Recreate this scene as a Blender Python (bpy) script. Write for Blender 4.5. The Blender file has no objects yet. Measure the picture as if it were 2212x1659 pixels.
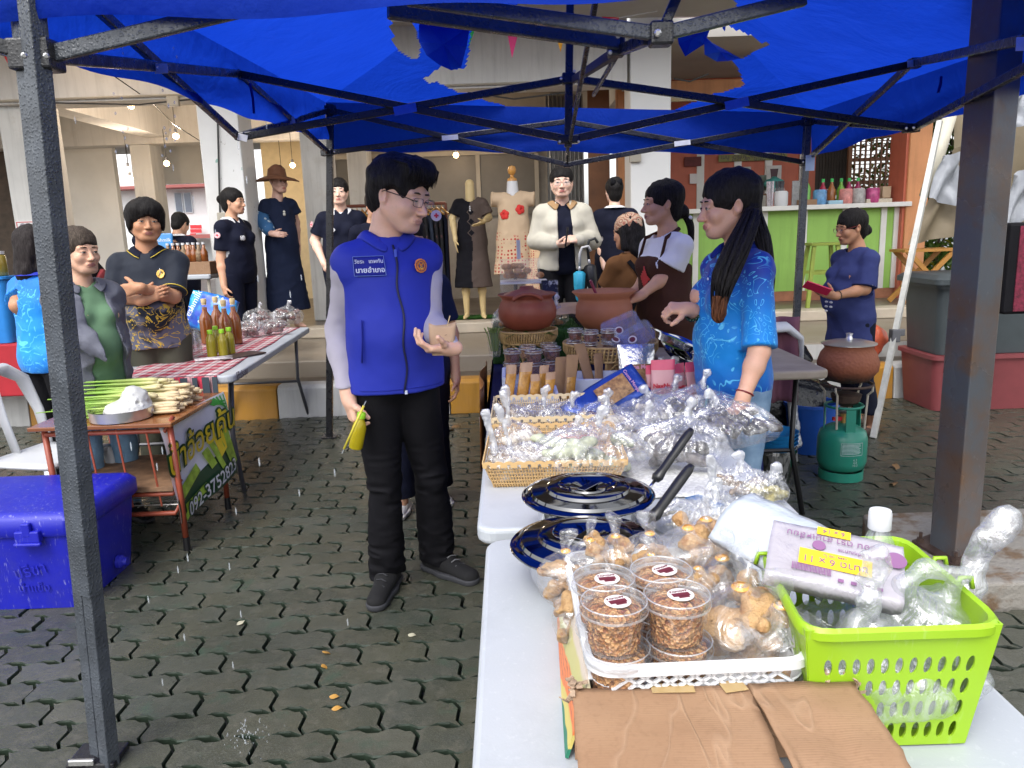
import bpy,bmesh,math,random
import numpy as np
from mathutils import Vector,Matrix,Euler
R_=math.radians
rnd=random.Random(7)
C=bpy.context.scene.collection
scene=bpy.context.scene
FPX,CX,CY=1661.0,1106.0,829.5
CAM=Vector((0.0,0.0,1.5))
PITCH,ROLL=11.4,2.0
camd=bpy.data.cameras.new('camera'); cam=bpy.data.objects.new('camera',camd); C.objects.link(cam)
camd.sensor_width=36.0; camd.lens=FPX/2212.0*36.0
camd.clip_start=0.05; camd.clip_end=400
CROT=(Matrix.Rotation(R_(90-PITCH),3,'X')@Matrix.Rotation(R_(-ROLL),3,'Z'))
cam.matrix_world=Matrix.Translation(CAM)@CROT.to_4x4()
scene.camera=cam
world=bpy.data.worlds.new('World'); scene.world=world; world.use_nodes=True
wn=world.node_tree; wn.nodes.clear()
sky=wn.nodes.new('ShaderNodeTexSky'); sky.sky_type='NISHITA'; sky.sun_disc=False
SUN_EL,SUN_AZ=52.0,205.0
sky.sun_elevation=R_(SUN_EL); sky.sun_rotation=R_(SUN_AZ)
sky.air_density=1.0; sky.dust_density=3.0; sky.ozone_density=1.0
hs=wn.nodes.new('ShaderNodeHueSaturation'); hs.inputs['Saturation'].default_value=0.16
bg=wn.nodes.new('ShaderNodeBackground'); bg.inputs['Strength'].default_value=0.15
wo=wn.nodes.new('ShaderNodeOutputWorld')
wn.links.new(sky.outputs[0],hs.inputs['Color']); wn.links.new(hs.outputs[0],bg.inputs['Color']); wn.links.new(bg.outputs[0],wo.inputs['Surface'])
sund=bpy.data.lights.new('sun','SUN'); sund.energy=0.5; sund.angle=R_(25); sund.color=(1.0,0.97,0.93)
sun=bpy.data.objects.new('sun',sund); C.objects.link(sun)
_a=R_(SUN_AZ); _e=R_(SUN_EL)
_sd=Vector((math.sin(_a)*math.cos(_e),math.cos(_a)*math.cos(_e),math.sin(_e)))
sun.rotation_euler=_sd.to_track_quat('Z','Y').to_euler(); sun.location=(0,-3,12)
scene.view_settings.view_transform='Standard'; scene.view_settings.look='None'
scene.view_settings.gamma=1; scene.view_settings.use_curve_mapping=False
scene.view_settings.exposure=1.4
try:
 scene.cycles.max_bounces=8; scene.cycles.transparent_max_bounces=24
 scene.cycles.diffuse_bounces=4; scene.cycles.glossy_bounces=4; scene.cycles.transmission_bounces=6
 scene.cycles.use_denoising=True
 scene.cycles.sample_clamp_indirect=6.0
 scene.cycles.caustics_reflective=False; scene.cycles.caustics_refractive=False
except Exception:pass
def ray(u,v):return CROT@Vector(((u-CX)/FPX,-(v-CY)/FPX,-1.0))
def P(u,v,Y):
 d=ray(u,v); return CAM+d*(Y/d.y)
def G(u,v,z=0.0):
 d=ray(u,v); return CAM+d*((z-CAM.z)/d.z)
def proj(p):
 q=CROT.transposed()@(Vector(p)-CAM); return CX+FPX*q.x/-q.z,CY-FPX*q.y/-q.z
_mats={}
class NT:
 def __init__(s,name):
  s.m=bpy.data.materials.new(name); s.m.use_nodes=True; s.t=s.m.node_tree; s.t.nodes.clear()
  s.out=s.n('OutputMaterial')
 def n(s,typ,**kw):
  x=s.t.nodes.new('ShaderNode'+typ)
  for k,v in kw.items():setattr(x,k,v)
  return x
 def set(s,sock,v):
  if isinstance(v,bpy.types.NodeSocket):s.t.links.new(v,sock)
  elif v is not None:
   if sock.type=='RGBA' and len(v)==3:v=(*v,1)
   sock.default_value=v
 def co(s,which='Object',scale=None,rot=None,loc=None):
  c=s.n('TexCoord').outputs[which]
  if scale is None and rot is None and loc is None:return c
  mp=s.n('Mapping'); s.set(mp.inputs[0],c)
  if scale is not None:mp.inputs['Scale'].default_value=scale if hasattr(scale,'__len__')else(scale,)*3
  if rot is not None:mp.inputs['Rotation'].default_value=rot
  if loc is not None:mp.inputs['Location'].default_value=loc
  return mp.outputs[0]
 def noise(s,vec,scale=5,detail=3,rough=.5,dist=0,out=0):
  x=s.n('TexNoise'); s.set(x.inputs['Vector'],vec); x.inputs['Scale'].default_value=scale
  x.inputs['Detail'].default_value=detail; x.inputs['Roughness'].default_value=rough; x.inputs['Distortion'].default_value=dist
  return x.outputs[out]
 def vor(s,vec,scale=5,feature='F1',out='Distance',rand=1.0):
  x=s.n('TexVoronoi',feature=feature); s.set(x.inputs['Vector'],vec); x.inputs['Scale'].default_value=scale
  x.inputs['Randomness'].default_value=rand
  return x.outputs[out]
 def wave(s,vec,scale=5,dist=0,detail=2,typ='BANDS',d='X',dscale=1.0,prof='SIN'):
  x=s.n('TexWave',wave_type=typ,wave_profile=prof)
  if typ=='BANDS':x.bands_direction=d
  s.set(x.inputs['Vector'],vec); x.inputs['Scale'].default_value=scale; x.inputs['Distortion'].default_value=dist
  x.inputs['Detail'].default_value=detail; x.inputs['Detail Scale'].default_value=dscale
  return x.outputs['Fac']
 def ramp(s,fac,stops,interp='LINEAR'):
  x=s.n('ValToRGB'); s.set(x.inputs[0],fac); cr=x.color_ramp; cr.interpolation=interp
  while len(cr.elements)>1:cr.elements.remove(cr.elements[-1])
  for i,(p,c)in enumerate(stops):
   e=cr.elements[0]if i==0 else cr.elements.new(p)
   e.position=p
   c=(c,c,c)if not hasattr(c,'__len__')else c
   e.color=(*c,1)if len(c)==3 else c
  return x.outputs[0]
 def mix(s,fac,a,b,mode='MIX'):
  x=s.n('Mix',data_type='RGBA',blend_type=mode); s.set(x.inputs[0],fac); s.set(x.inputs[6],a); s.set(x.inputs[7],b)
  return x.outputs[2]
 def math(s,op,a,b=None,c=None):
  x=s.n('Math',operation=op); s.set(x.inputs[0],a)
  if b is not None:s.set(x.inputs[1],b)
  if c is not None:s.set(x.inputs[2],c)
  return x.outputs[0]
 def sep(s,vec):
  x=s.n('SeparateXYZ'); s.set(x.inputs[0],vec); return x.outputs
 def bump(s,h,strength=.3,dist=.01,nrm=None):
  x=s.n('Bump'); s.set(x.inputs['Height'],h); x.inputs['Strength'].default_value=strength; x.inputs['Distance'].default_value=dist
  if nrm is not None:s.set(x.inputs['Normal'],nrm)
  return x.outputs[0]
 def bsdf(s,col,rough=.5,metal=0,nrm=None,spec=.5,coat=0,alpha=None,sheen=0,trans=0,ior=1.45,sss=0,emit=None,estr=0,coatr=.08):
  x=s.n('BsdfPrincipled'); i=x.inputs
  s.set(i['Base Color'],col); s.set(i['Roughness'],rough); s.set(i['Metallic'],metal); s.set(i['Specular IOR Level'],spec)
  if nrm is not None:s.set(i['Normal'],nrm)
  if coat:s.set(i['Coat Weight'],coat); i['Coat Roughness'].default_value=coatr
  if alpha is not None:s.set(i['Alpha'],alpha)
  if sheen:i['Sheen Weight'].default_value=sheen
  if trans:i['Transmission Weight'].default_value=trans
  i['IOR'].default_value=ior
  if sss:
   i['Subsurface Weight'].default_value=sss; i['Subsurface Radius'].default_value=(.012,.005,.003); i['Subsurface Scale'].default_value=.6
  if emit is not None:s.set(i['Emission Color'],emit); i['Emission Strength'].default_value=estr
  return x.outputs[0]
 def shade(s,a,b,fac):
  x=s.n('MixShader'); s.set(x.inputs[0],fac); s.set(x.inputs[1],a); s.set(x.inputs[2],b); return x.outputs[0]
 def done(s,sh):s.set(s.out.inputs['Surface'],sh); return s.m
def M(name,col,rough=.5,metal=0,var=.08,vs=9,bump=0,bs=80,spec=.5,coat=0,alpha=None,sheen=0,trans=0,ior=1.45,sss=0,col2=None,transl=0,emit=None,estr=0,bd=.004,rv=0,cutoff=None,scuff=0,streak=0):
 if name in _mats:return _mats[name]
 t=NT(name); co=t.co('Object')
 c=col
 if var or col2:
  nz=t.noise(co,vs,4,.6)
  a=tuple(max(0,x*(1-var))for x in col); b=tuple(min(1,x*(1+var))for x in col)if col2 is None else col2
  lo,hi=(.3,.7)if cutoff is None else(cutoff-.06,cutoff+.06)
  c=t.mix(t.ramp(nz,[(lo,0),(hi,1)]),a,b)
 if scuff:
  sc=t.noise(t.co('Object',scale=(1,1,.18),rot=(.5,.3,.9)),75,3,.7,.4); c=t.mix(t.math('MULTIPLY',t.ramp(sc,[(.60,0),(.68,1)]),scuff),c,tuple(x*.6+.30 for x in col)); c=t.mix(t.math('MULTIPLY',t.ramp(t.noise(co,5,5,.7),[(.52,0),(.72,1)]),scuff*.8),c,tuple(x*.45+.03 for x in col))
 if streak:
  sk=t.noise(t.co('Object',scale=(5,5,.35)),2.2,5,.7); c=t.mix(t.math('MULTIPLY',t.ramp(sk,[(.48,0),(.70,1)]),streak),c,tuple(x*.55 for x in col)); c=t.mix(t.math('MULTIPLY',t.ramp(t.noise(co,2.6,6,.75),[(.56,0),(.66,1)]),streak*.6),c,(col[0]*.70,col[1]*.64,col[2]*.55))
 nr=t.bump(t.noise(co,bs,3,.6),bump,bd)if bump else None
 rg=rough
 if rv:rg=t.math('ADD',rough-rv/2,t.math('MULTIPLY',t.noise(co,vs*1.7,4),rv))
 sh=t.bsdf(c,rg,metal,nr,spec,coat,alpha,sheen,trans,ior,sss,emit,estr)
 if transl:
  tr=t.n('BsdfTranslucent'); t.set(tr.inputs[0],c); sh=t.shade(sh,tr.outputs[0],transl)
 _mats[name]=t.done(sh); return _mats[name]
def tag(o,label=None,cat=None,group=None,kind=None):
 if label:o['label']=label
 if cat:o['category']=cat
 if group:o['group']=group
 if kind:o['kind']=kind
 return o
def T(name,label,cat,loc=(0,0,0),rz=0.0,group=None):
 o=bpy.data.objects.new(name,None); C.objects.link(o); o.empty_display_size=.1
 o.location=loc; o.rotation_euler=(0,0,rz); return tag(o,label,cat,group)
def put(name,me,mat=None,parent=None,loc=None,rot=None,smooth=False):
 o=bpy.data.objects.new(name,me); C.objects.link(o)
 if parent is not None:o.parent=parent
 if loc is not None:o.location=loc
 if rot is not None:o.rotation_euler=rot
 if mat is not None:
  if not len(me.materials):
   for m in(mat if isinstance(mat,(list,tuple))else[mat]):me.materials.append(m)
 if smooth:me.shade_smooth()
 return o
def ctree(o,parent=None,loc=None,rot=None,label=None,scale=None):
 c=o.copy(); C.objects.link(c)
 if parent is not None:c.parent=parent
 if loc is not None:c.location=loc
 if rot is not None:c.rotation_euler=rot
 if scale is not None:c.scale=scale if hasattr(scale,'__len__')else(scale,)*3
 if label:c['label']=label
 for ch in o.children:ctree(ch,c)
 return c
def locm(o):
 m=Matrix.LocRotScale(o.location,o.rotation_euler,o.scale)
 return locm(o.parent)@m if o.parent else m
class B:
 """collects faces for ONE mesh"""
 def __init__(s):s.v=[]; s.f=[]; s.mi=[]; s.cur=0
 def add(s,vs,fs):
  o=len(s.v); s.v+=[tuple(x)for x in vs]; s.f+=[tuple(i+o for i in f)for f in fs]; s.mi+=[s.cur]*len(fs); return s
 def box(s,c,size,rot=None):
  x,y,z=(k/2 for k in size); m=rot if isinstance(rot,Matrix)else(Euler(rot).to_matrix()if rot is not None else None)
  vs=[Vector((a,b,d))for d in(-z,z)for b in(-y,y)for a in(-x,x)]
  if m is not None:vs=[m@q for q in vs]
  c=Vector(c); vs=[q+c for q in vs]
  return s.add(vs,[(0,2,3,1),(4,5,7,6),(0,1,5,4),(2,6,7,3),(0,4,6,2),(1,3,7,5)])
 def box2(s,a,b):return s.box([(p+q)/2 for p,q in zip(a,b)],[abs(q-p)for p,q in zip(a,b)])
 def bar(s,a,b,w,h=None,up=(0,0,1)):
  a,b=Vector(a),Vector(b); h=h or w; d=(b-a); L=d.length; d.normalize(); u=Vector(up)
  if abs(d.dot(u))>.98:u=Vector((0,1,0))
  x=d.cross(u).normalized(); z=x.cross(d)
  m=Matrix((x,d,z)).transposed(); return s.box((a+b)/2,(w,L,h),m)
 def tube(s,pts,r,n=8,cap=True,flat=None):
  pts=[Vector(p)for p in pts]; rs=r if hasattr(r,'__len__')else[r]*len(pts); o=len(s.v); k=len(pts); px=None
  for i,p in enumerate(pts):
   d=(pts[min(i+1,k-1)]-pts[max(i-1,0)]); d=d.normalized()if d.length>1e-9 else Vector((0,0,1))
   if px is None:
    u=Vector((0,0,1))if abs(d.z)<.9 else Vector((1,0,0)); x=d.cross(u).normalized()
   else:
    x=(px-d*px.dot(d)); x=x.normalized()if x.length>1e-6 else d.orthogonal().normalized()
   px=x; y=d.cross(x)
   for j in range(n):
    a=2*math.pi*j/n; s.v.append(tuple(p+x*math.cos(a)*rs[i]+y*math.sin(a)*rs[i]*(flat or 1)))
  for i in range(k-1):
   for j in range(n):
    s.f.append((o+i*n+j,o+i*n+(j+1)%n,o+(i+1)*n+(j+1)%n,o+(i+1)*n+j)); s.mi.append(s.cur)
  if cap:
   s.f.append(tuple(o+j for j in range(n))[::-1]); s.mi.append(s.cur)
   s.f.append(tuple(o+(k-1)*n+j for j in range(n))); s.mi.append(s.cur)
  return s
 def lathe(s,prof,n=24,c=(0,0,0),cap0=True,cap1=True,sx=1,sy=1,jit=None):
  o=len(s.v); k=len(prof)
  for i,(r,z)in enumerate(prof):
   for j in range(n):
    a=2*math.pi*j/n; rr=r+(jit(i,j)if jit else 0)
    s.v.append((c[0]+rr*math.cos(a)*sx,c[1]+rr*math.sin(a)*sy,c[2]+z))
  for i in range(k-1):
   for j in range(n):
    s.f.append((o+i*n+j,o+i*n+(j+1)%n,o+(i+1)*n+(j+1)%n,o+(i+1)*n+j)); s.mi.append(s.cur)
  if cap0:s.f.append(tuple(o+j for j in range(n))[::-1]); s.mi.append(s.cur)
  if cap1:s.f.append(tuple(o+(k-1)*n+j for j in range(n))); s.mi.append(s.cur)
  return s
 def prism(s,poly,z0,z1,m=None):
  n=len(poly); vs=[Vector((x,y,z0))for x,y in poly]+[Vector((x,y,z1))for x,y in poly]
  if m is not None:vs=[m@q for q in vs]
  return s.add(vs,[tuple(range(n))[::-1],tuple(range(n,2*n))]+[(i,(i+1)%n,n+(i+1)%n,n+i)for i in range(n)])
 def grid(s,fn,nu,nv,skip=None):
  o=len(s.v)
  for j in range(nv+1):
   for i in range(nu+1):s.v.append(tuple(fn(i/nu,j/nv)))
  for j in range(nv):
   for i in range(nu):
    if skip and skip(i,j):continue
    a=o+j*(nu+1)+i; s.f.append((a,a+1,a+nu+2,a+nu+1)); s.mi.append(s.cur)
  return s
 def loft(s,rings,cap=True,closed=True):
  o=len(s.v); n=len(rings[0]); k=len(rings)
  for r in rings:s.v+=[tuple(p)for p in r]
  for i in range(k-1):
   for j in range(n if closed else n-1):
    s.f.append((o+i*n+j,o+i*n+(j+1)%n,o+(i+1)*n+(j+1)%n,o+(i+1)*n+j)); s.mi.append(s.cur)
  if cap:
   s.f.append(tuple(o+j for j in range(n))[::-1]); s.mi.append(s.cur)
   s.f.append(tuple(o+(k-1)*n+j for j in range(n))); s.mi.append(s.cur)
  return s
 def ball(s,c,r,nu=12,nv=8,sq=(1,1,1)):
  prof=[(r*math.sin(math.pi*i/nv),-r*math.cos(math.pi*i/nv)*sq[2])for i in range(nv+1)]
  prof[0]=(r*.02,prof[0][1]); prof[-1]=(r*.02,prof[-1][1])
  return s.lathe(prof,nu,c,True,True,sq[0],sq[1])
 def mesh(s,name='m',mats=(),inv=None):
  vs=s.v if inv is None else[tuple(inv@Vector(p))for p in s.v]
  me=bpy.data.meshes.new(name); me.from_pydata(vs,[],s.f); me.validate(verbose=False)if False else None
  for m in mats:me.materials.append(m)
  if any(s.mi):me.polygons.foreach_set('material_index',s.mi)
  me.update(); return me
 def obj(s,name,mat=None,parent=None,smooth=False,bevel=0,world=False,seg=2,loc=None,rot=None,label=None,fixn=False,solid=0,subd=0):
  mats=list(mat)if isinstance(mat,(list,tuple))else[mat]
  inv=locm(parent).inverted()if(world and parent is not None)else None
  me=s.mesh(name,mats,inv)
  if fixn:
   bm=bmesh.new(); bm.from_mesh(me); bmesh.ops.recalc_face_normals(bm,faces=bm.faces); bm.to_mesh(me); bm.free()
  o=put(name,me,None,parent,loc,rot)
  if smooth:
   me.shade_smooth()
   if smooth=='auto':
    try:me.set_sharp_from_angle(angle=R_(40))
    except Exception:pass
  if solid:md=o.modifiers.new('s','SOLIDIFY'); md.thickness=solid; md.offset=0
  if bevel:md=o.modifiers.new('b','BEVEL'); md.width=bevel; md.segments=seg; md.limit_method='ANGLE'; md.angle_limit=R_(35)
  if subd:md=o.modifiers.new('u','SUBSURF'); md.levels=subd; md.render_levels=subd
  if label:o['label']=label
  return o
def frame(n,up=(0,0,1)):
 n=Vector(n).normalized(); u=Vector(up); x=u.cross(n)
 if x.length<1e-4:x=Vector((1,0,0))
 x.normalize(); return Matrix((x,n.cross(x),n)).transposed()
def text_b(b,txt,size,mat4,depth=.0008,align='CENTER',bold=0.0,sx=1.0,res=2):
 """adds flat lettering (real mesh) to a B"""
 cu=bpy.data.curves.new('t','FONT'); cu.body=txt; cu.size=size; cu.align_x=align; cu.align_y='CENTER'; cu.extrude=depth; cu.offset=bold; cu.resolution_u=res
 ob=bpy.data.objects.new('t',cu); C.objects.link(ob)
 dg=bpy.context.evaluated_depsgraph_get(); me=bpy.data.meshes.new_from_object(ob.evaluated_get(dg))
 vs=[mat4@Vector((v.co.x*sx,v.co.y,v.co.z))for v in me.vertices]; fs=[tuple(p.vertices)for p in me.polygons]
 bpy.data.objects.remove(ob); bpy.data.curves.remove(cu); bpy.data.meshes.remove(me)
 return b.add(vs,fs)
def at4(loc,n,up=(0,0,1),spin=0):
 return Matrix.Translation(Vector(loc))@(frame(n,up)@Matrix.Rotation(spin,3,'Z')).to_4x4()
def lerp(a,b,t):return a+(b-a)*t
#  SETTING: ground, kerb, walkway
def mat_paver():
 t=NT('paver'); co=t.co('Object'); oi=t.n('ObjectInfo').outputs['Random']
 geo=t.n('NewGeometry').outputs['Position']
 c=t.ramp(oi,[(0,(.040,.044,.032)),(.35,(.058,.061,.043)),(.6,(.048,.053,.042)),(.8,(.078,.079,.060)),(1,(.046,.058,.047))])
 c=t.mix(t.ramp(t.noise(geo,3.1,4,.65),[(.42,0),(.62,.75)]),c,(.058,.058,.038))
 c=t.mix(t.ramp(t.noise(geo,17,5,.7),[(.5,0),(.68,.6)]),c,(.10,.095,.075))
 c=t.mix(t.ramp(t.noise(geo,1.4,3,.5),[(.5,0),(.66,.55)]),c,(.028,.034,.026))
 c=t.mix(t.ramp(t.noise(geo,5.5,4,.6),[(.6,0),(.7,.6)]),c,(.030,.065,.042))
 c=t.mix(t.ramp(t.noise(geo,260,2,.5),[(.5,0),(.75,.45)]),c,(.12,.12,.105))
 rg=t.ramp(t.noise(geo,2.2,4,.6),[(.38,.07),(.52,.22),(.68,.46)])
 h=t.math('ADD',t.noise(geo,190,4,.7),t.math('MULTIPLY',t.noise(geo,28,3,.6),1.6))
 b=t.bump(h,.5,.0045)
 return t.done(t.bsdf(c,rg,0,b,.5))
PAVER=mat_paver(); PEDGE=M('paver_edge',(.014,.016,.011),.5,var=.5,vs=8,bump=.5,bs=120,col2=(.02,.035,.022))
def mat_ground():
 t=NT('wet_grit'); geo=t.n('NewGeometry').outputs['Position']
 c=t.ramp(t.noise(geo,40,4,.7),[(.3,(.004,.004,.0035)),(.7,(.011,.012,.009))])
 c=t.mix(t.ramp(t.noise(geo,3,4),[(.5,0),(.65,.6)]),c,(.008,.018,.011))
 rg=t.ramp(t.noise(geo,6,3),[(.4,.15),(.6,.6)])
 return t.done(t.bsdf(c,rg,0,t.bump(t.noise(geo,220,3),.5,.004)))
GRIT=mat_ground()
b=B(); b.grid(lambda u,v:(lerp(-60,60,u),lerp(-20,100,v),-.026),4,4)
ground=tag(b.obj('ground',GRIT),kind='structure')
PL,PW,PROT=.245,.125,R_(2.2)
def paver_outline(g=.0046):
 A=.0085; n=4
 def wav(s):
  s=(s/(PL/2))%1.0
  pts=[(0,-1),(.14,-1),(.36,1),(.64,1),(.86,-1),(1,-1)]
  for(a,p),(c,q)in zip(pts,pts[1:]):
   if a<=s<=c:return A*(p+(q-p)*(s-a)/(c-a))
 def end(t):return-.016*(2*t)+.011*(math.sin(t*2*math.pi))
 xs=[-.5,-.43,-.32,-.18,-.07,.07,.18,.32,.43,.5]
 bot=[(x*PL+end(-.5),-PW/2+wav(x*PL))for x in xs]
 rig=[(PL/2+end(t),t*PW+wav(PL/2))for t in(-.25,0,.25)]
 top=[(x*PL+end(.5),PW/2+wav(x*PL))for x in xs[::-1]]
 lef=[(-PL/2+end(t),t*PW+wav(PL/2))for t in(.25,0,-.25)]
 po=bot+rig+top+lef
 n=len(po); out=[]
 for i in range(n):
  a,p,c=Vector(po[i-1]),Vector(po[i]),Vector(po[(i+1)%n])
  d=(c-a).normalized(); out.append((p.x-d.y*g,p.y+d.x*g))
 return out
def paver_mesh(k):
 po=paver_outline(); rr=random.Random(k); n=len(po)
 z=[rr.uniform(-.0022,.0022)for _ in range(4)]
 def zz(x,y):return z[0]*x/PL*2+z[1]*y/PW*2
 po=[(x,y*.985)for x,y in po]; inn=[(x*.982,y*.955)for x,y in po]
 vs=[(x,y,-.05)for x,y in po]+[(x,y,-.006+zz(x,y))for x,y in po]+[(x,y,zz(x,y))for x,y in inn]
 fs=[]
 for i in range(n):
  j=(i+1)%n; fs+=[(i,j,n+j,n+i),(n+i,n+j,2*n+j,2*n+i)]
 fs.append(tuple(range(2*n,3*n)))
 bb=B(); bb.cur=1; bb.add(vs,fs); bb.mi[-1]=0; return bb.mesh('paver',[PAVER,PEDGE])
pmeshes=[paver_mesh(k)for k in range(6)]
pav=tag(bpy.data.objects.new('pavement',None),kind='structure'); C.objects.link(pav); pav.location=(0,0,0)
cells=[]
ca,sa=math.cos(PROT),math.sin(PROT)
for j in range(-2,60):
 for i in range(-32,44):
  lx=i*PL+(PL/2 if j%2 else 0)+rnd.uniform(-.002,.002); ly=j*PW+.2
  x,y=lx*ca-ly*sa,lx*sa+ly*ca
  if y>6.30 or y<.1 or not(-.95*y-.6<x<.95*y+.8):continue
  if 1.62<x<3.05 and 2.72<y<3.52:continue
  u,v=proj((x,y,0)); vis=-60<u<2272 and 820<v<1720
  hid=(1060<u<2212 and v>1090 and not(v<1250 and u>1740))or(u<160 and v<1300)
  cells.append((0 if(vis and not hid)else 1,Vector((x,y,0)).length,x,y))
cells.sort()
rest=B()
for k,(_,_,x,y)in enumerate(cells):
 rz=PROT+rnd.uniform(-.012,.012); dz=rnd.uniform(-.002,.002)
 if k<300:
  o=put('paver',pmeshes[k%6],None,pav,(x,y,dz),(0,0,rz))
 else:
  m=Matrix.Translation((x,y,dz))@Matrix.Rotation(rz,4,'Z')
  me=pmeshes[k%6]
  if 'pv' not in globals():pv={}
  if k%6 not in pv:pv[k%6]=([v.co.copy()for v in me.vertices],[tuple(p.vertices)for p in me.polygons])
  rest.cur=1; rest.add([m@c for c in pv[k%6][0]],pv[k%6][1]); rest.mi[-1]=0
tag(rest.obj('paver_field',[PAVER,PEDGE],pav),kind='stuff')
for(u,v,kind)in[(985,922,0),(970,930,0),(1935,1008,0),(1930,1045,0),(705,1410,1),(728,1530,1),(700,1440,1),(722,1505,1),(440,980,2),(520,1345,2),(480,965,2),(890,1372,2),(955,1230,0)]:
 p=G(u,v,.006); a=rnd.uniform(0,6)
 bb=B(); L=.05 if kind==0 else.022
 bb.grid(lambda s,t:((s-.5)*L*1.6,(t-.5)*L*(1-(2*s-1)**2)*.9,.012*math.sin(s*3+t*2)*(1 if kind==0 else.3)),6,3)
 o=bb.obj('dry_leaf',M('leaf_brown',(.16,.085,.03),.6,var=.3)if kind==0 else M('leaf_gold',(.38,.2,.04),.5,var=.3)if kind==1 else M('leaf_pale',(.35,.33,.24),.6),None,smooth=True,loc=p,rot=(0,0,a))
 tag(o,{0:'curled brown dry leaf lying on the wet pavers',1:'tiny golden leaf scrap on the wet pavers near the man',2:'pale scrap of leaf stuck to the wet pavers'}[kind],'leaf',{0:'brown leaves on the pavers',1:'golden scraps on the pavers',2:'pale scraps on the pavers'}[kind])
KY=6.38
YEL=M('kerb_yellow',(.50,.24,.02),.5,var=.15,bump=.3,bs=60,col2=(.40,.2,.05),vs=4,streak=.6)
WHT=M('kerb_white',(.58,.58,.57),.5,var=.1,bump=.3,bs=60,vs=4,col2=(.46,.46,.44),streak=.6)
CONC=M('concrete_wet',(.32,.275,.22),.45,var=.3,vs=1.3,bump=.3,bs=40,col2=(.19,.155,.115),rv=.3)
CONCD=M('concrete_dark',(.085,.066,.047),.4,var=.4,vs=3,bump=.4,bs=40,col2=(.15,.115,.08),rv=.3)
CONCL=M('concrete_light',(.44,.38,.30),.55,var=.15,vs=3,bump=.2,bs=60)
kerb=tag(bpy.data.objects.new('kerb',None),kind='structure'); C.objects.link(kerb)
bx=[P(u,880,KY).x for u in(-420,-180,60,300,435,600,752,835,973,1200,1420,1640,1860,1928,2150,2400,2650)]
for i in range(len(bx)-1):
 bb=B(); x0,x1=bx[i]+.004,bx[i+1]-.004
 bb.prism([(KY,-.05),(KY+.012,.235),(KY+.05,.262),(KY+.20,.262),(KY+.20,-.05)],x0,x1,Matrix(((0,0,1),(1,0,0),(0,1,0))))
 bb.obj('kerb_block',(YEL if i%2==0 else WHT),kerb,bevel=.008)
b=B(); b.grid(lambda u,v:(lerp(-9,9,u),lerp(KY+.2,6.86,v),.252+.003*math.sin(u*200)),40,2)
tag(b.obj('gutter',CONCD),kind='structure')
b=B(); b.box2((-9,6.85,-.1),(9,8.38,.40)); tag(b.obj('walkway',CONC,bevel=.015),kind='structure')
b=B(); b.box2((2.45,6.838,.25),(9,6.849,.385)); tag(b.obj('white_riser',WHT),kind='structure')
b=B(); b.box2((-16,8.38,-.1),(16,20,.498)); tag(b.obj('floor',M('floor_dark',(.115,.09,.07),.35,var=.3,vs=1.5,rv=.2,col2=(.17,.14,.11))),kind='structure')
b=B(); b.box2((-9,8.34,.402),(9,8.62,.515)); tag(b.obj('floor_edge',CONCL,bevel=.012),kind='structure')
#  BUILDING
WALLP=M('plaster_grey',(.66,.66,.64),.75,var=.10,vs=1.5,bump=.1,bs=30,streak=.45)
BEAM=M('beam_beige',(.68,.67,.65),.75,var=.10,vs=1.2,bump=.08,bs=30,streak=.4)
CEIL=M('ceiling_grey',(.50,.48,.45),.8,var=.12,vs=1)
CREAM=M('plaster_cream',(.80,.79,.75),.75,var=.08,vs=1.5)
DKW=M('panel_grey',(.17,.155,.13),.45,var=.15,vs=2)
FRM=M('frame_pale',(.42,.38,.31),.5,var=.05)
def mat_peel():
 t=NT('peeling_white'); co=t.co('Object')
 c=t.mix(t.ramp(t.noise(co,2.5,5,.6),[(.3,0),(.7,1)]),(.80,.80,.79),(.70,.69,.67))
 pe=t.ramp(t.noise(co,7,6,.75,.6),[(.655,0),(.675,1)])
 c=t.mix(pe,c,(.27,.24,.20))
 c=t.mix(t.ramp(t.noise(co,11,3,.5),[(.705,0),(.72,.8)]),c,(.20,.42,.34))
 return t.done(t.bsdf(c,.6,0,t.bump(pe,.25,-.004)))
PEEL=mat_peel()
bld=T('market_building','grey concrete market hall with open ground floor of thick columns','building',(0,8.4,.5))
def W(bb,name,mat,**k):return bb.obj(name,mat,bld,world=True,**k)
def column(u,vt,Y,wpx,dep,mat,base=.5,top=4.2,name='column'):
 x=P(u,vt,Y).x; w=wpx*Y/FPX; bb=B(); bb.box2((x,Y,base),(x+w,Y+dep,top)); return W(bb,name,mat,bevel=.012)
column(18,400,8.5,82,.42,WALLP)
column(452,500,7.95,84,.42,PEEL,.40)
column(648,320,9.2,56,.4,WALLP)
column(748,330,11.0,42,.4,WALLP)
column(289,400,12.0,42,.42,WALLP)
column(1362,330,8.45,84,.42,M('column_white',(.82,.82,.81),.6,var=.03,vs=2),.5)
def beam(Y,z0,z1,x0,x1,dep,mat=BEAM):bb=B(); bb.box2((x0,Y,z0),(x1,Y+dep,z1)); return W(bb,'beam',mat)
fb=P(660,203,8.4).z
beam(8.40,fb,fb+.62,-9,P(1355,200,8.4).x,.38)
b=B(); b.box2((-9,6.6,fb+.62),(5,8.40,fb+.80)); W(b,'soffit',CEIL)
b=B(); b.box2((-12,8.78,fb+.5),(10,18,fb+.7)); W(b,'ceiling',CEIL)
beam(11.9,fb-.02,fb+.5,-12,1.4,.35,BEAM)
for u in(18,452,1362):
 x=P(u,400,8.5).x; bb=B(); bb.box2((x+.03,8.78,fb+.06),(x+.36,11.9,fb+.5)); W(bb,'beam',BEAM)
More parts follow.
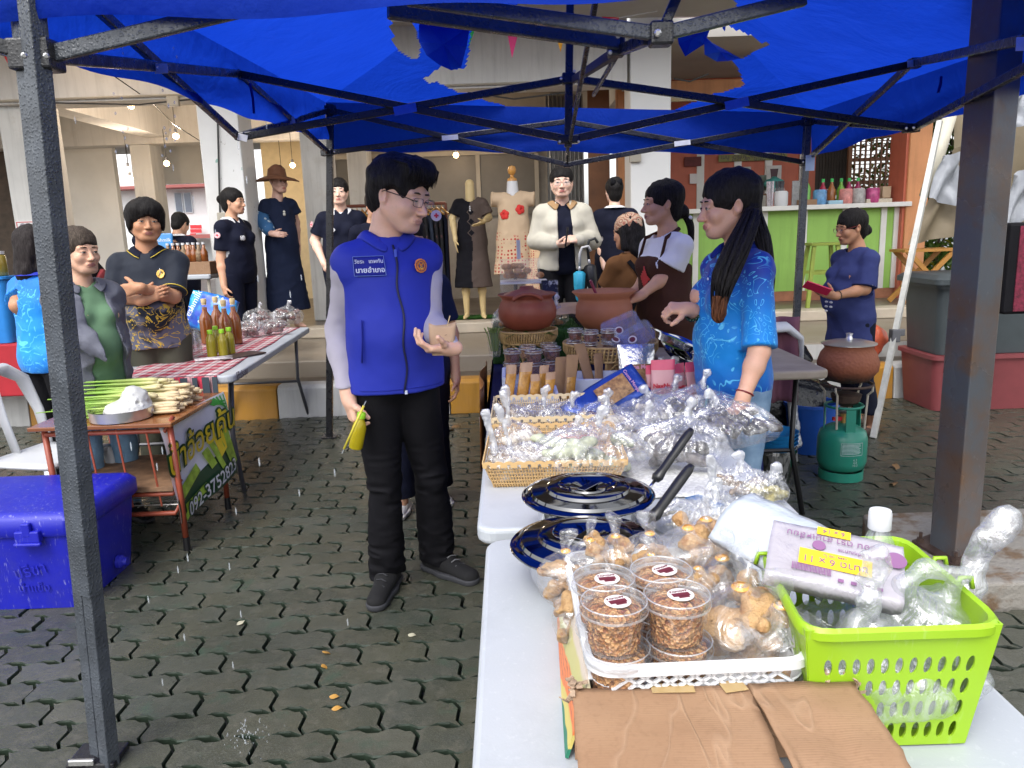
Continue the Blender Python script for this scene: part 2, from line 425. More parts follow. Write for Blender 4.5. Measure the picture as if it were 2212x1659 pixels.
b=B(); b.tube([(-7,8.37,fb+.03),(P(1240,190,8.37).x,8.37,fb+.03)],.012,6); W(b,'pipe',FRM)
for pts in([(P(470,250,7.93)),(P(474,420,7.93)),(P(480,600,7.93))],[P(110,222,8.36),P(300,226,8.37),P(420,214,8.36)],[P(1010,200,8.36),P(1110,214,8.36),P(1224,200,8.36)],[P(1456,170,8.4),P(1490,176,8.5),P(1530,160,8.6)]):
 b=B(); b.tube(pts,.009,6); W(b,'cable',M('cable_dark',(.05,.05,.05),.6))
for(u,v,Y)in((375,219,8.36),(484,470,7.93),(1372,340,8.42)):b=B(); p=P(u,v,Y); b.box2((p.x-.06,Y-.03,p.z-.05),(p.x+.06,Y+.02,p.z+.05)); W(b,'junction_box',FRM,bevel=.006)
def wallr(u0,v0,u1,v1,Y,mat,th=.12,name='back_wall',z1=None,z0=None):
 a=P(u0,v0,Y); c=P(u1,v1,Y); bb=B(); bb.box2((a.x,Y,z0 if z0 is not None else c.z),(c.x,Y+th,z1 if z1 is not None else a.z)); return W(bb,name,mat)
wallr(100,300,272,560,12.3,CREAM,z1=fb+.5,z0=.5)
b=B(); b.box2((-11.5,12.31,.5),(P(100,400,12.3).x,12.43,fb+.5)); W(b,'back_wall',M('shutter_brown',(.085,.06,.042),.6,var=.3))
wallr(335,345,440,395,13.2,CREAM,z1=fb+.5)
wallr(560,290,720,600,12.6,M('plaster_warm',(.66,.55,.34),.7,var=.08),z1=fb+.5,z0=.5)
wallr(700,300,1200,700,11.6,M('plaster_dim',(.36,.32,.27),.7,var=.1),z1=fb+.5,z0=.5)
xs=[P(u,400,11.55).x for u in(722,836,913,1034,1160)]; zt,zb=P(950,338,11.55).z,P(950,470,11.55).z
for a,c in zip(xs,xs[1:]):
 bb=B(); bb.box2((a+.03,11.55,zb),(c-.03,11.59,zt)); p=W(bb,'window',DKW)
for x in xs:bb=B(); bb.box2((x-.03,11.52,zb),(x+.03,11.60,zt)); W(bb,'window_frame',FRM)
bb=B(); bb.box2((xs[0],11.51,zt+.002),(xs[-1],11.60,zt+.06)); W(bb,'window_frame',FRM)
b=B(); x0,x1=P(1183,400,10).x,P(1262,400,10).x; n=26
b.grid(lambda u,v:(lerp(x0,x1,u),10.0+.03*math.sin(u*2*math.pi*9),lerp(.5,3.1,v)),108,1); W(b,'corrugated_shutter',M('zinc',(.33,.32,.30),.45,.3),smooth=True)
SIGNW=M('sign_white',(.75,.74,.74),.4,var=.03)
RED=M('sign_red',(.55,.03,.04),.5,var=0); BLUEP=M('sign_blue',(.04,.05,.35),.5,var=0)
a,c=P(32,478,8.48),P(108,507,8.48)
nt=T('wall_notice','white notice with red border and red writing on the grey column','sign',(a.x,8.488,c.z))
w,h=.45,a.z-c.z
b=B(); b.box2((0,0,0),(w,.012,h)); b.obj('board',SIGNW,nt)
b=B()
for q in((.008,.008,w-.008,.016),(.008,h-.016,w-.008,h-.008),(.008,.016,.016,h-.016),(w-.016,.016,w-.008,h-.016)):b.box2((q[0],-.003,q[1]),(q[2],-.0005,q[3]))
text_b(b,'ห้าม',.105,at4((.27,-.002,h*.64),(0,-1,0)))
text_b(b,'ทิ้งขยะบริเวณนี้',.045,at4((w/2,-.002,h*.2),(0,-1,0)))
b.obj('lettering',RED,nt)
b=B(); b.lathe([(.035,0),(.035,.002)],20); b.obj('emblem',M('sign_grey',(.3,.28,.32),.5),nt,loc=(.075,-.001,h*.62),rot=(R_(90),0,0))
hs_=T('white_house','white two storey house in daylight behind the market hall','house',(P(390,480,26).x,26,0))
WH=M('house_white',(.82,.84,.84),.7,var=.03)
b=B(); b.box2((-4,0,0),(3,4,6)); b.obj('wall',WH,hs_)
for dx in(P(388,440,26).x,P(408,440,26).x):
 z=P(398,438,26).z; x=dx-hs_.location.x
 b=B(); b.box2((x-.13,-.06,z-.33),(x+.13,.02,z+.33)); f=b.obj('window',M('win_frame',(.6,.66,.7),.5),hs_)
 b=B(); b.box2((x-.10,-.075,z-.30),(x+.10,-.062,z+.30)); b.obj('pane',M('win_dark',(.16,.2,.26),.15),f)
z=P(390,408,26).z; b=B(); b.box2((-2.5,-.8,z),(2.4,.0,z+.09)); b.obj('roof',M('roof_red',(.30,.09,.08),.6),hs_)
z=P(420,515,25).z; b=B(); b.box2((-.8,-1.2,z),(1.6,-.1,z+.12)); b.obj('porch_roof',M('roof_red',(.30,.09,.08),.6),hs_)
for k in range(5):
 p=P(416+(k%2)*12,490+(k//2)*9,25.7)
 b=B(); b.box((p.x-hs_.location.x,-.25,p.z),(.18,.04,.12)); b.obj('hanging_board',RED,hs_)
#  KIOSK
ORG=M('kiosk_orange',(.60,.27,.12),.6,var=.12,vs=2,streak=.4)
ORGR=M('kiosk_red',(.50,.13,.075),.55,var=.15,vs=2,streak=.35)
GRN=M('kiosk_green',(.30,.53,.11),.55,var=.10,vs=1.5,bump=.1,bs=20,streak=.3)
WBAT=M('batten_white',(.72,.71,.68),.5,var=.05)
WOODB=M('kiosk_brown',(.16,.065,.025),.55,var=.3,vs=3)
KYF=9.6
ksk=T('drinks_kiosk','orange drinks kiosk with lime green panelled counter and white battens','kiosk',(3.2,KYF,.5))
def KW(bb,name,mat,**k):return bb.obj(name,mat,ksk,world=True,**k)
xl,xr=P(1380,500,KYF).x,P(1938,500,KYF).x
ztop=P(1780,452,KYF).z
b=B(); b.box2((xl,KYF-.16,ztop),(xr+.08,KYF+.34,ztop+.055)); KW(b,'counter_top',WBAT,bevel=.006)
b=B(); b.box2((xl,KYF-.015,.50),(xr,KYF+.10,.62)); KW(b,'skirting',M('skirt_brick',(.33,.14,.075),.6,var=.3,vs=6))
bat=[P(u,520,KYF).x for u in(1395,1502,1590,1650,1735,1822,1905,1933)]
ed=[xl]+bat+[xr]
for a,c in zip(ed,ed[1:]):
 if c-a<.08:continue
 b=B(); b.box2((a+.004,KYF,.622),(c-.004,KYF+.06,ztop-.002)); KW(b,'counter_panel',GRN)
for x in bat:
 b=B(); b.box2((x-.034,KYF-.022,.622),(x+.034,KYF-.001,ztop-.001)); KW(b,'batten',WBAT)
b=B(); b.box2((xr+.03,KYF-.12,.45),(xr+.29,KYF+.12,4.2)); KW(b,'corner_post',ORG,bevel=.01)
b=B(); b.box2((xr+.001,KYF-.09,.45),(xr+.03,KYF+.30,4.2)); KW(b,'post_face',ORGR)
x=P(1336,400,9.3).x; b=B(); b.box2((x,9.3,.5),(x+.17,9.5,4.2)); KW(b,'corner_post',ORG)
x=P(1272,400,9.4).x; b=B(); b.box2((x,9.4,.5),(x+.25,9.46,3.2)); KW(b,'door',WOODB)
z0=P(1520,205,KYF).z; z1=P(1520,172,KYF).z
b=B(); b.box2((P(1380,200,KYF).x,KYF+.02,z0),(xr,KYF+.10,z1)); KW(b,'fascia',ORG)
z0=P(1520,214,KYF).z; b=B(); b.box2((P(1447,200,KYF).x,KYF-.04,z0-.02),(xr,KYF+.01,z0+.03)); KW(b,'cream_trim',M('trim_cream',(.6,.5,.3),.6))
KB=11.2
b=B(); b.box2((P(1420,400,KB).x,KB,.5),(P(1760,400,KB).x,KB+.1,4.2)); KW(b,'rear_wall',ORGR)
for u in(1512,1592,1658,1732):
 x=P(u,400,KB).x; b=B(); b.box2((x-.05,KB-.03,.5),(x+.05,KB-.001,3.2)); KW(b,'wall_batten',WBAT)
b=B(); p=P(1620,460,11.0); b.box2((p.x-.62,10.85,p.z-.02),(p.x+.62,KB-.04,p.z+.02)); shelf=KW(b,'shelf',WOODB); shz=p.z+.021
b=B(); b.box2((P(1420,400,KB).x,9.62,4.2),(xr+.3,KB+1.5,4.3)); KW(b,'roof',M('roof_grey',(.36,.36,.37),.7,var=.1))
b=B(); b.box2((P(1750,400,11.3).x,11.3,.5),(P(1945,400,11.3).x,11.36,P(1850,428,11.3).z)); KW(b,'rear_wall',M('board_dark',(.10,.075,.055),.7,var=.3))
def lattice(u0,v0,u1,v1,Y,nx,nz,mat,name,w=.022):
 a,c=P(u0,v0,Y),P(u1,v1,Y); fr=KW(B().bar((a.x,Y,c.z),(c.x,Y,c.z),.05).bar((a.x,Y,a.z),(c.x,Y,a.z),.05).bar((a.x,Y+.003,a.z),(a.x,Y+.003,c.z),.05).bar((c.x,Y+.003,a.z),(c.x,Y+.003,c.z),.05),name,mat)
 for i in range(1,nx):
  x=lerp(a.x,c.x,i/nx); B().bar((x,Y+.008,a.z-.03),(x,Y+.008,c.z+.03),w,w).obj('lattice_bar',mat,fr,world=True)
 bb=B(); step=(a.z-c.z)/nz
 for k in range(1,nz):
  thick=w*2.2 if k%max(1,nz//3)==0 else w*.55
  bb.bar((a.x,Y+.018,c.z+k*step),(c.x,Y+.018,c.z+k*step),w*.7,thick)
 bb.obj('lattice_rail',mat,fr,world=True)
lattice(1838,296,1932,440,10.9,9,15,WOODB,'lattice_window')
lattice(1762,318,1832,412,11.25,12,13,M('board_dark2',(.045,.035,.028),.7),'lattice_screen',.03)
b=B(); a,c=P(1838,284,10.9),P(1936,293,10.9); b.box2((a.x-.1,10.85,c.z),(c.x,10.9,a.z+.6)); KW(b,'lintel',ORGR)
LEAF=None
def mat_leaf(name,a,b_):
 t=NT(name); geo=t.n('NewGeometry').outputs['Position']
 c=t.mix(t.ramp(t.noise(geo,6,3),[(.35,0),(.65,1)]),a,b_)
 tr=t.n('BsdfTranslucent'); t.set(tr.inputs[0],c); return t.done(t.shade(t.bsdf(c,.45),tr.outputs[0],.35))
LF1=mat_leaf('leaf_green',(.05,.11,.015),(.12,.2,.03)); LF2=mat_leaf('leaf_yellow',(.2,.22,.02),(.34,.3,.03))
def bush(name,label,cat,c,size,n,mats,seed,trunk=None,leaf=.12):
 t=T(name,label,cat,(c[0],c[1],0)); rr=random.Random(seed); bb=B()
 for _ in range(n):
  p=Vector((rr.gauss(0,.42)*size[0],rr.gauss(0,.42)*size[1],c[2]+rr.uniform(-.5,.5)*size[2]))
  m=Euler((rr.uniform(-1,1),rr.uniform(-1,1),rr.uniform(0,6.3))).to_matrix(); L=leaf*rr.uniform(.6,1.3); bb.cur=1 if(len(mats)>1 and rr.random()<.16)else 0
  bb.add([p+m@Vector(q)for q in((-L*.5,0,0),(0,-L*.22,.01),(L*.6,0,-.02),(0,L*.22,.01))],[(0,1,2,3)])
 bb.obj('foliage',mats,t)
 s=B()
 for k in range(7):
  x,y=rr.uniform(-.35,.35)*size[0],rr.uniform(-.3,.3)*size[1]; s.tube([(x*.4,y*.4,0),(x*.7,y*.7,c[2]*.6),(x,y,c[2]+size[2]*.3)],[.03,.022,.008],6)
 s.obj('stems',M('bark',(.10,.075,.05),.8,var=.3),t); return t
p=P(2010,330,13); bush('shrub','tall leafy green and yellow shrub beyond the orange corner post','shrub',(p.x,13,2.0),(1.5,1.0,3.2),3600,[LF1,LF2],3,leaf=.16)
p=P(2160,300,14); bush('shrub','dark green shrub glimpsed behind the brown tarpaulin','shrub',(p.x+.6,14,2.2),(1.8,1.0,3.6),2600,[LF1],4,leaf=.18)
b=B(); b.grid(lambda u,v:(lerp(-40,40,u),lerp(18,24,v),.30),1,1); tag(b.obj('road',M('road_pale',(.30,.30,.29),.5,var=.1)),kind='structure')
#  THE BLUE POP-UP TENT
def vn_grid(seed):
 return np.random.RandomState(seed).rand(32,32,32).astype(np.float32)
_vg={}
def vnoise(x,y,z,sc,seed=1):
 """value noise in -1..1, numpy arrays"""
 if seed not in _vg:_vg[seed]=vn_grid(seed)
 g=_vg[seed]; r=[]
 for c in(x,y,z):
  c=np.asarray(c,dtype=np.float32)*sc+100.37; i=np.floor(c).astype(np.int32); f=c-i; r.append((i&31,(i+1)&31,f*f*(3-2*f)))
 (x0,x1,fx),(y0,y1,fy),(z0,z1,fz)=r
 a=g[x0,y0,z0]*(1-fx)+g[x1,y0,z0]*fx; b=g[x0,y1,z0]*(1-fx)+g[x1,y1,z0]*fx
 c=g[x0,y0,z1]*(1-fx)+g[x1,y0,z1]*fx; d=g[x0,y1,z1]*(1-fx)+g[x1,y1,z1]*fx
 return((a*(1-fy)+b*fy)*(1-fz)+(c*(1-fy)+d*fy)*fz)*2-1
def vn1(x,y,z,sc,seed=1):return float(vnoise(np.array([x]),np.array([y]),np.array([z]),sc,seed)[0])
def mat_tent():
 t=NT('tent_blue'); geo=t.n('NewGeometry').outputs['Position']
 c=t.mix(t.ramp(t.noise(geo,2.2,3),[(.3,0),(.7,1)]),(.005,.028,.30),(.008,.042,.40))
 tr=t.n('BsdfTranslucent'); t.set(tr.inputs[0],t.mix(.5,c,(.006,.055,.62)))
 nb=t.bump(t.math('ADD',t.noise(geo,14,4,.6),t.math('MULTIPLY',t.noise(geo,2.6,3,.6,1.2),3)),.4,.02); t.set(tr.inputs['Normal'],nb)
 return t.done(t.shade(t.bsdf(c,.7,0,nb,.10),tr.outputs[0],.55))
TENT=mat_tent()
def mat_wetsteel(name,col,drops):
 t=NT(name); co=t.n('NewGeometry').outputs['Position']
 c=t.mix(t.ramp(t.noise(co,9,4),[(.35,0),(.7,1)]),col,tuple(x*1.7 for x in col))
 d=t.ramp(t.vor(co,130,'SMOOTH_F1'),[(.15,1),(.42,0)])
 h=t.math('ADD',t.math('MULTIPLY',d,drops),t.math('MULTIPLY',t.noise(co,300,2),.35))
 return t.done(t.bsdf(c,t.ramp(t.noise(co,25,3),[(.4,.22),(.65,.5)]),0,t.bump(h,.6,.003),.5,coat=.2))
BLK=mat_wetsteel('tent_black',(.010,.010,.012),.4)
BLKW=mat_wetsteel('tent_black_wet',(.040,.046,.056),.8)
STK=M('sticker_silver',(.60,.62,.66),.35,.2,var=.1,vs=30)
STKB=M('sticker_blue',(.10,.22,.62),.35,var=.1,vs=30)
BOLT=M('bolt_steel',(.55,.55,.54),.3,.9,var=.05)
tent=T('canopy_tent','torn blue pop-up canopy on a black folding frame over the stall','tent',(.35,3.7,0))
def TW(bb,name,mat,**k):return bb.obj(name,mat,tent,world=True,**k)
N=dict(NLj=P(78,121,1.95),NLt=P(50,-70,1.93),LMu=P(512,160,3.75),LMl=P(520,295,3.75),FLt=P(714,238,5.5),FLl=P(706,330,5.5),FMu=P(1225,262,5.5),FMl=P(1225,356,5.5),FRt=P(1745,262,5.5),FRl=P(1742,351,5.5),RMu=P(1975,137,3.75),RMl=P(1968,277,3.75),MAu=P(1228,170,3.75),MAl=P(1228,302,3.75),FNl=P(1427,74,2.0))
N['NRu']=P(2225,84,2.55); N['NRl']=P(2300,96,2.3); N['FNu']=Vector((.30,2.0,2.3)); N['NLu']=Vector((-1.13,1.95,2.24)); N['NRc']=Vector((2.0,2.0,2.2))
def seg(a,b,w=.030,h=.030,mat=BLK,name='scissor_bar',off=0):
 a,b=Vector(a),Vector(b)
 if off:o=(b-a).cross(Vector((0,0,1))).normalized()*off; a,b=a+o,b+o
 return TW(B().bar(a,b,w,h),name,mat,bevel=.004)
W1,H1=.022,.034
seg(N['NLj'],N['LMu'],W1,H1,off=.013); seg(N['NLu'],N['LMl'],W1,H1,off=-.013)
seg(N['LMu'],N['FLl'],W1,H1,off=.013); seg(N['LMl'],N['FLt'],W1,H1,off=-.013)
seg(N['FLt'],N['FMl'],W1,H1,off=.013); seg(N['FLl'],N['FMu'],W1,H1,off=-.013)
seg(N['FMl'],N['FRt'],W1,H1,off=.013); seg(N['FMu'],N['FRl'],W1,H1,off=-.013)
seg(N['FRl'],N['RMu'],W1,H1,off=.013); seg(N['FRt'],N['RMl'],W1,H1,off=-.013)
seg(N['RMu'],N['NRu'],W1,H1,off=.013); seg(N['RMl'],N['NRl'],W1,H1,off=-.013)
seg(N['LMu'],N['MAl'],W1,H1,off=.013); seg(N['LMl'],N['MAu'],W1,H1,off=-.013)
seg(N['RMu'],N['MAl'],W1,H1,off=.013); seg(N['RMl'],N['MAu'],W1,H1,off=-.013)
seg(N['FMl'],N['FMu'],.018,.018,name='guide_rod'); seg(N['FMl'],P(1229,300,5.2),.014,.014,name='guide_rod')
seg(N['NLj']+Vector((.02,0,0)),P(640,-9,2.0),.022,.038,BLKW); seg(P(880,-3,2.0),N['FNl'],.022,.034,BLKW); seg(N['FNl'],P(1740,-4,2.0),.022,.034,BLKW)
seg(P(838,22,2.14),P(1335,92,2.42),.028,.040,BLKW); seg(N['FNl'],P(1462,-6,2.0),.018,.024,BLK)
seg(P(1400,84,2.1),P(1332,112,2.5),.024,.030,BLK); seg(P(1336,110,2.45),P(1240,172,3.7),.024,.032,M('brace_brown',(.045,.032,.03),.5,var=.2))
seg(P(1288,-6,2.3),P(1231,305,3.72),.016,.022,BLK); seg(P(1344,100,2.5),P(1282,205,3.6),.014,.018,BLK)
TW(B().bar(P(1232,-40,3.75),P(1227,318,3.75),.034,.034),'mast',BLK,bevel=.004)
def leg(top,bot,w,mat,name='leg'):
 return TW(B().bar(top,bot,w,w,(0,1,.0)),name,mat,bevel=.003)
fl=G(712,945,0); TW(B().bar(N['FLt']+Vector((0,0,.04)),fl+Vector((0,0,.01)),.045,.045,(0,1,0)),'leg',BLK,bevel=.004)
TW(B().box(fl+Vector((.0,0,.006)),(.11,.09,.012)),'foot_plate',BLK,bevel=.004)
frb=P(1716,760,5.5); d=(frb-N['FRt']); TW(B().bar(N['FRt']+Vector((0,0,.04)),N['FRt']+d*(N['FRt'].z/-d.z),.045,.045,(0,1,0)),'leg',BLKW,bevel=.004)
a,c=N['NLt'],G(228,1650,0); ax=(c-a).normalized()
mrot=Matrix.Rotation(R_(-24),3,'Z')
def prof(x,y,w,dpt,t0,t1,mat):
 o=mrot@Vector((x,y,0)); p0,p1=a.lerp(c,t0)+o,a.lerp(c,t1)+o
 d=(p1-p0).normalized(); yy=(mrot@Vector((0,1,0))); xx=yy.cross(d).normalized(); yy=d.cross(xx)
 m=Matrix((xx,yy,d)).transposed(); return TW(B().box((p0+p1)/2,(w,dpt,(p1-p0).length),m),'leg',mat,bevel=.003)
prof(-.021,.004,.036,.045,0,.985,BLKW); prof(.021,-.004,.040,.045,0,.74,BLKW); prof(.021,-.001,.036,.04,.739,1.0,BLKW)
TW(B().box(c+Vector((-.03,.02,.012)),(.14,.1,.02)),'foot_plate',BLK,bevel=.004)
TW(B().box(c+Vector((-.05,-.03,.03)),(.075,.012,.02)),'chrome_clip',M('chrome',(.7,.7,.72),.15,1,var=0),bevel=.003)
for p,s in((N['NLj'],(.10,.075,.07)),(N['FLt'],(.07,.07,.06)),(N['FLl'],(.075,.07,.045)),(N['FRt'],(.07,.07,.06)),(N['FRl'],(.08,.07,.045)),(N['LMl'],(.05,.05,.035)),(N['LMu'],(.035,.035,.04)),(N['RMl'],(.07,.05,.04)),(N['RMu'],(.05,.05,.045)),(N['FNl'],(.055,.05,.055)),(P(1330,96,2.44),(.05,.05,.07)),(N['MAu'],(.06,.05,.05)),(N['MAl'],(.10,.06,.035)),(N['FMl'],(.06,.05,.035)),(N['FMu'],(.05,.05,.035))):
 TW(B().box(p,s),'bracket',BLK,bevel=.006)
TW(B().bar(P(-60,85,1.9),N['NLj'],.034,.034),'scissor_bar',BLK,bevel=.004)
def bolt(u,v,Y,r=.007):
 p=P(u,v,Y); n=(CAM-p).normalized(); m=at4(p,n); bb=B()
 prof_=[(r,0),(r,.004),(r*.6,.007),(.0005,.007)]
 o=len(bb.v); bb.lathe(prof_,8); bb.v=[tuple(m@Vector(q))for q in bb.v]; TW(bb,'bolt',BOLT)
for q in((52,120,1.88),(100,121,1.87),(1335,78,2.36),(1421,71,1.96,.009),(1318,113,2.36),(513,158,3.70),(1958,277,3.68),(1974,276,3.67),(1209,306,3.68),(1250,306,3.68),(1735,350,5.42),(722,328,5.42),(1212,170,3.70),(1225,263,5.42),(1241,154,3.6)):bolt(*q)
def sticker(u,v,Y,w,h,mat,dirn,name='sticker'):
 p=P(u,v,Y); m=at4(p,(0,-1,.05),Vector((0,0,1)),dirn); bb=B(); bb.box((0,0,0),(w,h,.002)); bb.v=[tuple(m@Vector(q))for q in bb.v]; TW(bb,name,mat)
sticker(348,148,2.66,.042,.030,STK,0); sticker(875,236,3.71,.105,.04,STKB,R_(9)); sticker(1592,224,3.69,.11,.04,STKB,R_(10))
sticker(972,297,5.44,.11,.033,STK,R_(3)); sticker(1474,309,5.44,.11,.033,STK,R_(5)); sticker(629,260,4.55,.04,.035,STK,R_(10)); sticker(1972,137,3.68,.05,.03,STK,R_(5)); sticker(2207,95,2.5,.035,.04,STK,0)
sticker(524,297,3.70,.045,.03,M('link_white',(.72,.72,.70),.4,var=0),R_(-15),'white_link')
def inpoly(u,v,po):
 c=False; n=len(po)
 for i in range(n):
  (x0,y0),(x1,y1)=po[i],po[i-1]
  if(y0>v)!=(y1>v)and u<(x1-x0)*(v-y0)/(y1-y0)+x0:c=not c
 return c
HOLE1=[(915,170),(958,137),(985,150),(1004,146),(1012,120),(1018,60),(1060,30),(1180,-20),(1560,-40),(1600,20),(1560,48),(1612,72),(1667,98),(1640,108),(1602,125),(1580,120),(1598,158),(1612,186),(1540,205),(1450,238),(1385,257),(1300,268),(1215,262),(1130,240),(1050,214),(985,194)]
HOLE2=[(840,28),(875,30),(900,70),(906,122),(880,124),(862,110),(845,75),(850,72)]
eNL,eFL,eFR,eNR=Vector((-1.20,1.92,2.26)),N['FLt']+Vector((-.04,.05,.06)),N['FRt']+Vector((.04,.05,.06)),Vector((2.12,1.92,2.16))
PK=Vector((.42,3.75,2.98))
def wr(p,amp=1.0):
 x,y,z=p; return Vector((0,0,amp*(.020*vn1(x,y,z,1.7,11)+.010*vn1(x,y,z,4.1,12))))
fab=B(); hem=[]
def panel(a,b_,nu,nv,sag):
 keep=[]
 def fn(u,v):
  e=a.lerp(b_,u); p=e.lerp(PK,v); p=p-Vector((0,0,sag*math.sin(math.pi*min(1,v*1.15))*(.4+.6*math.sin(math.pi*u))))
  return p+wr(p,min(1,v*8))
 P2={}
 def skip(i,j):
  u,v=(i+.5)/nu,(j+.5)/nv; p=fn(u,v); q=proj(p)
  jx,jy=5*vn1(q[0],q[1],0,.06,5),5*vn1(q[0],q[1],9,.06,6)
  return inpoly(q[0]+jx,q[1]+jy,HOLE1)or inpoly(q[0]+jx,q[1]+jy,HOLE2)
 fab.grid(fn,nu,nv,skip)
panel(eFL,eFR,150,110,.05); panel(eFR,eNR,90,60,.05); panel(eNL,eFL,90,60,.05); panel(eNR,eNL,24,12,.04)
TW(fab,'canopy',TENT,smooth=True)
def valance(a,b_,za,zb,n,name,out,zt=.0):
 bb=B(); L=(b_-a).length
 def fn(u,v):
  p=a.lerp(b_,u); zbot=lerp(za,zb,u)+.008*math.sin(u*L*9)+.01*vn1(u*9,3,1,1,8)
  w=.018*math.sin(v*9+u*L*2.2)*math.sin(u*3.1)*v+.03*vn1(u*L,v*.8,2,2.4,9)*v
  q=Vector((p.x,p.y,lerp(p.z+zt,zbot,v))); return q+out*w
 bb.grid(fn,n,10); return TW(bb,name,TENT,smooth=True)
valance(eFL,eFR,P(712,326,5.55).z,P(1745,332,5.55).z,70,'valance',Vector((0,1,0)))
valance(eNL,eFL,P(180,118,2.15).z,P(707,304,5.5).z,60,'valance',Vector((-1,0,0)))
valance(eFR,eNR,P(1752,338,5.5).z,P(2240,122,2.6).z,60,'valance',Vector((1,0,0)))
valance(eNR,eNL,P(1300,14,1.95).z,P(120,50,1.95).z,60,'valance',Vector((0,-1,0)))
TFL=M('tent_flap',(.03,.12,.60),.5,var=.2,vs=5,transl=.5)
def flap(pts,Y,mat):
 ps=[P(u,v,Y+dy)for u,v,dy in pts]; bb=B(); c=sum(ps,Vector())/len(ps); c.y-=.012
 bb.add(ps+[c],[(i,(i+1)%len(ps),len(ps))for i in range(len(ps))]); TW(bb,'torn_flap',mat,smooth=False)
flap([(1462,70,0),(1500,62,.05),(1535,60,0),(1522,95,.04),(1480,122,-.05),(1466,95,0)],4.1,TENT)
flap([(1520,75,0),(1538,92,.05),(1585,118,0),(1600,126,.03),(1572,132,-.03),(1548,133,.05),(1522,118,0)],4.1,TFL)
flap([(1560,52,0),(1568,56,.02),(1566,68,0),(1561,62,-.02)],4.1,TFL)
flap([(905,30,0),(960,40,.05),(1016,55,0),(1008,100,.08),(996,146,0),(975,152,.06),(948,140,0),(922,120,-.04),(905,90,.05)],4.6,TENT)
for(u0,v0,u1,v1,Y)in((540,180,549,245,3.6),(2033,165,2026,200,3.4)):
 TW(B().tube([P(u0,v0,Y),P((u0+u1)/2+2,(v0+v1)/2,Y),P(u1,v1,Y)],.006,5),'tie_strap',TENT)
BY=7.6; cord=[P(u,v,BY)for u,v in((-120,70),(10,84),(400,50),(820,44),(1020,52),(1110,62),(1215,52),(1330,40),(1420,24))]
cd=B(); cd.tube(cord,.005,5); tag(cd.obj('bunting_cord',M('cord_white',(.6,.6,.6),.7)),'thin white cord holding small coloured pennants before the hall beam','cord')
def pennant(pts,col,name):
 ps=[P(u,v,BY)for u,v in pts]; bb=B(); bb.add([p+Vector((0,-.004,0))for p in ps]+[p+Vector((0,.004,0))for p in ps],[(0,1,2),(5,4,3),(0,3,4,1),(1,4,5,2),(2,5,3,0)])
 o=bb.obj('pennant',M('pennant_'+name,col,.55,var=.04,transl=.3)); tag(o,name+' triangular pennant hanging in the tear of the blue canopy' if name!='crimson' else 'crimson pennant at the top edge beside the canopy post','pennant')
pennant([(1010,52),(1030,52),(1003,128)],(.02,.48,.12),'green'); pennant([(1094,60),(1122,62),(1106,126)],(.80,.05,.25),'pink')
pennant([(1194,52),(1224,55),(1211,113)],(.85,.42,.01),'yellow'); pennant([(1300,36),(1338,38),(1322,74)],(.72,.02,.04),'red'); pennant([(-14,78),(14,80),(24,150)],(.72,.02,.03),'crimson')
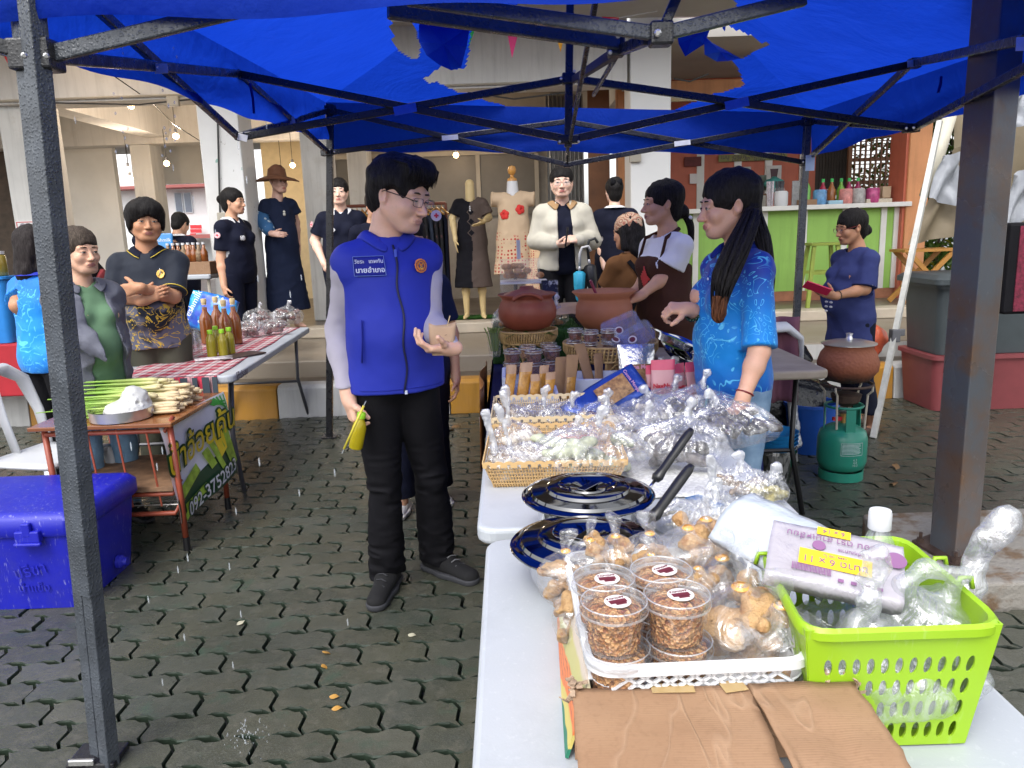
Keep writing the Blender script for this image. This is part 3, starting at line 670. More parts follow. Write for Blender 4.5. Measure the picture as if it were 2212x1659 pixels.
#  SOLID MODELLER (distance fields -> one smooth surface)
class SD:
 def __init__(s,lo,hi,h):
  s.lo=np.array(lo,dtype=np.float32); s.h=h; s.n=[int(math.ceil((b-a)/h))+1 for a,b in zip(lo,hi)]
  s.F=np.full(s.n,1.0,dtype=np.float32); s.m=Matrix.Identity(4)
  s.ax=[(s.lo[i]+h*np.arange(s.n[i])).astype(np.float32)for i in range(3)]
 def _loc(s,lo,hi):
  sl=[]; cs=[]
  for i in range(3):
   a=max(0,int(math.floor((lo[i]-s.lo[i])/s.h))); b=min(s.n[i],int(math.ceil((hi[i]-s.lo[i])/s.h))+1)
   if b<=a:return None,None
   sl.append(slice(a,b)); sh=[1,1,1]; sh[i]=b-a; cs.append(s.ax[i][a:b].reshape(sh))
  return tuple(sl),cs
 def _put(s,sl,d,k,sub):
  f=s.F[sl]
  if sub:
   d=-d
   if k>0:hh=np.clip(.5-.5*(f-d)/k,0,1); s.F[sl]=f*(1-hh)+d*hh+k*hh*(1-hh)
   else:s.F[sl]=np.maximum(f,d)
  elif k>0:hh=np.clip(.5+.5*(f-d)/k,0,1); s.F[sl]=f*(1-hh)+d*hh-k*hh*(1-hh)
  else:s.F[sl]=np.minimum(f,d)
 def cone(s,a,b,ra,rb,k=.02,fl=None,sub=False):
  sc=abs(s.m.to_3x3().determinant())**(1/3); ra*=sc; rb*=sc
  a=np.array(s.m@Vector(a),dtype=np.float32); b=np.array(s.m@Vector(b),dtype=np.float32); R=max(ra,rb)*(max(1,fl[1])if fl else 1)+k+2.5*s.h
  sl,c=s._loc(np.minimum(a,b)-R,np.maximum(a,b)+R)
  if sl is None:return s
  ab=b-a; L2=float(ab@ab)+1e-12; x,y,z=c[0]-a[0],c[1]-a[1],c[2]-a[2]
  t=np.clip((x*ab[0]+y*ab[1]+z*ab[2])/L2,0,1); qx,qy,qz=x-t*ab[0],y-t*ab[1],z-t*ab[2]
  q2=qx*qx+qy*qy+qz*qz; r=ra+(rb-ra)*t
  if fl:
   e=s.m.to_3x3()@Vector(fl[0]); e.normalize(); qe=qx*e[0]+qy*e[1]+qz*e[2]; q2=np.maximum(q2+qe*qe*(1/fl[1]**2-1),0)
   d=(np.sqrt(q2)-r)*min(1,fl[1])
  else:d=np.sqrt(q2)-r
  s._put(sl,d,k,sub); return s
 def path(s,pts,rs,k=.02,fl=None):
  for i in range(len(pts)-1):s.cone(pts[i],pts[i+1],rs[i],rs[i+1],k,fl)
  return s
 def ell(s,c,r,k=.02,rot=None,sub=False):
  m3=s.m.to_3x3()@(Euler(rot).to_matrix()if rot is not None else Matrix.Identity(3)); c=np.array(s.m@Vector(c),dtype=np.float32)
  nj=[m3.col[j].length for j in range(3)]; r=[r[j]*nj[j]for j in range(3)]
  for j in range(3):m3.col[j]=m3.col[j]/nj[j]
  ext=np.array([math.sqrt(sum((m3[i][j]*r[j])**2 for j in range(3)))for i in range(3)])+k+2.5*s.h
  sl,g=s._loc(c-ext,c+ext)
  if sl is None:return s
  x,y,z=g[0]-c[0],g[1]-c[1],g[2]-c[2]; k0=0; k1=0
  for j in range(3):
   p=x*m3[0][j]+y*m3[1][j]+z*m3[2][j]; q=p/r[j]; k0=k0+q*q; q=q/r[j]; k1=k1+q*q
  k0=np.sqrt(k0); k1=np.sqrt(k1)+1e-6
  s._put(sl,k0*(k0-1)/k1,k,sub); return s
 def cut(s,n,d,k=0):
  n=Vector(n).normalized(); pl=s.ax[0].reshape(-1,1,1)*n.x+s.ax[1].reshape(1,-1,1)*n.y+s.ax[2].reshape(1,1,-1)*n.z-d
  if k>0:hh=np.clip(.5-.5*(s.F-pl)/k,0,1); s.F=s.F*(1-hh)+pl*hh+k*hh*(1-hh)
  else:s.F=np.maximum(s.F,pl)
  return s
 def slot(s,xc,w0,w1,z1=1.5):
  z=s.ax[2].reshape(1,1,-1); w=w0+w1*np.clip(z1-z,0,1); d=np.maximum(np.abs(s.ax[0].reshape(-1,1,1)-xc*(z1-z)*2)-w,s.ax[1].reshape(1,-1,1)+.03); s.F=np.maximum(s.F,-d); return s
 def disp(s,fn,band=.04):
  ix=np.nonzero(np.abs(s.F)<band); s.F[ix]+=fn(s.ax[0][ix[0]],s.ax[1][ix[1]],s.ax[2][ix[2]]).astype(np.float32); return s
 def verts(s):
  F=s.F.copy()
  F[0],F[-1]=np.maximum(F[0],.001),np.maximum(F[-1],.001); F[:,0],F[:,-1]=np.maximum(F[:,0],.001),np.maximum(F[:,-1],.001); F[:,:,0],F[:,:,-1]=np.maximum(F[:,:,0],.001),np.maximum(F[:,:,-1],.001)
  S=F<0; cn=np.zeros([n-1 for n in s.n],dtype=np.int8)
  for i in(0,1):
   for j in(0,1):
    for k in(0,1):cn+=S[i:s.n[0]-1+i,j:s.n[1]-1+j,k:s.n[2]-1+k]
  act=np.argwhere((cn>0)&(cn<8)); na=len(act)
  if not na:return np.zeros((0,3)),np.zeros((0,4),dtype=np.int32)
  idx=np.full(cn.shape,-1,dtype=np.int32); idx[act[:,0],act[:,1],act[:,2]]=np.arange(na)
  off=np.array([(i,j,k)for i in(0,1)for j in(0,1)for k in(0,1)])
  val=np.stack([F[act[:,0]+o[0],act[:,1]+o[1],act[:,2]+o[2]]for o in off],1)
  acc=np.zeros((na,3),dtype=np.float32); cnt=np.zeros(na,dtype=np.float32)
  for a in range(8):
   for b in range(a+1,8):
    if np.abs(off[a]-off[b]).sum()!=1:continue
    m=(val[:,a]<0)!=(val[:,b]<0); t=val[m,a]/(val[m,a]-val[m,b]); acc[m]+=off[a]+t[:,None]*(off[b]-off[a]); cnt[m]+=1
  V=s.lo+s.h*(act+acc/cnt[:,None]); Q=[]
  for ax_ in range(3):
   u,w=[(1,2),(2,0),(0,1)][ax_]; A=[slice(None)]*3; Bs=[slice(None)]*3; A[ax_]=slice(0,-1); Bs[ax_]=slice(1,None)
   sa,sb=S[tuple(A)],S[tuple(Bs)]; e=np.argwhere(sa!=sb); e=e[(e[:,u]>0)&(e[:,w]>0)&(e[:,u]<s.n[u]-1)&(e[:,w]<s.n[w]-1)]
   if not len(e):continue
   def cell(du,dw):
    q=e.copy(); q[:,u]+=du; q[:,w]+=dw; return idx[q[:,0],q[:,1],q[:,2]]
   q=np.stack([cell(-1,-1),cell(0,-1),cell(0,0),cell(-1,0)],1); fl=~sa[e[:,0],e[:,1],e[:,2]]; q[fl]=q[fl][:,::-1]; Q.append(q)
  return V,np.concatenate(Q)
def npmesh(parts,mats=(),mi=None,name='m'):
 """parts: list of (V, Q); one mesh"""
 V=np.concatenate([p[0]for p in parts]); o=0; Q=[]
 for p in parts:Q.append(p[1]+o); o+=len(p[0])
 Q=np.concatenate(Q); me=bpy.data.meshes.new(name); me.vertices.add(len(V)); me.vertices.foreach_set('co',V.astype(np.float32).ravel())
 me.loops.add(len(Q)*4); me.loops.foreach_set('vertex_index',Q.astype(np.int32).ravel()); me.polygons.add(len(Q)); me.polygons.foreach_set('loop_start',np.arange(0,len(Q)*4,4,dtype=np.int32))
 try:me.polygons.foreach_set('loop_total',np.full(len(Q),4,dtype=np.int32))
 except Exception:pass
 for m in mats:me.materials.append(m)
 if mi is not None:me.polygons.foreach_set('material_index',mi(V[Q].mean(1)).astype(np.int32))
 me.update(calc_edges=True); me.validate(); me.shade_smooth(); return me
def smooth(V,Q,it=2,f=.5):
 for _ in range(it):
  a=np.zeros_like(V); c=np.zeros(len(V),dtype=np.float32)
  for i in range(4):
   j=(i+1)%4; np.add.at(a,Q[:,i],V[Q[:,j]]); np.add.at(c,Q[:,i],1); np.add.at(a,Q[:,j],V[Q[:,i]]); np.add.at(c,Q[:,j],1)
  V=V*(1-f)+f*a/np.maximum(c,1)[:,None]
 return V,Q
#  PEOPLE
def mat_skin(name,col,lip=False):
 if name in _mats:return _mats[name]
 t=NT(name); co=t.co('Object')
 c=t.mix(t.ramp(t.noise(co,14,4,.6),[(.3,0),(.7,1)]),tuple(x*.92 for x in col),tuple(min(1,x*a)for x,a in zip(col,(1.10,1.02,.98))))
 c=t.mix(t.ramp(t.noise(co,160,2),[(.55,0),(.8,.25)]),c,tuple(x*.7 for x in col))
 _mats[name]=t.done(t.bsdf(c,.45,0,t.bump(t.noise(co,420,2),.12,.001),.4,sss=.12)); return _mats[name]
def mat_hair(name,col,dirn=(1,1,.12)):
 if name in _mats:return _mats[name]
 t=NT(name); co=t.co('Object',scale=dirn)
 n=t.noise(co,170,3,.6); c=t.mix(t.ramp(n,[(.4,0),(.75,1)]),col,tuple(min(1,x*2.6+.006)for x in col))
 _mats[name]=t.done(t.bsdf(c,.60,0,t.bump(n,.9,.004),.16)); return _mats[name]
HAIR=mat_hair('hair_black',(.007,.006,.006)); HAIRG=mat_hair('hair_greybrown',(.035,.026,.02))
LASH=M('lash',(.006,.005,.005),.6,var=0); EYEW=M('eye_white',(.40,.36,.33),.3,var=0)
def cloth(name,col,var=.10,rough=.8,weave=.25,vs=5,sheen=.0,col2=None):
 if name in _mats:return _mats[name]
 t=NT(name); co=t.co('Object'); c=t.mix(t.ramp(t.noise(co,vs,4,.6),[(.3,0),(.7,1)]),tuple(x*(1-var)for x in col),tuple(min(1,x*(1+var))for x in col)if col2 is None else col2)
 h=t.math('ADD',t.noise(co,700,1),t.math('MULTIPLY',t.noise(co,22,4,.65),1.2))
 _mats[name]=t.done(t.bsdf(c,rough,0,t.bump(h,weave,.004),.2,sheen=sheen)); return _mats[name]
class Fig:
 """one person or mannequin; local frame: faces -y, own left is +x, height 1.70"""
 def __init__(s,name,label,cat,u,Y,base,vtop,rz,skin,hair=None,group=None,wid=1.0,female=True,bust=.0,belly=.0,fine=.006,x=None,height=None,hairmat=None,hs=1.06):
  s.hs=hs; s.top=P(u,vtop,Y); x=s.top.x if x is None else x
  s.H=(s.top.z-base)if height is None else height; s.k=s.H/1.72
  s.t=T(name,label,cat,(x,Y,base),R_(rz),group); s.t.scale=(s.k,)*3
  s.inv=(Matrix.Translation((x,Y,base))@Matrix.Rotation(R_(rz),4,'Z')@Matrix.Scale(s.k,4)).inverted()
  s.skin=skin; s.hm=hairmat or HAIR; s.w=wid; s.f=female; s.bust=bust; s.belly=belly; s.fine=fine/s.k
  sw=(.150 if female else.172)*wid; s.sh={'L':Vector((sw,.012,1.368)),'R':Vector((-sw,.012,1.368))}
  s.hip={'L':Vector((.088*wid,.0,.90)),'R':Vector((-.088*wid,.0,.90))}
  s.knee={'L':Vector((.098,-.015,.48)),'R':Vector((-.098,-.015,.48))}; s.ank={'L':Vector((.10,.02,.085)),'R':Vector((-.10,.02,.085))}
  s.fdir={'L':Vector((.15,-1,0)).normalized(),'R':Vector((-.15,-1,0)).normalized()}
  s.el={}; s.wr={}; s.hd={}; s.hn={}; s.curl={'L':.5,'R':.5}
  for q,sg in(('L',1),('R',-1)):
   s.el[q]=s.sh[q]+Vector((sg*.055,.02,-.285)); s.wr[q]=s.sh[q]+Vector((sg*.065,-.03,-.53)); s.hd[q]=None; s.hn[q]=Vector((-sg,0,0))
  s.hm4=Matrix.Identity(4); s.parts=[]; s.lean=0
 def L(s,p):return s.inv@Vector(p)
 def D(s,d):return(s.inv.to_3x3()@Vector(d)).normalized()
 def arm(s,q,el,wr,hd=None,hn=None,curl=None):
  """world points / directions"""
  s.el[q]=s.L(el); s.wr[q]=s.L(wr)
  if hd is not None:s.hd[q]=s.D(hd)
  if hn is not None:s.hn[q]=s.D(hn)
  if curl is not None:s.curl[q]=curl
  for a,b,Lm in((s.sh[q],s.el,.285),(None,s.wr,.25)):
   a=a if a is not None else s.el[q]; d=b[q]-a
   if d.length>Lm*1.12:b[q]=a+d.normalized()*Lm*1.12
   if d.length<Lm*.62:b[q]=a+d.normalized()*Lm*.62
  return s
 def leg(s,q,foot,toe,knee=None):
  f=s.L(foot); s.ank[q]=Vector((f.x,f.y,f.z+.085)); s.fdir[q]=s.D(toe); s.fdir[q].z=0; s.fdir[q].normalize()
  s.knee[q]=(s.hip[q]+s.ank[q])/2+Vector((0,-.03,.0))if knee is None else s.L(knee); return s
 def head(s,yaw=0,pitch=0,roll=0):
  pv=Vector((0,.02,1.49)); s.hm4=Matrix.Translation(pv)@Euler((R_(pitch),R_(roll),R_(yaw))).to_matrix().to_4x4()@Matrix.Translation(Vector((0,-.012,1.602))-pv); return s
 def hand(s,S,q,thick=1.0):
  w=s.wr[q]; d=s.hd[q]if s.hd[q]is not None else(w-s.el[q]).normalized(); d=d.normalized(); n=s.hn[q]; n=(n-d*n.dot(d)).normalized(); sg=1 if q=='L' else-1
  lat=d.cross(n)*sg*-1.0
  g=thick*(.92 if s.f else 1.0); cu=s.curl[q]; S.cone(w-d*.02,w+d*.02,.025*g,.026*g,.02)
  for i,(lx,ln)in enumerate(((.029,.086),(.010,.089),(-.010,.085),(-.027,.077))):
   kn=w+d*ln*g+lat*lx*g; S.cone(w+d*.015+lat*lx*.55*g,kn,.0155*g,.0115*g,.016)
   c=cu[i]if hasattr(cu,'__len__')else cu; dd=d; p=kn; r0=.0092*g*(1,1.02,.98,.88)[i]
   for sL,f in zip(((.042,.026,.020),(.046,.029,.021),(.043,.027,.020),(.034,.021,.018))[i],(.9,1.0,.7)):
    dd=(Matrix.Rotation(c*f,3,d.cross(n))@dd).normalized(); p2=p+dd*sL*g; S.cone(p,p2,r0,r0*.88,.004); p=p2; r0*=.88
  td=(d*.55+lat*.75+n*.35).normalized(); p=w+d*.028*g+lat*.022*g; S.cone(w+d*.01,p,.018*g,.016*g,.015); r0=.0135*g; c=s.curl[q+'t']if q+'t' in s.curl else.35
  for sL in(.034,.030,.024):
   p2=p+td*sL*g; S.cone(p,p2,r0,r0*.86,.007); p=p2; r0*=.86; td=(td*(1-c)+(d*.8+n*.5)*c).normalized()
 def skinarm(s,q,frm=.0,h=None,thick=1.0):
  """arm from somewhere on the upper arm to the finger tips"""
  sh,el,wr=s.sh[q],s.el[q],s.wr[q]; a=sh.lerp(el,frm); pts=[a,el,wr]; d=s.hd[q]if s.hd[q]is not None else(wr-el).normalized(); pts+=[wr+d*.20,wr+d*.1+s.hn[q].normalized()*.1]
  lo=[min(p[i]for p in pts)-.09 for i in range(3)]; hi=[max(p[i]for p in pts)+.09 for i in range(3)]
  S=SD(lo,hi,h or s.fine); g=s.w*(.92 if s.f else 1.02)*thick
  S.cone(a,el,lerp(.052,.043,frm)*g,.039*g,.015); mid=el.lerp(wr,.3); S.cone(el,mid,.040*g,.041*g,.03); S.cone(mid,wr,.041*g,.026*g,.02); s.hand(S,q); s.parts.append(S.verts())
 def skinhead(s,h=None,wide=1.0,smile=0,jaw=1.0,neckr=.054,age=0,eo=1.0):
  h=h or s.fine; c=s.hm4@Vector((0,0,0)); S=SD((c.x-.16,c.y-.20,1.36),(c.x+.16,c.y+.19,1.82),h); M4=s.hm4@Matrix.Translation((0,0,.012*(s.hs-1)/.06))@Matrix.Diagonal((wide*s.hs,s.hs,s.hs,1)); S.m=M4
  S.ell((0,.018,.032),(.074,.096,.086),.02); S.ell((0,-.028,-.03),(.062*jaw,.066,.078),.035); S.ell((0,-.072,-.089),(.024,.021,.018),.03)
  for g in(-1,1):
   S.cone((g*.056*jaw,.0,-.045),(g*.028,-.062,-.088),.016,.016,.03); S.ell((g*.04,-.066,-.025),(.024,.022,.024),.02)
  S.cone((-.042,-.074,.026),(.042,-.074,.026),.0135,.0135,.018); S.ell((0,-.016,.050),(.058,.058,.044),.02)
  for g in(-1,1):S.ell((g*.031,-.108,.004),(.017,.016,.011),.012,sub=True)
  for g in(-1,1):S.ell((g*.031,-.0835,.0085),(.0175,.0115,.0075),.006); S.ell((g*.031,-.0825,-.0045),(.016,.010,.005),.005)
  S.cone((0,-.084,.014),(0,-.110,-.028),.0080,.0115,.010); S.ell((0,-.113,-.031),(.012,.010,.009),.006)
  for g in(-1,1):S.ell((g*.0125,-.102,-.034),(.0085,.010,.0075),.006)
  S.ell((0,-.090,-.060),(.026,.013,.012),.014); S.ell((0,-.0935,-.056),(.021+.004*smile,.0070,.0048),.005); S.ell((0,-.0925,-.0675),(.019+.003*smile,.0075,.0058),.005)
  S.cone((-.022-.005*smile,-.094,-.062+.005*smile),(0,-.104,-.062),.0016,.0020,.002,sub=True); S.cone((.022+.005*smile,-.094,-.062+.005*smile),(0,-.104,-.062),.0016,.0020,.002,sub=True)
  if age:
   for g in(-1,1):S.cone((g*.022,-.098,-.034),(g*.036,-.086,-.062),.002,.0016,.004,sub=True)
  for g in(-1,1):
   S.ell((g*.077,.008,-.008),(.010,.020,.032),.006,rot=(R_(-8),R_(g*12),R_(g*18))); S.ell((g*.086,.003,-.004),(.007,.010,.018),.004,sub=True)
  S.m=Matrix.Identity(4); nb=s.hm4@Vector((0,.028,-.075)); S.cone(nb,(0,.025,1.44),neckr,neckr*1.05,.03); S.cone((0,.025,1.44),(0,.02,1.36),neckr*1.05,.075,.03); s.parts.append(smooth(*S.verts(),1,.35))
  for g in(-1,1):
   b=B(); m=M4
   o=Vector((g*.0305,-.0855,.0035)); b.ball((0,0,0),.0105,10,8,(1.30,.95,.42*eo)); b.cur=1; b.ball((0,-.0060,0),.0058,8,6,(1,.9,.80*eo)); b.cur=2; b.tube([(-.014*1,.001,-.0005),(-.006,-.0078,.0042*eo),(.006,-.0078,.0044*eo),(.0145,.001,-.0005)],[.0012,.0024,.0024,.0012],5)
   b.v=[tuple(m@(Vector(p)+o))for p in b.v]; b.obj('eye',[EYEW,LASH,LASH],s.t,smooth=True)
   b=B(); b.tube([(g*.014,-.0900,.0290),(g*.028,-.0935,.0315),(g*.047,-.0825,.0280)],[.0030,.0036,.0018],5,flat=.8); b.v=[tuple(m@Vector(p))for p in b.v]; b.obj('eyebrow',s.hm,s.t,smooth=True)
  s.M4=M4
  if smile:b=B(); b.ball((0,0,0),.004,10,6,(4.2,1,.85)); b.v=[tuple(M4@(Vector(p)+Vector((0,-.0965+6*p[0]**2,-.0618+5*p[0]**2))))for p in b.v]; b.obj('teeth',M('teeth',(.7,.66,.6),.3,var=0),s.t,smooth=True)
 def lipmat(s,col):
  inv=s.hm4.inverted(); R3=np.array(inv.to_3x3()); tr=np.array(inv.translation)
  def fn(c):
   p=c@R3.T+tr; return((np.abs(p[:,0])/(.021*s.hs))**2+((p[:,2]+.062*s.hs-.012*(s.hs-1)/.06)/(.0100*s.hs))**2<1)&(p[:,1]<-.088)
  return M('lip_%02x%02x'%(int(col[0]*255),int(col[1]*255)),col,.4,var=.05),fn
 def body(s,lips=(.33,.10,.085),core=True,legs=False):
  if core:
   S=SD((-.26,-.16,.82),(.26,.17,1.47),.02); s.torso(S,-.016); s.parts.append(S.verts())
  lm,fn=s.lipmat(lips); s.t2=put('body',npmesh(s.parts,[s.skin,lm],fn),None,s.t); return s
 def bare(s,h=.007,shoes=None):
  for q in 'LR':
   k,a=s.knee[q],s.ank[q]; f=s.fdir[q]; S=SD([min(k[i],a[i])-.17 for i in range(3)],[max(k[i],a[i])+.17 for i in range(3)],h)
   S.cone(k,k.lerp(a,.35),.046,.048,.03); S.cone(k.lerp(a,.35),a,.048,.033,.03); S.cone(a+Vector((0,.02,-.05)),a+f*.10+Vector((0,0,-.06)),.032,.022,.03); S.cone(a+f*.08+Vector((0,0,-.06)),a+f*.17+Vector((0,0,-.068)),.030,.014,.02,fl=((0,0,1),.7)); S.cut((0,0,-1),0.0); s.parts.append(S.verts())
 def torso(s,S,off=0.0,slim=1.0,hipw=1.0):
  w=s.w; o=off; f=s.f; bl=s.belly
  S.ell((0,.012,.93),(.163*w*hipw+o,.115*w+o,.13+o),.05); S.ell((0,-.008-bl*.4,1.09),((.138 if f else.150)*w*slim+o,.105*w+bl*.6+o,.16+o),.06)
  S.ell((0,.006,1.255),((.146 if f else.162)*w+o,(.104 if f else.112)*w+o,.165+o),.06); a,b=s.sh['R'],s.sh['L']
  S.cone(a.lerp(b,.05),a.lerp(b,.95),.044+o,.044+o,.05); S.cone((0,.025,1.405),a.lerp(b,.10),.052+o,.036+o,.045); S.cone((0,.025,1.405),a.lerp(b,.90),.052+o,.036+o,.045)
  if s.bust:
   for g in(-1,1):S.ell((g*.068*w,-.085*w,1.255),(.058+s.bust*.3,.045+s.bust,.058),.05)
 def shirt(s,mat,name='shirt',off=.014,sleeve='short',hem=.86,h=.009,fold=.008,neck=.062,vneck=0,hemw=None,slv=.0,slen=None,slim=1.0,seed=3,mi=None,mats=None,sides='LR',hook=None):
  hb=.02; xm=max(.34,max(abs(p.x)for p in list(s.el.values())+list(s.wr.values()))+.1); ym=max([.22]+[abs(p.y)+.1 for p in list(s.el.values())+(list(s.wr.values())if sleeve=='long' else[])])
  S=SD((-xm,-ym,min(hem-.02,min(p.z for p in s.wr.values())-.06 if sleeve=='long' else 9)),(xm,ym,1.56),h/s.k if False else h); s.torso(S,off,slim)
  if hemw:S.cone((0,0,1.06),(0,0,hem),.145*s.w+off,hemw,.05,fl=((0,1,0),.72))
  for q in sides:
   sh,el,wr=s.sh[q],s.el[q],s.wr[q]; g=s.w
   if sleeve=='none':continue
   t=slen or(1.0 if sleeve=='long' else.72); e2=sh.lerp(el,min(1,t)); S.cone(sh.lerp(e2,.06),e2,.049*g+slv*.45,(.052 if sleeve=='short' else.046)*g+slv*1.25,.045)
   if sleeve=='short':d=(el-sh).normalized(); s._capcut(S,e2,d)
   if sleeve=='long':
    m=el.lerp(wr,.35); S.cone(el,m,.046*g+slv,.045*g+slv,.025); S.cone(m,wr.lerp(el,.06),.045*g+slv,.034*g+slv*.8,.02)
  S.cut((0,0,-1),-hem); S.cone((0,.022,1.40),(0,.010,1.60),neck,neck+.012,.01,sub=True)
  if vneck:S.cone((0,-.07,1.47),(0,-.16,1.47-vneck),.05,.012,.008,sub=True)
  if hook:hook(S)
  if fold:
   sd=seed
   def dfn(x,y,z):
    a=vnoise(x*1.0,y*1.0,z*.45,13,sd); b_=vnoise(x+z*.6,y,z*1.2-x*.5,9,sd+1); c=vnoise(x,y,z,30,sd+2)
    return fold*(.55*a+.8*np.abs(b_)+.22*c)
   S.disp(dfn)
  s.sh_mesh=S.verts(); m=npmesh([s.sh_mesh],mats or[mat],mi); return put(name,m,None,s.t)
 def _capcut(s,S,p,d):
  R=.10; sl,c=S._loc(np.array(p)-R+np.array(d)*.045,np.array(p)+R+np.array(d)*.045)
  if sl is None:return
  pl=(c[0]-p[0])*d[0]+(c[1]-p[1])*d[1]+(c[2]-p[2])*d[2]; rad=np.sqrt((c[0]-p[0])**2+(c[1]-p[1])**2+(c[2]-p[2])**2); S.F[sl]=np.where((pl>0)&(rad<.095),np.maximum(S.F[sl],pl),S.F[sl])
 def trousers(s,mat,hem=.05,off=.012,h=.009,top=1.02,flare=.0,fold=.006,name='trousers',seed=8,slim=1.0):
  pts=list(s.knee.values())+list(s.ank.values()); S=SD((min(p.x for p in pts)-.16,min(p.y for p in pts)-.18,hem-.02),(max(p.x for p in pts)+.16,max(p.y for p in pts)+.2,top+.03),h); w=s.w
  S.ell((0,.012,.95),(.160*w+off,.112*w+off,.13+off),.03)
  for q in 'LR':
   hp,k,a=s.hip[q],s.knee[q],s.ank[q]; S.cone(hp+Vector((0,.01,-.02)),k,.086*w*slim+off,.060*slim+off,.03); S.cone(k,a+Vector((0,.01,-.02)),.060*slim+off,.050*slim+off+flare,.02)
  S.cut((0,0,1),top); S.cut((0,0,-1),-hem)
  if fold:
   def dfn(x,y,z):
    lo=np.clip((.32-z)/.25,0,1); kn=np.exp(-((z-.47)/.09)**2)
    return fold*(.6*vnoise(x,y,z*.3,12,seed)+(1.5*lo+.9*kn+.25)*np.abs(vnoise(x*.6,y*.6,z*1.8,20,seed+1))-.4*lo)
   S.disp(dfn)
  return put(name,npmesh([S.verts()],[mat]),None,s.t)
 def shoes(s,mat,sole,name='shoe',L=.19,h=.006,low=False):
  for q in 'LR':
   a=s.ank[q]; f=s.fdir[q]; side=Vector((-f.y,f.x,0)); g=Vector((a.x,a.y,a.z-.085)); S=SD((g.x-.24,g.y-.24,g.z-.01),(g.x+.24,g.y+.24,g.z+.14),h)
   if low:S.cone(g-f*.05+Vector((0,0,.03)),g+f*(L-.04)+Vector((0,0,.028)),.036,.038,.02,fl=((0,0,1),.85)); S.ell(g+f*.03+Vector((0,0,.075)),(.030,.030,.04),.01,sub=True)
   else:
    S.cone(g-f*.05+Vector((0,0,.05)),g+f*.05+Vector((0,0,.062)),.040,.038,.02); S.cone(g+f*.05+Vector((0,0,.055)),g+f*(L-.03)+Vector((0,0,.034)),.040,.040,.03,fl=((0,0,1),.8)); S.cone(g-f*.01+Vector((0,0,.06)),g+f*.0+Vector((0,0,.10)),.044,.044,.02)
   S.cut((0,0,-1),-(g.z+.022)); o=put(name,npmesh([S.verts()],[mat]),None,s.t)
   S=SD((g.x-.24,g.y-.24,g.z-.01),(g.x+.24,g.y+.24,g.z+.06),h); S.cone(g-f*.055+Vector((0,0,.02)),g+f*.05+Vector((0,0,.02)),.043,.044,.02); S.cone(g+f*.05+Vector((0,0,.02)),g+f*(L-.03)+Vector((0,0,.022)),.046,.044,.03); S.cut((0,0,1),g.z+.028); S.cut((0,0,-1),-g.z-.001)
   put('sole',npmesh([S.verts()],[sole]),None,o)
 def collar(s,mat,r=.066,hgt=.034,open_=.42,drop=.06,name='collar',spread=.045,z=1.452,thick=.004):
  b=B(); n=28; rings=[[],[],[]]
  for i in range(n+1):
   a=-math.pi/2+open_*.5+(2*math.pi-open_)*i/n; ca_,sa_=math.cos(a),math.sin(a); fr=max(0,-sa_)**3
   rings[0].append((r*ca_,.02+r*sa_*1.02,z-.012-fr*.03)); rings[1].append((r*.98*ca_,.02+r*sa_,z+hgt-fr*.042)); rr=r+spread*(1-.25*fr); rings[2].append((rr*ca_*(1+.25*fr),.02+rr*sa_*(1.0+.12*fr),z-.008-fr*drop))
  b.loft(rings,cap=False,closed=False); return b.obj(name,mat,s.t,smooth=True,solid=thick,subd=1)
 def haircap(s,style,h=None,fringe=.045,name='hair',vol=1.0):
  h=h or s.fine; c=s.hm4@Vector((0,0,0)); S=SD((c.x-.24,c.y-.26,c.z-.62),(c.x+.24,c.y+.36,c.z+.20),h); S.m=s.M4
  v=.010*vol
  if style=='short':
   S.ell((0,.022,.040),(.083+v,.105+v,.092+v),.02); S.ell((0,-.050,.100),(.068,.062,.034+v),.03)
   S.ell((0,.06,-.01),(.070,.062,.075),.02)
   S.ell((0,-.118,-.040),(.100,.086,.102),.006,sub=True); S.ell((0,-.05,-.085),(.12,.105,.075),.006,sub=True)
   for g in(-1,1):S.ell((g*.088,-.046,-.022),(.036,.062,.060),.006,sub=True)
  elif style=='mop':
   S.ell((0,.012,.044),(.102,.118,.098),.02); S.ell((0,.05,-.03),(.085,.072,.08),.03); S.ell((0,-.055,.070),(.085,.058,.046),.03)
   for g in(-1,1):S.ell((g*.082,-.020,.0),(.018,.035,.05),.02)
   S.ell((0,-.120,-.050),(.070,.085,.092),.008,sub=True); S.ell((0,-.05,-.12),(.13,.115,.075),.01,sub=True)
  else:
   S.ell((0,.020,.042),(.083+v*.5,.107+v*.5,.091+v*.5),.02); S.ell((0,.055,-.02),(.066,.062,.07),.02)
   S.ell((0,.062,-.055),(.058,.045,.055),.02); S.ell((0,-.130,-.038),(.092,.082,.102),.008,sub=True); S.ell((0,-.070,-.100),(.12,.098,.075),.01,sub=True)
   for g in(-1,1):S.ell((g*.092,-.002,-.032),(.034,.028,.045),.006,sub=True)
   if style=='bun':S.ell((0,.125,.025),(.045,.038,.045),.012)
   if style=='lowbun':S.ell((0,.118,-.045),(.040,.034,.042),.012)
   if style=='highbun':S.ell((0,.075,.105),(.050,.045,.035),.012)
   if style=='bob':
    S.path([(0,.07,-.02),(0,.08,-.13)],[.082,.078],.03,fl=((0,1,0),.6))
    for g in(-1,1):S.path([(g*.075,.01,0),(g*.078,.02,-.12)],[.026,.024],.03)
  S.disp(lambda x,y,z:.0035*vnoise(x,y,z*.3,60,21)+.005*vnoise(x,y,z,22,22)); s.H_=S
  return put(name,npmesh([S.verts()],[s.hm]),None,s.t)
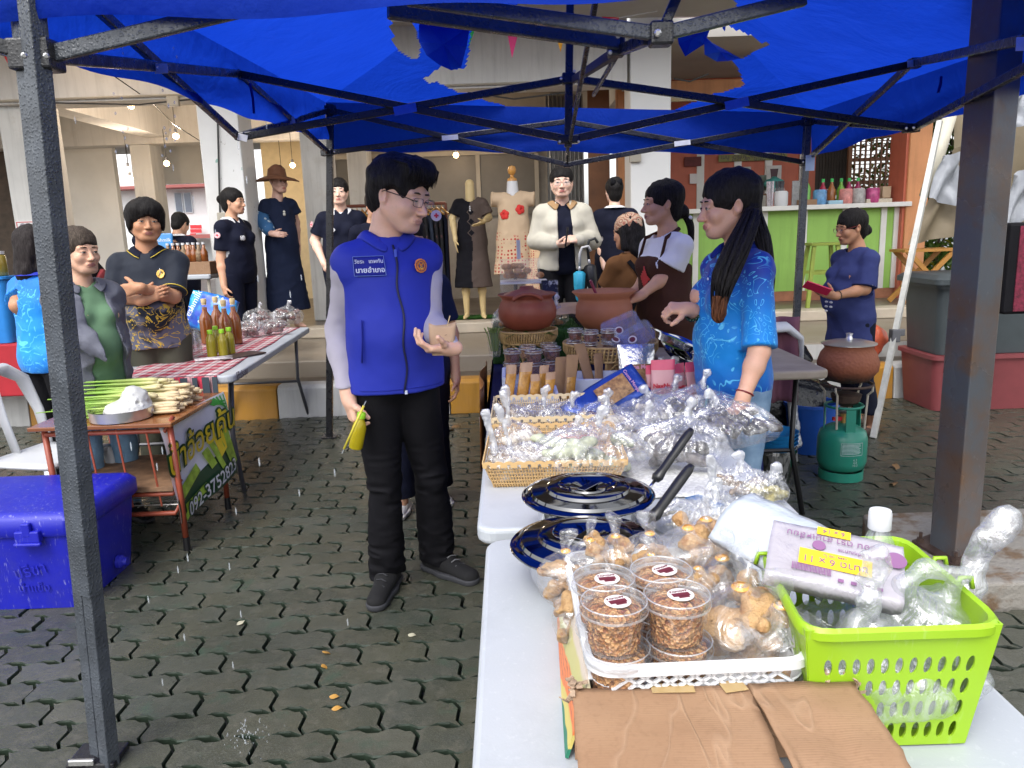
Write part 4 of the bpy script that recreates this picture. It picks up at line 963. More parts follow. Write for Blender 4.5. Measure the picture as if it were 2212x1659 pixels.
 def tail(s,pts,rs,mat=None,fl=None,h=None,name='ponytail',loc=True):
  pts=[s.M4@Vector(p)for p in pts]if loc else[Vector(p)for p in pts]; lo=[min(p[i]for p in pts)-.10 for i in range(3)]; hi=[max(p[i]for p in pts)+.10 for i in range(3)]
  b=B(); rr=random.Random(len(pts)*7+int(abs(pts[-1].z)*1000)); n=70
  def at(t):
   q=t*(len(pts)-1); i=min(int(q),len(pts)-2); w=q-i; p0,p1,p2,p3=pts[max(i-1,0)],pts[i],pts[i+1],pts[min(i+2,len(pts)-1)]
   return.5*((2*p1)+(p2-p0)*w+(2*p0-5*p1+4*p2-p3)*w*w+(3*p1-p0-3*p2+p3)*w**3),rs[i]+(rs[i+1]-rs[i])*w
  for k in range(n):
   a,d=rr.uniform(0,6.28),math.sqrt(rr.random())*.95; ph=rr.uniform(0,6); end=rr.uniform(.80,1.04); line=[]; rad=[]
   for i in range(13):
    t=i/12*min(1,end); p,r=at(min(t,.9999)); dr=(at(min(t+.02,.9999))[0]-at(max(t-.02,0))[0]).normalized(); x=dr.orthogonal().normalized()if abs(dr.z)<.5 else dr.cross(Vector((1,0,0))).normalized(); y=dr.cross(x)
    w=r*d; aa=a+.35*math.sin(t*4+ph); line.append(p+x*math.cos(aa)*w+y*math.sin(aa)*w); rad.append(max(.0012,r*.20*(1.0 if t<.75 else 1.15-t)))
   b.tube(line,rad,5,flat=.8)
  return b.obj(name,mat or s.hm,s.t,smooth=True)
 def glasses(s,mat,rx=.024,rz=.017,name='glasses',glass=True):
  m=s.M4; b=B()
  for g in(-1,1):
   pts=[(g*.032+rx*math.copysign(abs(math.cos(a))**.55,math.cos(a)),-.107+.004*abs(math.cos(a)),.002+rz*math.copysign(abs(math.sin(a))**.6,math.sin(a)))for a in[2*math.pi*i/20 for i in range(21)]]
   b.tube(pts,.0010,5); b.tube([(g*(.032+rx),-.104,.006),(g*.073,-.085,.010),(g*.084,.0,.012),(g*.082,.02,.002)],.0016,5)
  b.tube([(-.009,-.108,.004),(0,-.112,.007),(.009,-.108,.004)],.0013,5); b.v=[tuple(m@Vector(p))for p in b.v]; o=b.obj(name,mat,s.t,smooth=True)
  if glass:
   b=B()
   for g in(-1,1):b.add([(g*.032+rx*.97*math.cos(a),-.106,.002+rz*.97*math.sin(a))for a in[2*math.pi*i/14 for i in range(14)]],[tuple(range(14))])
   b.v=[tuple(m@Vector(p))for p in b.v]; b.obj('lens',M('lens',(.9,.92,.95),.05,var=0,alpha=.14,spec=.8),o)
  return o
 def onsurf(s,x,z,V=None,front=True):
  V=V if V is not None else s.sh_mesh[0]; m=(np.abs(V[:,0]-x)<.012)&(np.abs(V[:,2]-z)<.012)
  if not m.any():return Vector((x,-.13,z))
  return Vector((x,float(V[m][:,1].min()if front else V[m][:,1].max()),z))
 def patch(s,x0,x1,z0,z1,mat,name,off=.003,nx=10,nz=8,shape=None,parent=None,V=None):
  """a sewn-on piece that follows the cloth"""
  b=B(); vs={}
  def fn(u,v):
   x,z=lerp(x0,x1,u),lerp(z0,z1,v); p=s.onsurf(x,z,V); return(x,p.y-off,z)
  b.grid(fn,nx,nz,(lambda i,j:not shape((i+.5)/nx,(j+.5)/nz))if shape else None); return b.obj(name,mat,parent or s.t,smooth=True,solid=.0015)
 def lettering(s,txt,x,z,size,mat,parent=None,off=.006,name='lettering',sx=1.0,bold=.0):
  b=B(); p=s.onsurf(x,z); text_b(b,txt,size,Matrix.Translation((x,0,z))@Matrix.Rotation(R_(90),4,'X'),.0008,bold=bold,sx=sx); b.v=[(vx,s.onsurf(vx,vz).y-off+.3*vy,vz)for vx,vy,vz in b.v]; return b.obj(name,mat,parent or s.t)
SK1=mat_skin('skin_fair',(.74,.47,.35)); SK2=mat_skin('skin_tan',(.58,.33,.215)); SK3=mat_skin('skin_brown',(.46,.24,.14)); SK4=mat_skin('skin_light',(.76,.51,.40))
NAVY=cloth('navy_cloth',(.0055,.0070,.019),.2); NAVY2=cloth('navy_blue',(.010,.016,.050),.2); WHITEC=cloth('white_cloth',(.72,.72,.74),.04,.75); BLACKC=cloth('black_cloth',(.0050,.0048,.0068),.25,.75)
VEST=cloth('vest_blue',(.026,.040,.38),.10,.55,.15,4); GREYS=cloth('grey_shirt',(.44,.41,.48),.06,.8,.3)
SHOEB=M('shoe_black',(.007,.007,.008),.9,bump=.4,bs=300,bd=.002); SOLEB=M('sole_dark',(.035,.036,.042),.7)
GOLD=M('gold_trim',(.75,.45,.09),.4,var=.15); ORANGE=M('emblem_orange',(.72,.24,.04),.55,var=.1,vs=60); PURP=M('emblem_purple',(.10,.03,.14),.6,var=.1)
THREAD=M('thread_white',(.62,.66,.80),.6,var=0); THREADB=M('thread_blue',(.06,.10,.55),.6,var=0); VESTD=cloth('vest_dark',(.014,.020,.26),.08,.6)
REDX=M('badge_red',(.62,.02,.05),.5,var=0); BADGE=M('badge_white',(.72,.62,.64),.5,var=.03)
f=Fig('person','man in royal blue vest with name patch, glasses and black trousers, looking down at stall','person',826,3.02,0,358,22,SK1,female=False,wid=.93,belly=.035,fine=.0042,hs=1.10)
man=f
ga,gb=G(842,1268),G(948,1236)
f.leg('R',ga,(-.13,-1,0)); f.leg('L',gb,(.75,-.62,0))
f.arm('R',P(733,708,3.05),P(754,868,2.93),(.16,-.12,-1),(.85,.5,.1),(.9,.95,.95,.9)); f.curl['Rt']=.5
f.arm('L',P(926,700,3.02),P(974,752,2.80),(-.80,-.45,.05),(.25,.35,.9),(.62,.65,.7,.8)); f.curl['Lt']=.2
f.head(40,17,4)
f.skinhead(.0034,1.04,jaw=1.10,neckr=.062,eo=.45); f.skinarm('R',.85,.0034); f.skinarm('L',.85,.0034); f.body((.56,.29,.23))
f.haircap('short',.0042)
b=B()
def lock(pts,r):
 b.tube([f.M4@Vector(p)for p in pts],r,6,flat=.55)
rr=random.Random(5)
for i in range(46):
 t_=i/45; x=lerp(.062,-.066,t_)+rr.uniform(-.006,.006)
 lock([(x*.75,.02,.132-abs(x)*.25),(x*.95,-.06,.132-abs(x)*.3+rr.uniform(0,.008)),(x*1.05-.004,-.108+abs(x)*.35,.104+rr.uniform(-.006,.010)),(x*1.15-.010,-.122+abs(x)*.55+rr.uniform(-.008,.006),.070+rr.uniform(-.016,.012))],[.010,.011,.008,.001])
b.obj('fringe',HAIR,f.t,smooth=True)
f.glasses(M('frame_brown',(.06,.035,.025),.35,.3,var=0),.0265,.0145)
f.shirt(GREYS,'shirt',.013,'long',.90,.0065,.013,.064,slv=.013)
zh=f.L(P(850,850,2.92)).z
f.shirt(VEST,'vest',.030,'none',zh,.0065,.005,.066,hemw=.185,slim=1.04,seed=14)
f.collar(VEST,.074,.040,.30,.06,spread=.040,z=1.462,thick=.006)
zp=lambda v:f.L(P(850,v,2.88)).z
b=B(); zs=[lerp(1.43,zh+.012,i/24)for i in range(25)]; b.tube([f.onsurf(.006*math.sin(i*.7),z)+Vector((0,-.002,0))for i,z in enumerate(zs)],.0042,6); b.obj('zip',M('zip_dark',(.008,.010,.05),.5,var=0),f.t,smooth=True)
p=f.onsurf(.004,1.40); b=B(); b.box(p+Vector((0,-.008,0)),(.010,.006,.030)); b.obj('zip_pull',THREADB,f.t,bevel=.002)
p=f.onsurf(0,zh+.01); b=B(); b.box(p+Vector((0,-.006,0)),(.009,.006,.014)); b.obj('zip_end',THREAD,f.t)
nx0,nx1,nz0,nz1=-.150,-.042,zp(594),zp(552)
pt=f.patch(nx0,nx1,nz0,nz1,VESTD,'name_patch',.004,12,6)
b=B()
for q in([(nx0,nz0),(nx1,nz0)],[(nx1,nz0),(nx1,nz1)],[(nx1,nz1),(nx0,nz1)],[(nx0,nz1),(nx0,nz0)]):
 b.tube([f.onsurf(lerp(q[0][0],q[1][0],i/8),lerp(q[0][1],q[1][1],i/8))+Vector((0,-.006,0))for i in range(9)],.0011,4)
b.obj('stitching',M('thread_pale',(.16,.24,.62),.6,var=0),pt)
f.lettering('วัชระ   เทพกัน',(nx0+nx1)/2,lerp(nz0,nz1,.73),.0185,THREAD,pt,.0062,bold=.0003)
f.lettering('นายอำเภอ',(nx0+nx1)/2+.002,lerp(nz0,nz1,.28),.025,THREAD,pt,.0062,bold=.0006)
ez=zp(578); ex=.098
em=f.patch(ex-.026,ex+.026,ez-.026,ez+.026,ORANGE,'emblem',.004,20,20,lambda u,v:(u-.5)**2+(v-.5)**2<.25)
def swirl(fn_,n,r,mat,nm):
 b=B(); b.tube([f.onsurf(ex+fn_(i/n)[0],ez+fn_(i/n)[1])+Vector((0,-.007,0))for i in range(n+1)],r,5); b.obj(nm,mat,em,smooth=True)
swirl(lambda t:(.0195*math.cos(t*6.283),.0195*math.sin(t*6.283)),28,.0011,PURP,'emblem_ring')
swirl(lambda t:(.011*math.cos(t*4.6-.6)*(1-.3*t),.011*math.sin(t*4.6-.6)),14,.0022,PURP,'emblem_swirl')
swirl(lambda t:(-.010+.02*t,.006*math.sin(t*9)-.004),14,.0018,PURP,'emblem_swirl')
swirl(lambda t:(.008*math.cos(t*6.3+2),.004+.007*math.sin(t*6.3+2)),14,.0018,GOLD,'emblem_figure')
swirl(lambda t:(-.006+.012*t,-.010+.004*math.sin(t*8)),10,.0020,GOLD,'emblem_figure')
z0,z1=zp(780),zp(688); b=B(); b.tube([f.onsurf(-.150,z0)+Vector((0,-.003,0)),f.onsurf(-.147,(z0+z1)/2)+Vector((0,-.004,0)),f.onsurf(-.142,z1)+Vector((0,-.003,0))],.0055,6,flat=.5); b.obj('pocket_welt',VESTD,f.t,smooth=True)
b=B(); b.tube([f.onsurf(lerp(-.165,.165,i/24),zh+.022)+Vector((0,-.0005,0))for i in range(25)],.0012,4); b.obj('hem_stitch',VESTD,f.t)
f.trousers(BLACKC,.055,.014,.0065,1.02,.012,.013,slim=1.0)
f.shoes(SHOEB,SOLEB,L=.215,h=.005)
for sh in[o for o in f.t.children if o.name.startswith('shoe')]:pass
for q in 'LR':
 a=f.ank[q]; fd=f.fdir[q]; g=Vector((a.x,a.y,0)); sd_=Vector((-fd.y,fd.x,0)); b=B()
 for i in range(4):
  c=g+fd*(.055+.024*i)+Vector((0,0,.108-.013*i)); b.tube([c-sd_*.022,c+Vector((0,0,.004)),c+sd_*.022+fd*.012],.0028,5)
 b.obj('laces',SOLEB if q=='R' else M('lace_grey',(.16,.16,.17),.7),f.t,smooth=True)
JUICE=M('juice_yellow',(.52,.42,.012),.12,var=.06,vs=6,transl=.25); CAPG=M('cap_lime',(.30,.62,.02),.35,var=.03)
def straw(name,a,b_,r,mat):bb=B(); bb.tube([a,b_],r,8); return bb.obj(name,mat,smooth=True)
def hbottle(name,label,base,ax,prof,mat,cap,capprof,n=16,sq=True):
 t=T(name,label,'bottle',base); m=frame(ax,(0,1,0)); bb=B(); bb.lathe(prof,n); bb.v=[tuple(m@Vector(p))for p in bb.v]; bb.obj('body',mat,t,smooth='auto')
 bb=B(); bb.lathe(capprof,n); bb.v=[tuple(m@Vector(p))for p in bb.v]; bb.obj('cap',cap,t,smooth='auto'); return t
hb=P(768,968,2.86); ax=(P(783,884,2.86)-hb).normalized()
hbottle('juice_bottle','yellow juice bottle with lime cap held by the man in the vest',hb,ax,[(.024,0),(.027,.006),(.027,.085),(.022,.104),(.013,.118),(.013,.124)],JUICE,CAPG,[(.0165,.122),(.0165,.142),(.014,.145)])
s_=B(); p0,p1=P(743,970,2.80),P(786,876,2.80); s_.tube([p0,p1],.0045,8); o=tag(s_.obj('wrapped_straw',M('straw_yellow',(.65,.55,.06),.3),smooth=True),'yellow straw in clear wrapper held along the juice bottle','straw')
for p,d in((p0,-1),(p1,1)):
 bb=B(); bb.bar(p,p+(p1-p0).normalized()*.018*d,.012,.003); bb.obj('wrapper_end',M('wrap_grey',(.30,.32,.34),.3),o)
KRAFT=M('paper_kraft',(.50,.34,.22),.75,var=.12,vs=7,bump=.35,bs=25,bd=.006)
pb=T('paper_bag','small kraft paper bag with stick held by the man in the vest','paper bag',P(955,765,2.80)); c=P(955,735,2.80); bb=B(); n=24; rings=[]
for i in range(9):
 v=i/8; zz=lerp(-.052,.060,v); ring=[]
 for j in range(n):
  a=2*math.pi*j/n; rx=.046*(1+.10*v)*(1-.25*(1-v)**3); ry=lerp(.030,.016,v); q=(abs(math.cos(a))**.6*math.copysign(1,math.cos(a))*rx,abs(math.sin(a))**.6*math.copysign(1,math.sin(a))*ry)
  ring.append(c+Vector((q[0]+zz*.08,q[1],zz+(.006*math.sin(a*2+1)if i==8 else 0)))+Vector((0,.004*vn1(q[0]*30,zz*30,j*.1,1,3),0)))
 rings.append(ring)
bb.loft(rings,cap=False); bb.f.append(tuple(range(n))[::-1]); bb.mi.append(0); bb.obj('bag',KRAFT,pb,smooth=True,world=True,solid=.001)
bb=B(); bb.tube([P(964,712,2.80),P(972,682,2.80)],.0022,6); bb.obj('stick',M('stick_wood',(.6,.45,.25),.6),pb,world=True)
rr=random.Random(3)
bb=B()
for k in range(7):
 x,z=rr.uniform(-.012,.028),rr.uniform(-.022,.028); bb.tube([c+Vector((x,-.030,z)),c+Vector((x+rr.uniform(.004,.010),-.030,z+rr.uniform(-.012,.008)))],.0022,5,flat=.4)
bb.obj('oil_spot',M('oil_spot',(.22,.12,.05),.5),pb,world=True)
def redcross(u,Y,base,vtop,rz,label,hyaw=0,hair='bun',skin=SK2,arms=None,height=None,fine=.007,trousers=True,smile=0,x=None,wid=1.05,hpitch=0,lips=(.34,.12,.10),bust=.02,badge=True,badge_side='R',vneck=.12):
 f=Fig('person',label,'person',u,Y,base,vtop,rz,skin,wid=wid,bust=bust,fine=fine,height=height,x=x,group='volunteers in navy uniforms')
 if arms:arms(f)
 f.head(hyaw,hpitch,0); f.skinhead(None,1.0,smile=smile)
 for q in 'LR':f.skinarm(q,.55)
 f.body(lips); f.haircap(hair)
 f.shirt(WHITEC,'blouse',.010,'none',1.0,.011,.003,.062,vneck=.06)
 f.shirt(NAVY,'jacket',.022,'short',.80,.010,.006,.064,vneck=vneck,hemw=.175,slv=.008)
 f.collar(WHITEC,.066,.030,.55,.085,spread=.052)
 if trousers:f.trousers(NAVY,.06,.014,.012,flare=.015); f.shoes(SHOEB,SOLEB,h=.009)
 if badge:
  sg=1 if badge_side=='L' else-1; sh,el=f.sh[badge_side],f.el[badge_side]; c=sh.lerp(el,.25)+Vector((sg*.085,-.02,0)); m=at4(c,(sg*.86,-.5,.1)); b=B(); b.lathe([(.030,0),(.030,.004)],18); b.v=[tuple(m@Vector(p))for p in b.v]; o=b.obj('badge',BADGE,f.t)
  b=B(); b.box((0,0,.005),(.026,.009,.003)); b.box((0,0,.0051),(.009,.026,.003)); b.v=[tuple(m@Vector(p))for p in b.v]; b.obj('red_cross',REDX,o)
  b=B(); b.lathe([(.027,.004),(.027,.006),(.0245,.006),(.0245,.004)],18,cap0=False,cap1=False); b.v=[tuple(m@Vector(p))for p in b.v]; b.obj('badge_rim',REDX,o)
 return f
f=Fig('person','volunteer in navy uniform and white slip-on shoes, mostly hidden behind the vest man','person',878,3.92,0,430,8,SK2,wid=1.04,bust=.02,fine=.008,height=1.55,group='volunteers in navy uniforms')
g1,g2=G(873,1104),G(952,1078); f.leg('R',g1,(-.1,-1,0)); f.leg('L',g2,(.4,-1,0)); f.head(10,5); f.skinhead(.008)
for q in 'LR':f.skinarm(q,.6); f.bare(.01)if q=='L' else None
f.body(); f.haircap('bun'); f.shirt(WHITEC,'blouse',.010,'none',1.0,.012,.003,.062,vneck=.06); f.shirt(NAVY2,'jacket',.024,'short',.80,.010,.006,.064,vneck=.12,hemw=.18,slv=.01); f.collar(WHITEC,.066,.03,.55,.085,spread=.052)
f.trousers(NAVY,.10,.014,.012,flare=.02); f.shoes(M('shoe_white',(.72,.70,.66),.5,var=.03),M('sole_white',(.6,.58,.54),.6,var=.03),L=.17,h=.006,low=True)
m=at4(P(942,466,3.74),(0.3,-1,.1)); b=B(); b.lathe([(.026,0),(.026,.004)],18); b.v=[tuple(m@Vector(p))for p in b.v]; o=b.obj('badge',BADGE,f.t,world=True); b=B(); b.box((0,0,.005),(.022,.008,.003)); b.box((0,0,.0051),(.008,.022,.003)); b.v=[tuple(m@Vector(p))for p in b.v]; b.obj('red_cross',REDX,o,world=True)
def arms7(f):f.arm('R',P(478,560,6.85),P(484,618,6.80),(.1,-.1,-1),(.5,.6,0),.7); f.arm('L',P(520,560,7.2),P(520,620,7.15))
redcross(498,7.0,.40,413,72,'volunteer in navy uniform standing in profile before the peeling white column',8,'bun',SK2,arms7,wid=1.25,hpitch=3)
def arms9(f):f.arm('R',P(680,520,7.1),P(700,570,6.95),(.3,-.3,-1),(.6,.5,0),.6); f.arm('L',P(765,530,7.1),P(750,590,7.0))
redcross(731,7.1,.40,392,10,'smiling volunteer in navy uniform behind the slim black tent leg',-4,'back',SK4,arms9,smile=1,wid=1.2,lips=(.5,.16,.14))
def arms8(f):f.arm('R',P(318,520,7.35),P(352,528,7.2),(1,0,.1),(0,1,0),.4); f.arm('L',P(345,522,7.3),P(360,535,7.2))
redcross(322,7.5,.40,452,50,'volunteer in navy uniform holding a blue pouch, facing another volunteer',10,'bun',SK2,arms8,wid=1.15,badge=False)
o=B(); m=at4(P(350,522,7.12),(0,-1,.2)); o.box((0,0,0),(.20,.15,.03)); o.v=[tuple(m@Vector(p))for p in o.v]; o=o.obj('blue_pouch',M('pouch_blue',(.03,.20,.48),.35,var=.15,vs=12),bevel=.015); tag(o,'shiny blue packet in the hands of the far volunteer','packet')
b=B(); text_b(b,'Freshmilk',.045,m@Matrix.Translation((0,.01,.017)),.0006); b.obj('lettering',THREAD,o)
def armsb(f):f.arm('R',P(405,540,7.6),P(395,575,7.4)); f.arm('L',P(338,545,7.6),P(345,580,7.4))
redcross(380,7.8,.40,461,160,'volunteer in navy uniform seen from behind, head bent over the jar table',0,'back',SK2,armsb,wid=1.3,hpitch=25,badge=False)
def armsw(f):f.arm('L',P(1298,530,7.2),P(1305,575,7.1)); f.arm('R',P(1375,530,7.3),P(1370,580,7.2))
f=redcross(1328,7.2,.40,391,165,'volunteer in navy uniform seen from behind with a black bow in her hair',20,'highbun',SK4,armsw,wid=1.2,badge_side='L')
b=B()
for g in(-1,1):b.lathe([(.004,0),(.030,.02),(.034,.05),(.016,.06)],10,sx=1,sy=.45); b.v=b.v
b.v=[tuple(f.M4@(Vector((0,.115,.085))+Vector(((z if i%2 else z)*(1 if i<len(b.v)/2 else-1),y,x))))for i,(x,y,z)in enumerate(b.v)]; b.obj('hair_bow',BLACKC,f.t,smooth=True)
f=Fig('person','person with short grey-black hair peeping out behind the collar of the vest man','person',803,6.5,.26,402,20,SK2,female=False,fine=.008,hairmat=HAIRG,height=1.58)
f.arm('R',P(760,540,6.5),P(765,600,6.4)); f.head(10,28); f.skinhead(); f.skinarm('R',.6); f.skinarm('L',.6); f.body(); f.haircap('short'); f.shirt(NAVY,'shirt',.016,'short',.82,.011,.006,.062); f.trousers(NAVY,.06,.014,.013); f.shoes(SHOEB,SOLEB,h=.01)
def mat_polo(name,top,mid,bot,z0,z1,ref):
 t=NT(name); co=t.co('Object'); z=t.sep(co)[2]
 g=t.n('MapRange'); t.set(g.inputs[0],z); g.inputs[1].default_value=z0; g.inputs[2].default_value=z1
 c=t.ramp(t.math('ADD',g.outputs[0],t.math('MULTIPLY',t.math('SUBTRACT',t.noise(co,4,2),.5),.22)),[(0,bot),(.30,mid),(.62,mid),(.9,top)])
 w=t.noise(co,6.5,2.0,.5,.8); l1=t.math('ABSOLUTE',t.math('SUBTRACT',t.math('FRACT',t.math('MULTIPLY',w,7.0)),.5))
 line=t.ramp(l1,[(.045,1),(.085,0)]); mask=t.ramp(t.noise(co,3.2,2),[(.47,0),(.52,1)])
 w2=t.noise(co,11,1.0,.5,2.2); l2=t.math('ABSOLUTE',t.math('SUBTRACT',t.math('FRACT',t.math('MULTIPLY',w2,4.0)),.5)); line2=t.math('MULTIPLY',t.ramp(l2,[(.035,1),(.07,0)]),t.ramp(t.noise(co,4.4,1,.5),[(.5,0),(.55,1)]))
 c=t.mix(t.math('MULTIPLY',t.math('ADD',t.math('MULTIPLY',line,mask),line2),.75),c,(.12,.55,.85))
 return t.done(t.bsdf(c,.6,0,t.bump(t.noise(co,25,4),.3,.004),.35,sheen=.1))
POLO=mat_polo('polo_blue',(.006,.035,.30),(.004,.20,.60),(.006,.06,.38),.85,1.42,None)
JEANS=cloth('jeans',(.13,.24,.40),.25,.8,.3,7,col2=(.26,.38,.52)); JEANSD=cloth('jeans_dark',(.06,.14,.28),.25,.8,.3,7)
f=Fig('person','stall keeper with long ponytail in a bright blue patterned polo shirt and jeans','person',1592,2.98,0,372,-74,mat_skin('skin_keeper',(.58,.345,.25)),wid=.99,bust=.025,belly=.03,fine=.0044,height=1.665); keeper=f
f.arm('L',P(1640,760,2.74),P(1603,866,2.69),(-.12,-.05,-1),(-.2,.9,0),.55); f.arm('R',P(1548,712,3.10),P(1490,668,2.98),(-1,-.1,.12),(.1,.5,-.85),1.15)
f.head(-12,8,0); f.skinhead(.0036,.98,smile=1,jaw=.94); f.skinarm('L',.5,.004); f.skinarm('R',.3,.004); f.body((.42,.16,.14)); f.haircap('back',.0045)
T2=lambda u,v,Y:f.L(P(u,v,Y))
f.tail([T2(1622,437,2.98),T2(1622,470,2.88),T2(1592,540,2.76),T2(1562,610,2.72),T2(1550,680,2.72)],[.022,.034,.044,.044,.022],loc=False,name='ponytail')
f.tail([T2(1630,450,2.98),T2(1648,520,2.90),T2(1660,600,2.86),T2(1664,690,2.86)],[.020,.030,.024,.008],loc=False,name='ponytail')
f.tail([T2(1556,640,2.71),T2(1552,680,2.705),T2(1558,694,2.71)],[.026,.026,.012],loc=False,name='hair_ends',mat=mat_hair('hair_brown',(.06,.022,.009)))
b=B(); b.tube([T2(1622,437,2.98)+Vector((.022*math.cos(a),.01*math.sin(a),.022*math.sin(a)))for a in[i*.53 for i in range(13)]],.006,6); b.obj('hair_tie',M('tie_cream',(.55,.48,.32),.6),f.t,smooth=True)
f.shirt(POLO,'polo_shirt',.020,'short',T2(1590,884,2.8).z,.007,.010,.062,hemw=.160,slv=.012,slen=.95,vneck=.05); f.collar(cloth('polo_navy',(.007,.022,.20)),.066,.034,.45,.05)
f.trousers(JEANS,.05,.014,.010,1.0,.006,.008); f.shoes(SHOEB,SOLEB,h=.008)
def bangle(f,a,c,t,r,rr_,mat,name,n=14,beads=False):
 a,c=Vector(a),Vector(c); d=(c-a).normalized(); p=a.lerp(c,t); x=d.orthogonal().normalized(); y=d.cross(x); b=B()
 pts=[p+(x*math.cos(2*math.pi*i/n)+y*math.sin(2*math.pi*i/n))*r for i in range(n+1)]
 if beads:
  for q in pts[:-1]:b.ball(q,rr_,8,6)
 else:b.tube(pts,rr_,6)
 b.obj(name,mat,f.t,smooth=True)
GOLDM=M('gold',(.8,.5,.12),.25,1,var=0)
bangle(f,f.el['L'],f.wr['L'],.84,.031,.004,M('bangle_red',(.16,.012,.015),.3),'bangle'); bangle(f,f.el['L'],f.wr['L'],1.06,.029,.0028,GOLDM,'bracelet'); bangle(f,f.el['R'],f.wr['R'],.86,.036,.0075,M('bead_jade',(.006,.03,.02),.25),'bead_bracelet',16,True)
b=B(); b.ball(f.onsurf(0,1.33)+Vector((0,-.003,0)),.006,8,6,(1,.5,1)); b.obj('button',THREAD,f.t)
def mat_dragon():
 t=NT('polo_dragon'); co=t.co('Object'); z=t.sep(co)[2]
 w=t.noise(co,9,3,.6,1.2); l1=t.math('ABSOLUTE',t.math('SUBTRACT',t.math('FRACT',t.math('MULTIPLY',w,6)),.5)); line=t.ramp(l1,[(.07,1),(.12,0)])
 low=t.ramp(z,[(.0,1),(1,1)]); g=t.n('MapRange'); t.set(g.inputs[0],t.math('ADD',z,t.math('MULTIPLY',t.noise(co,8,3),.12))); g.inputs[1].default_value=1.17; g.inputs[2].default_value=1.20; g.inputs[3].default_value=1; g.inputs[4].default_value=0
 base=t.mix(t.math('MULTIPLY',t.ramp(t.noise(co,6,2),[(.48,0),(.54,1)]),g.outputs[0]),(.009,.013,.024),(.13,.135,.19))
 c=t.mix(t.math('MULTIPLY',line,g.outputs[0]),base,(.62,.42,.05)); return t.done(t.bsdf(c,.7,0,t.bump(t.noise(co,25,4),.3,.004),.3,sheen=.1))
DRAG=mat_dragon(); YTR=M('trim_yellow',(.60,.45,.05),.6,var=.05)
f=Fig('person','man with thick black hair and folded arms in a black and yellow patterned polo','person',304,4.85,0,441,14,SK3,female=False,wid=1.03,belly=.10,fine=.005)
f.arm('L',P(374,640,4.75),P(300,622,4.53),(-1,.1,-.15),(.1,1,0),(.25,.3,.35,.4)); f.arm('R',P(243,640,4.72),P(328,652,4.55),(1,.15,.45),(.1,1,0),.5)
f.head(18,2,3); f.skinhead(.0048,1.06,jaw=1.12,neckr=.06,age=1); f.skinarm('L',.6,.005); f.skinarm('R',.6,.005); f.body((.30,.12,.10)); f.haircap('mop',.005)
f.shirt(DRAG,'polo_shirt',.020,'short',.84,.008,.008,.062,hemw=.19,slv=.016,slen=.9,vneck=.07); f.collar(NAVY,.066,.034,.5,.06)
for q in 'LR':bangle(f,f.sh[q],f.el[q],.84,.076,.003,YTR,'sleeve_trim',20)
b=B(); n=26; b.tube([((.066+.045)*math.cos(a)*1.02,.02+(.066+.044)*math.sin(a)*1.04,1.446-.055*max(0,-math.sin(a))**3)for a in[-math.pi/2+.3+(2*math.pi-.6)*i/n for i in range(n+1)]],.0026,5); b.obj('collar_trim',YTR,f.t,smooth=True)
ez,ex=1.30,.085
em=f.patch(ex-.022,ex+.022,ez-.026,ez+.026,GOLD,'emblem',.003,12,12,lambda u,v:(u-.5)**2+(v-.5)**2<.24)
b=B(); b.tube([f.onsurf(ex+.011*math.cos(a),ez+.013*math.sin(a*1.5))+Vector((0,-.006,0))for a in[i*.5 for i in range(13)]],.0018,5); b.obj('emblem_figure',NAVY,em)
f.trousers(cloth('olive_trousers',(.075,.075,.055),.1),.05,.014,.011,slim=1.1,flare=.02); f.shoes(SHOEB,SOLEB,h=.009)
JACK=cloth('grey_jacket',(.12,.125,.155),.12,.6,.4,6); GREENC=cloth('green_top',(.11,.20,.115),.1)
f=Fig('person','older woman in grey jacket over green top behind the near black tent leg','person',163,3.98,0,503,48,mat_skin('skin_older',(.60,.37,.26)),bust=.03,belly=.07,wid=1.05,fine=.005,hairmat=HAIRG)
f.arm('R',P(178,728,3.80),P(268,778,3.74)); f.arm('L',P(248,715,4.15),P(270,775,3.90))
f.head(8,3,0); f.skinhead(.0045,1.0,age=1); f.body((.33,.14,.12)); f.haircap('back')
f.shirt(GREENC,'top',.014,'none',.84,.009,.006,.066,hemw=.165,vneck=.07)
def openf(S):S.slot(.03,.055,.055)
f.shirt(JACK,'jacket',.032,'long',.70,.007,.016,.075,hemw=.20,slv=.020,hook=openf); f.collar(JACK,.080,.03,.8,.07,spread=.05,z=1.44,thick=.008)
f.tail([(-.05,.10,-.12),(0,.13,-.13),(.05,.10,-.12)],[.04,.05,.04],JACK,name='hood')if False else None
b=SD((-.16,-.05,1.22),(.16,.26,1.50),.009); b.path([(-.08,.03,1.44),(-.06,.12,1.36),(0,.15,1.32),(.06,.12,1.36),(.08,.03,1.44)],[.03,.045,.055,.045,.03],.02); put('hood',npmesh([b.verts()],[JACK]),None,f.t)
f.trousers(cloth('pale_jeans',(.16,.28,.42),.2,.8,.3,8),.05,.012,.012); f.shoes(SHOEB,SOLEB,h=.01)
f=Fig('person','person with bobbed black hair in blue patterned shirt, seen from behind beside the white chair','person',66,4.5,0,497,155,SK3,wid=1.15,fine=.007,hairmat=mat_hair('hair_dark',(.014,.011,.011)))
f.arm('L',P(38,660,4.42),P(118,740,4.60),(.9,.3,-.2),(0,0,1),.5); f.arm('R',P(128,660,4.6),P(120,730,4.8))
f.head(-10,6); f.skinhead(); f.skinarm('L',.5); f.skinarm('R',.5); f.body(); f.haircap('bob',vol=1.2)
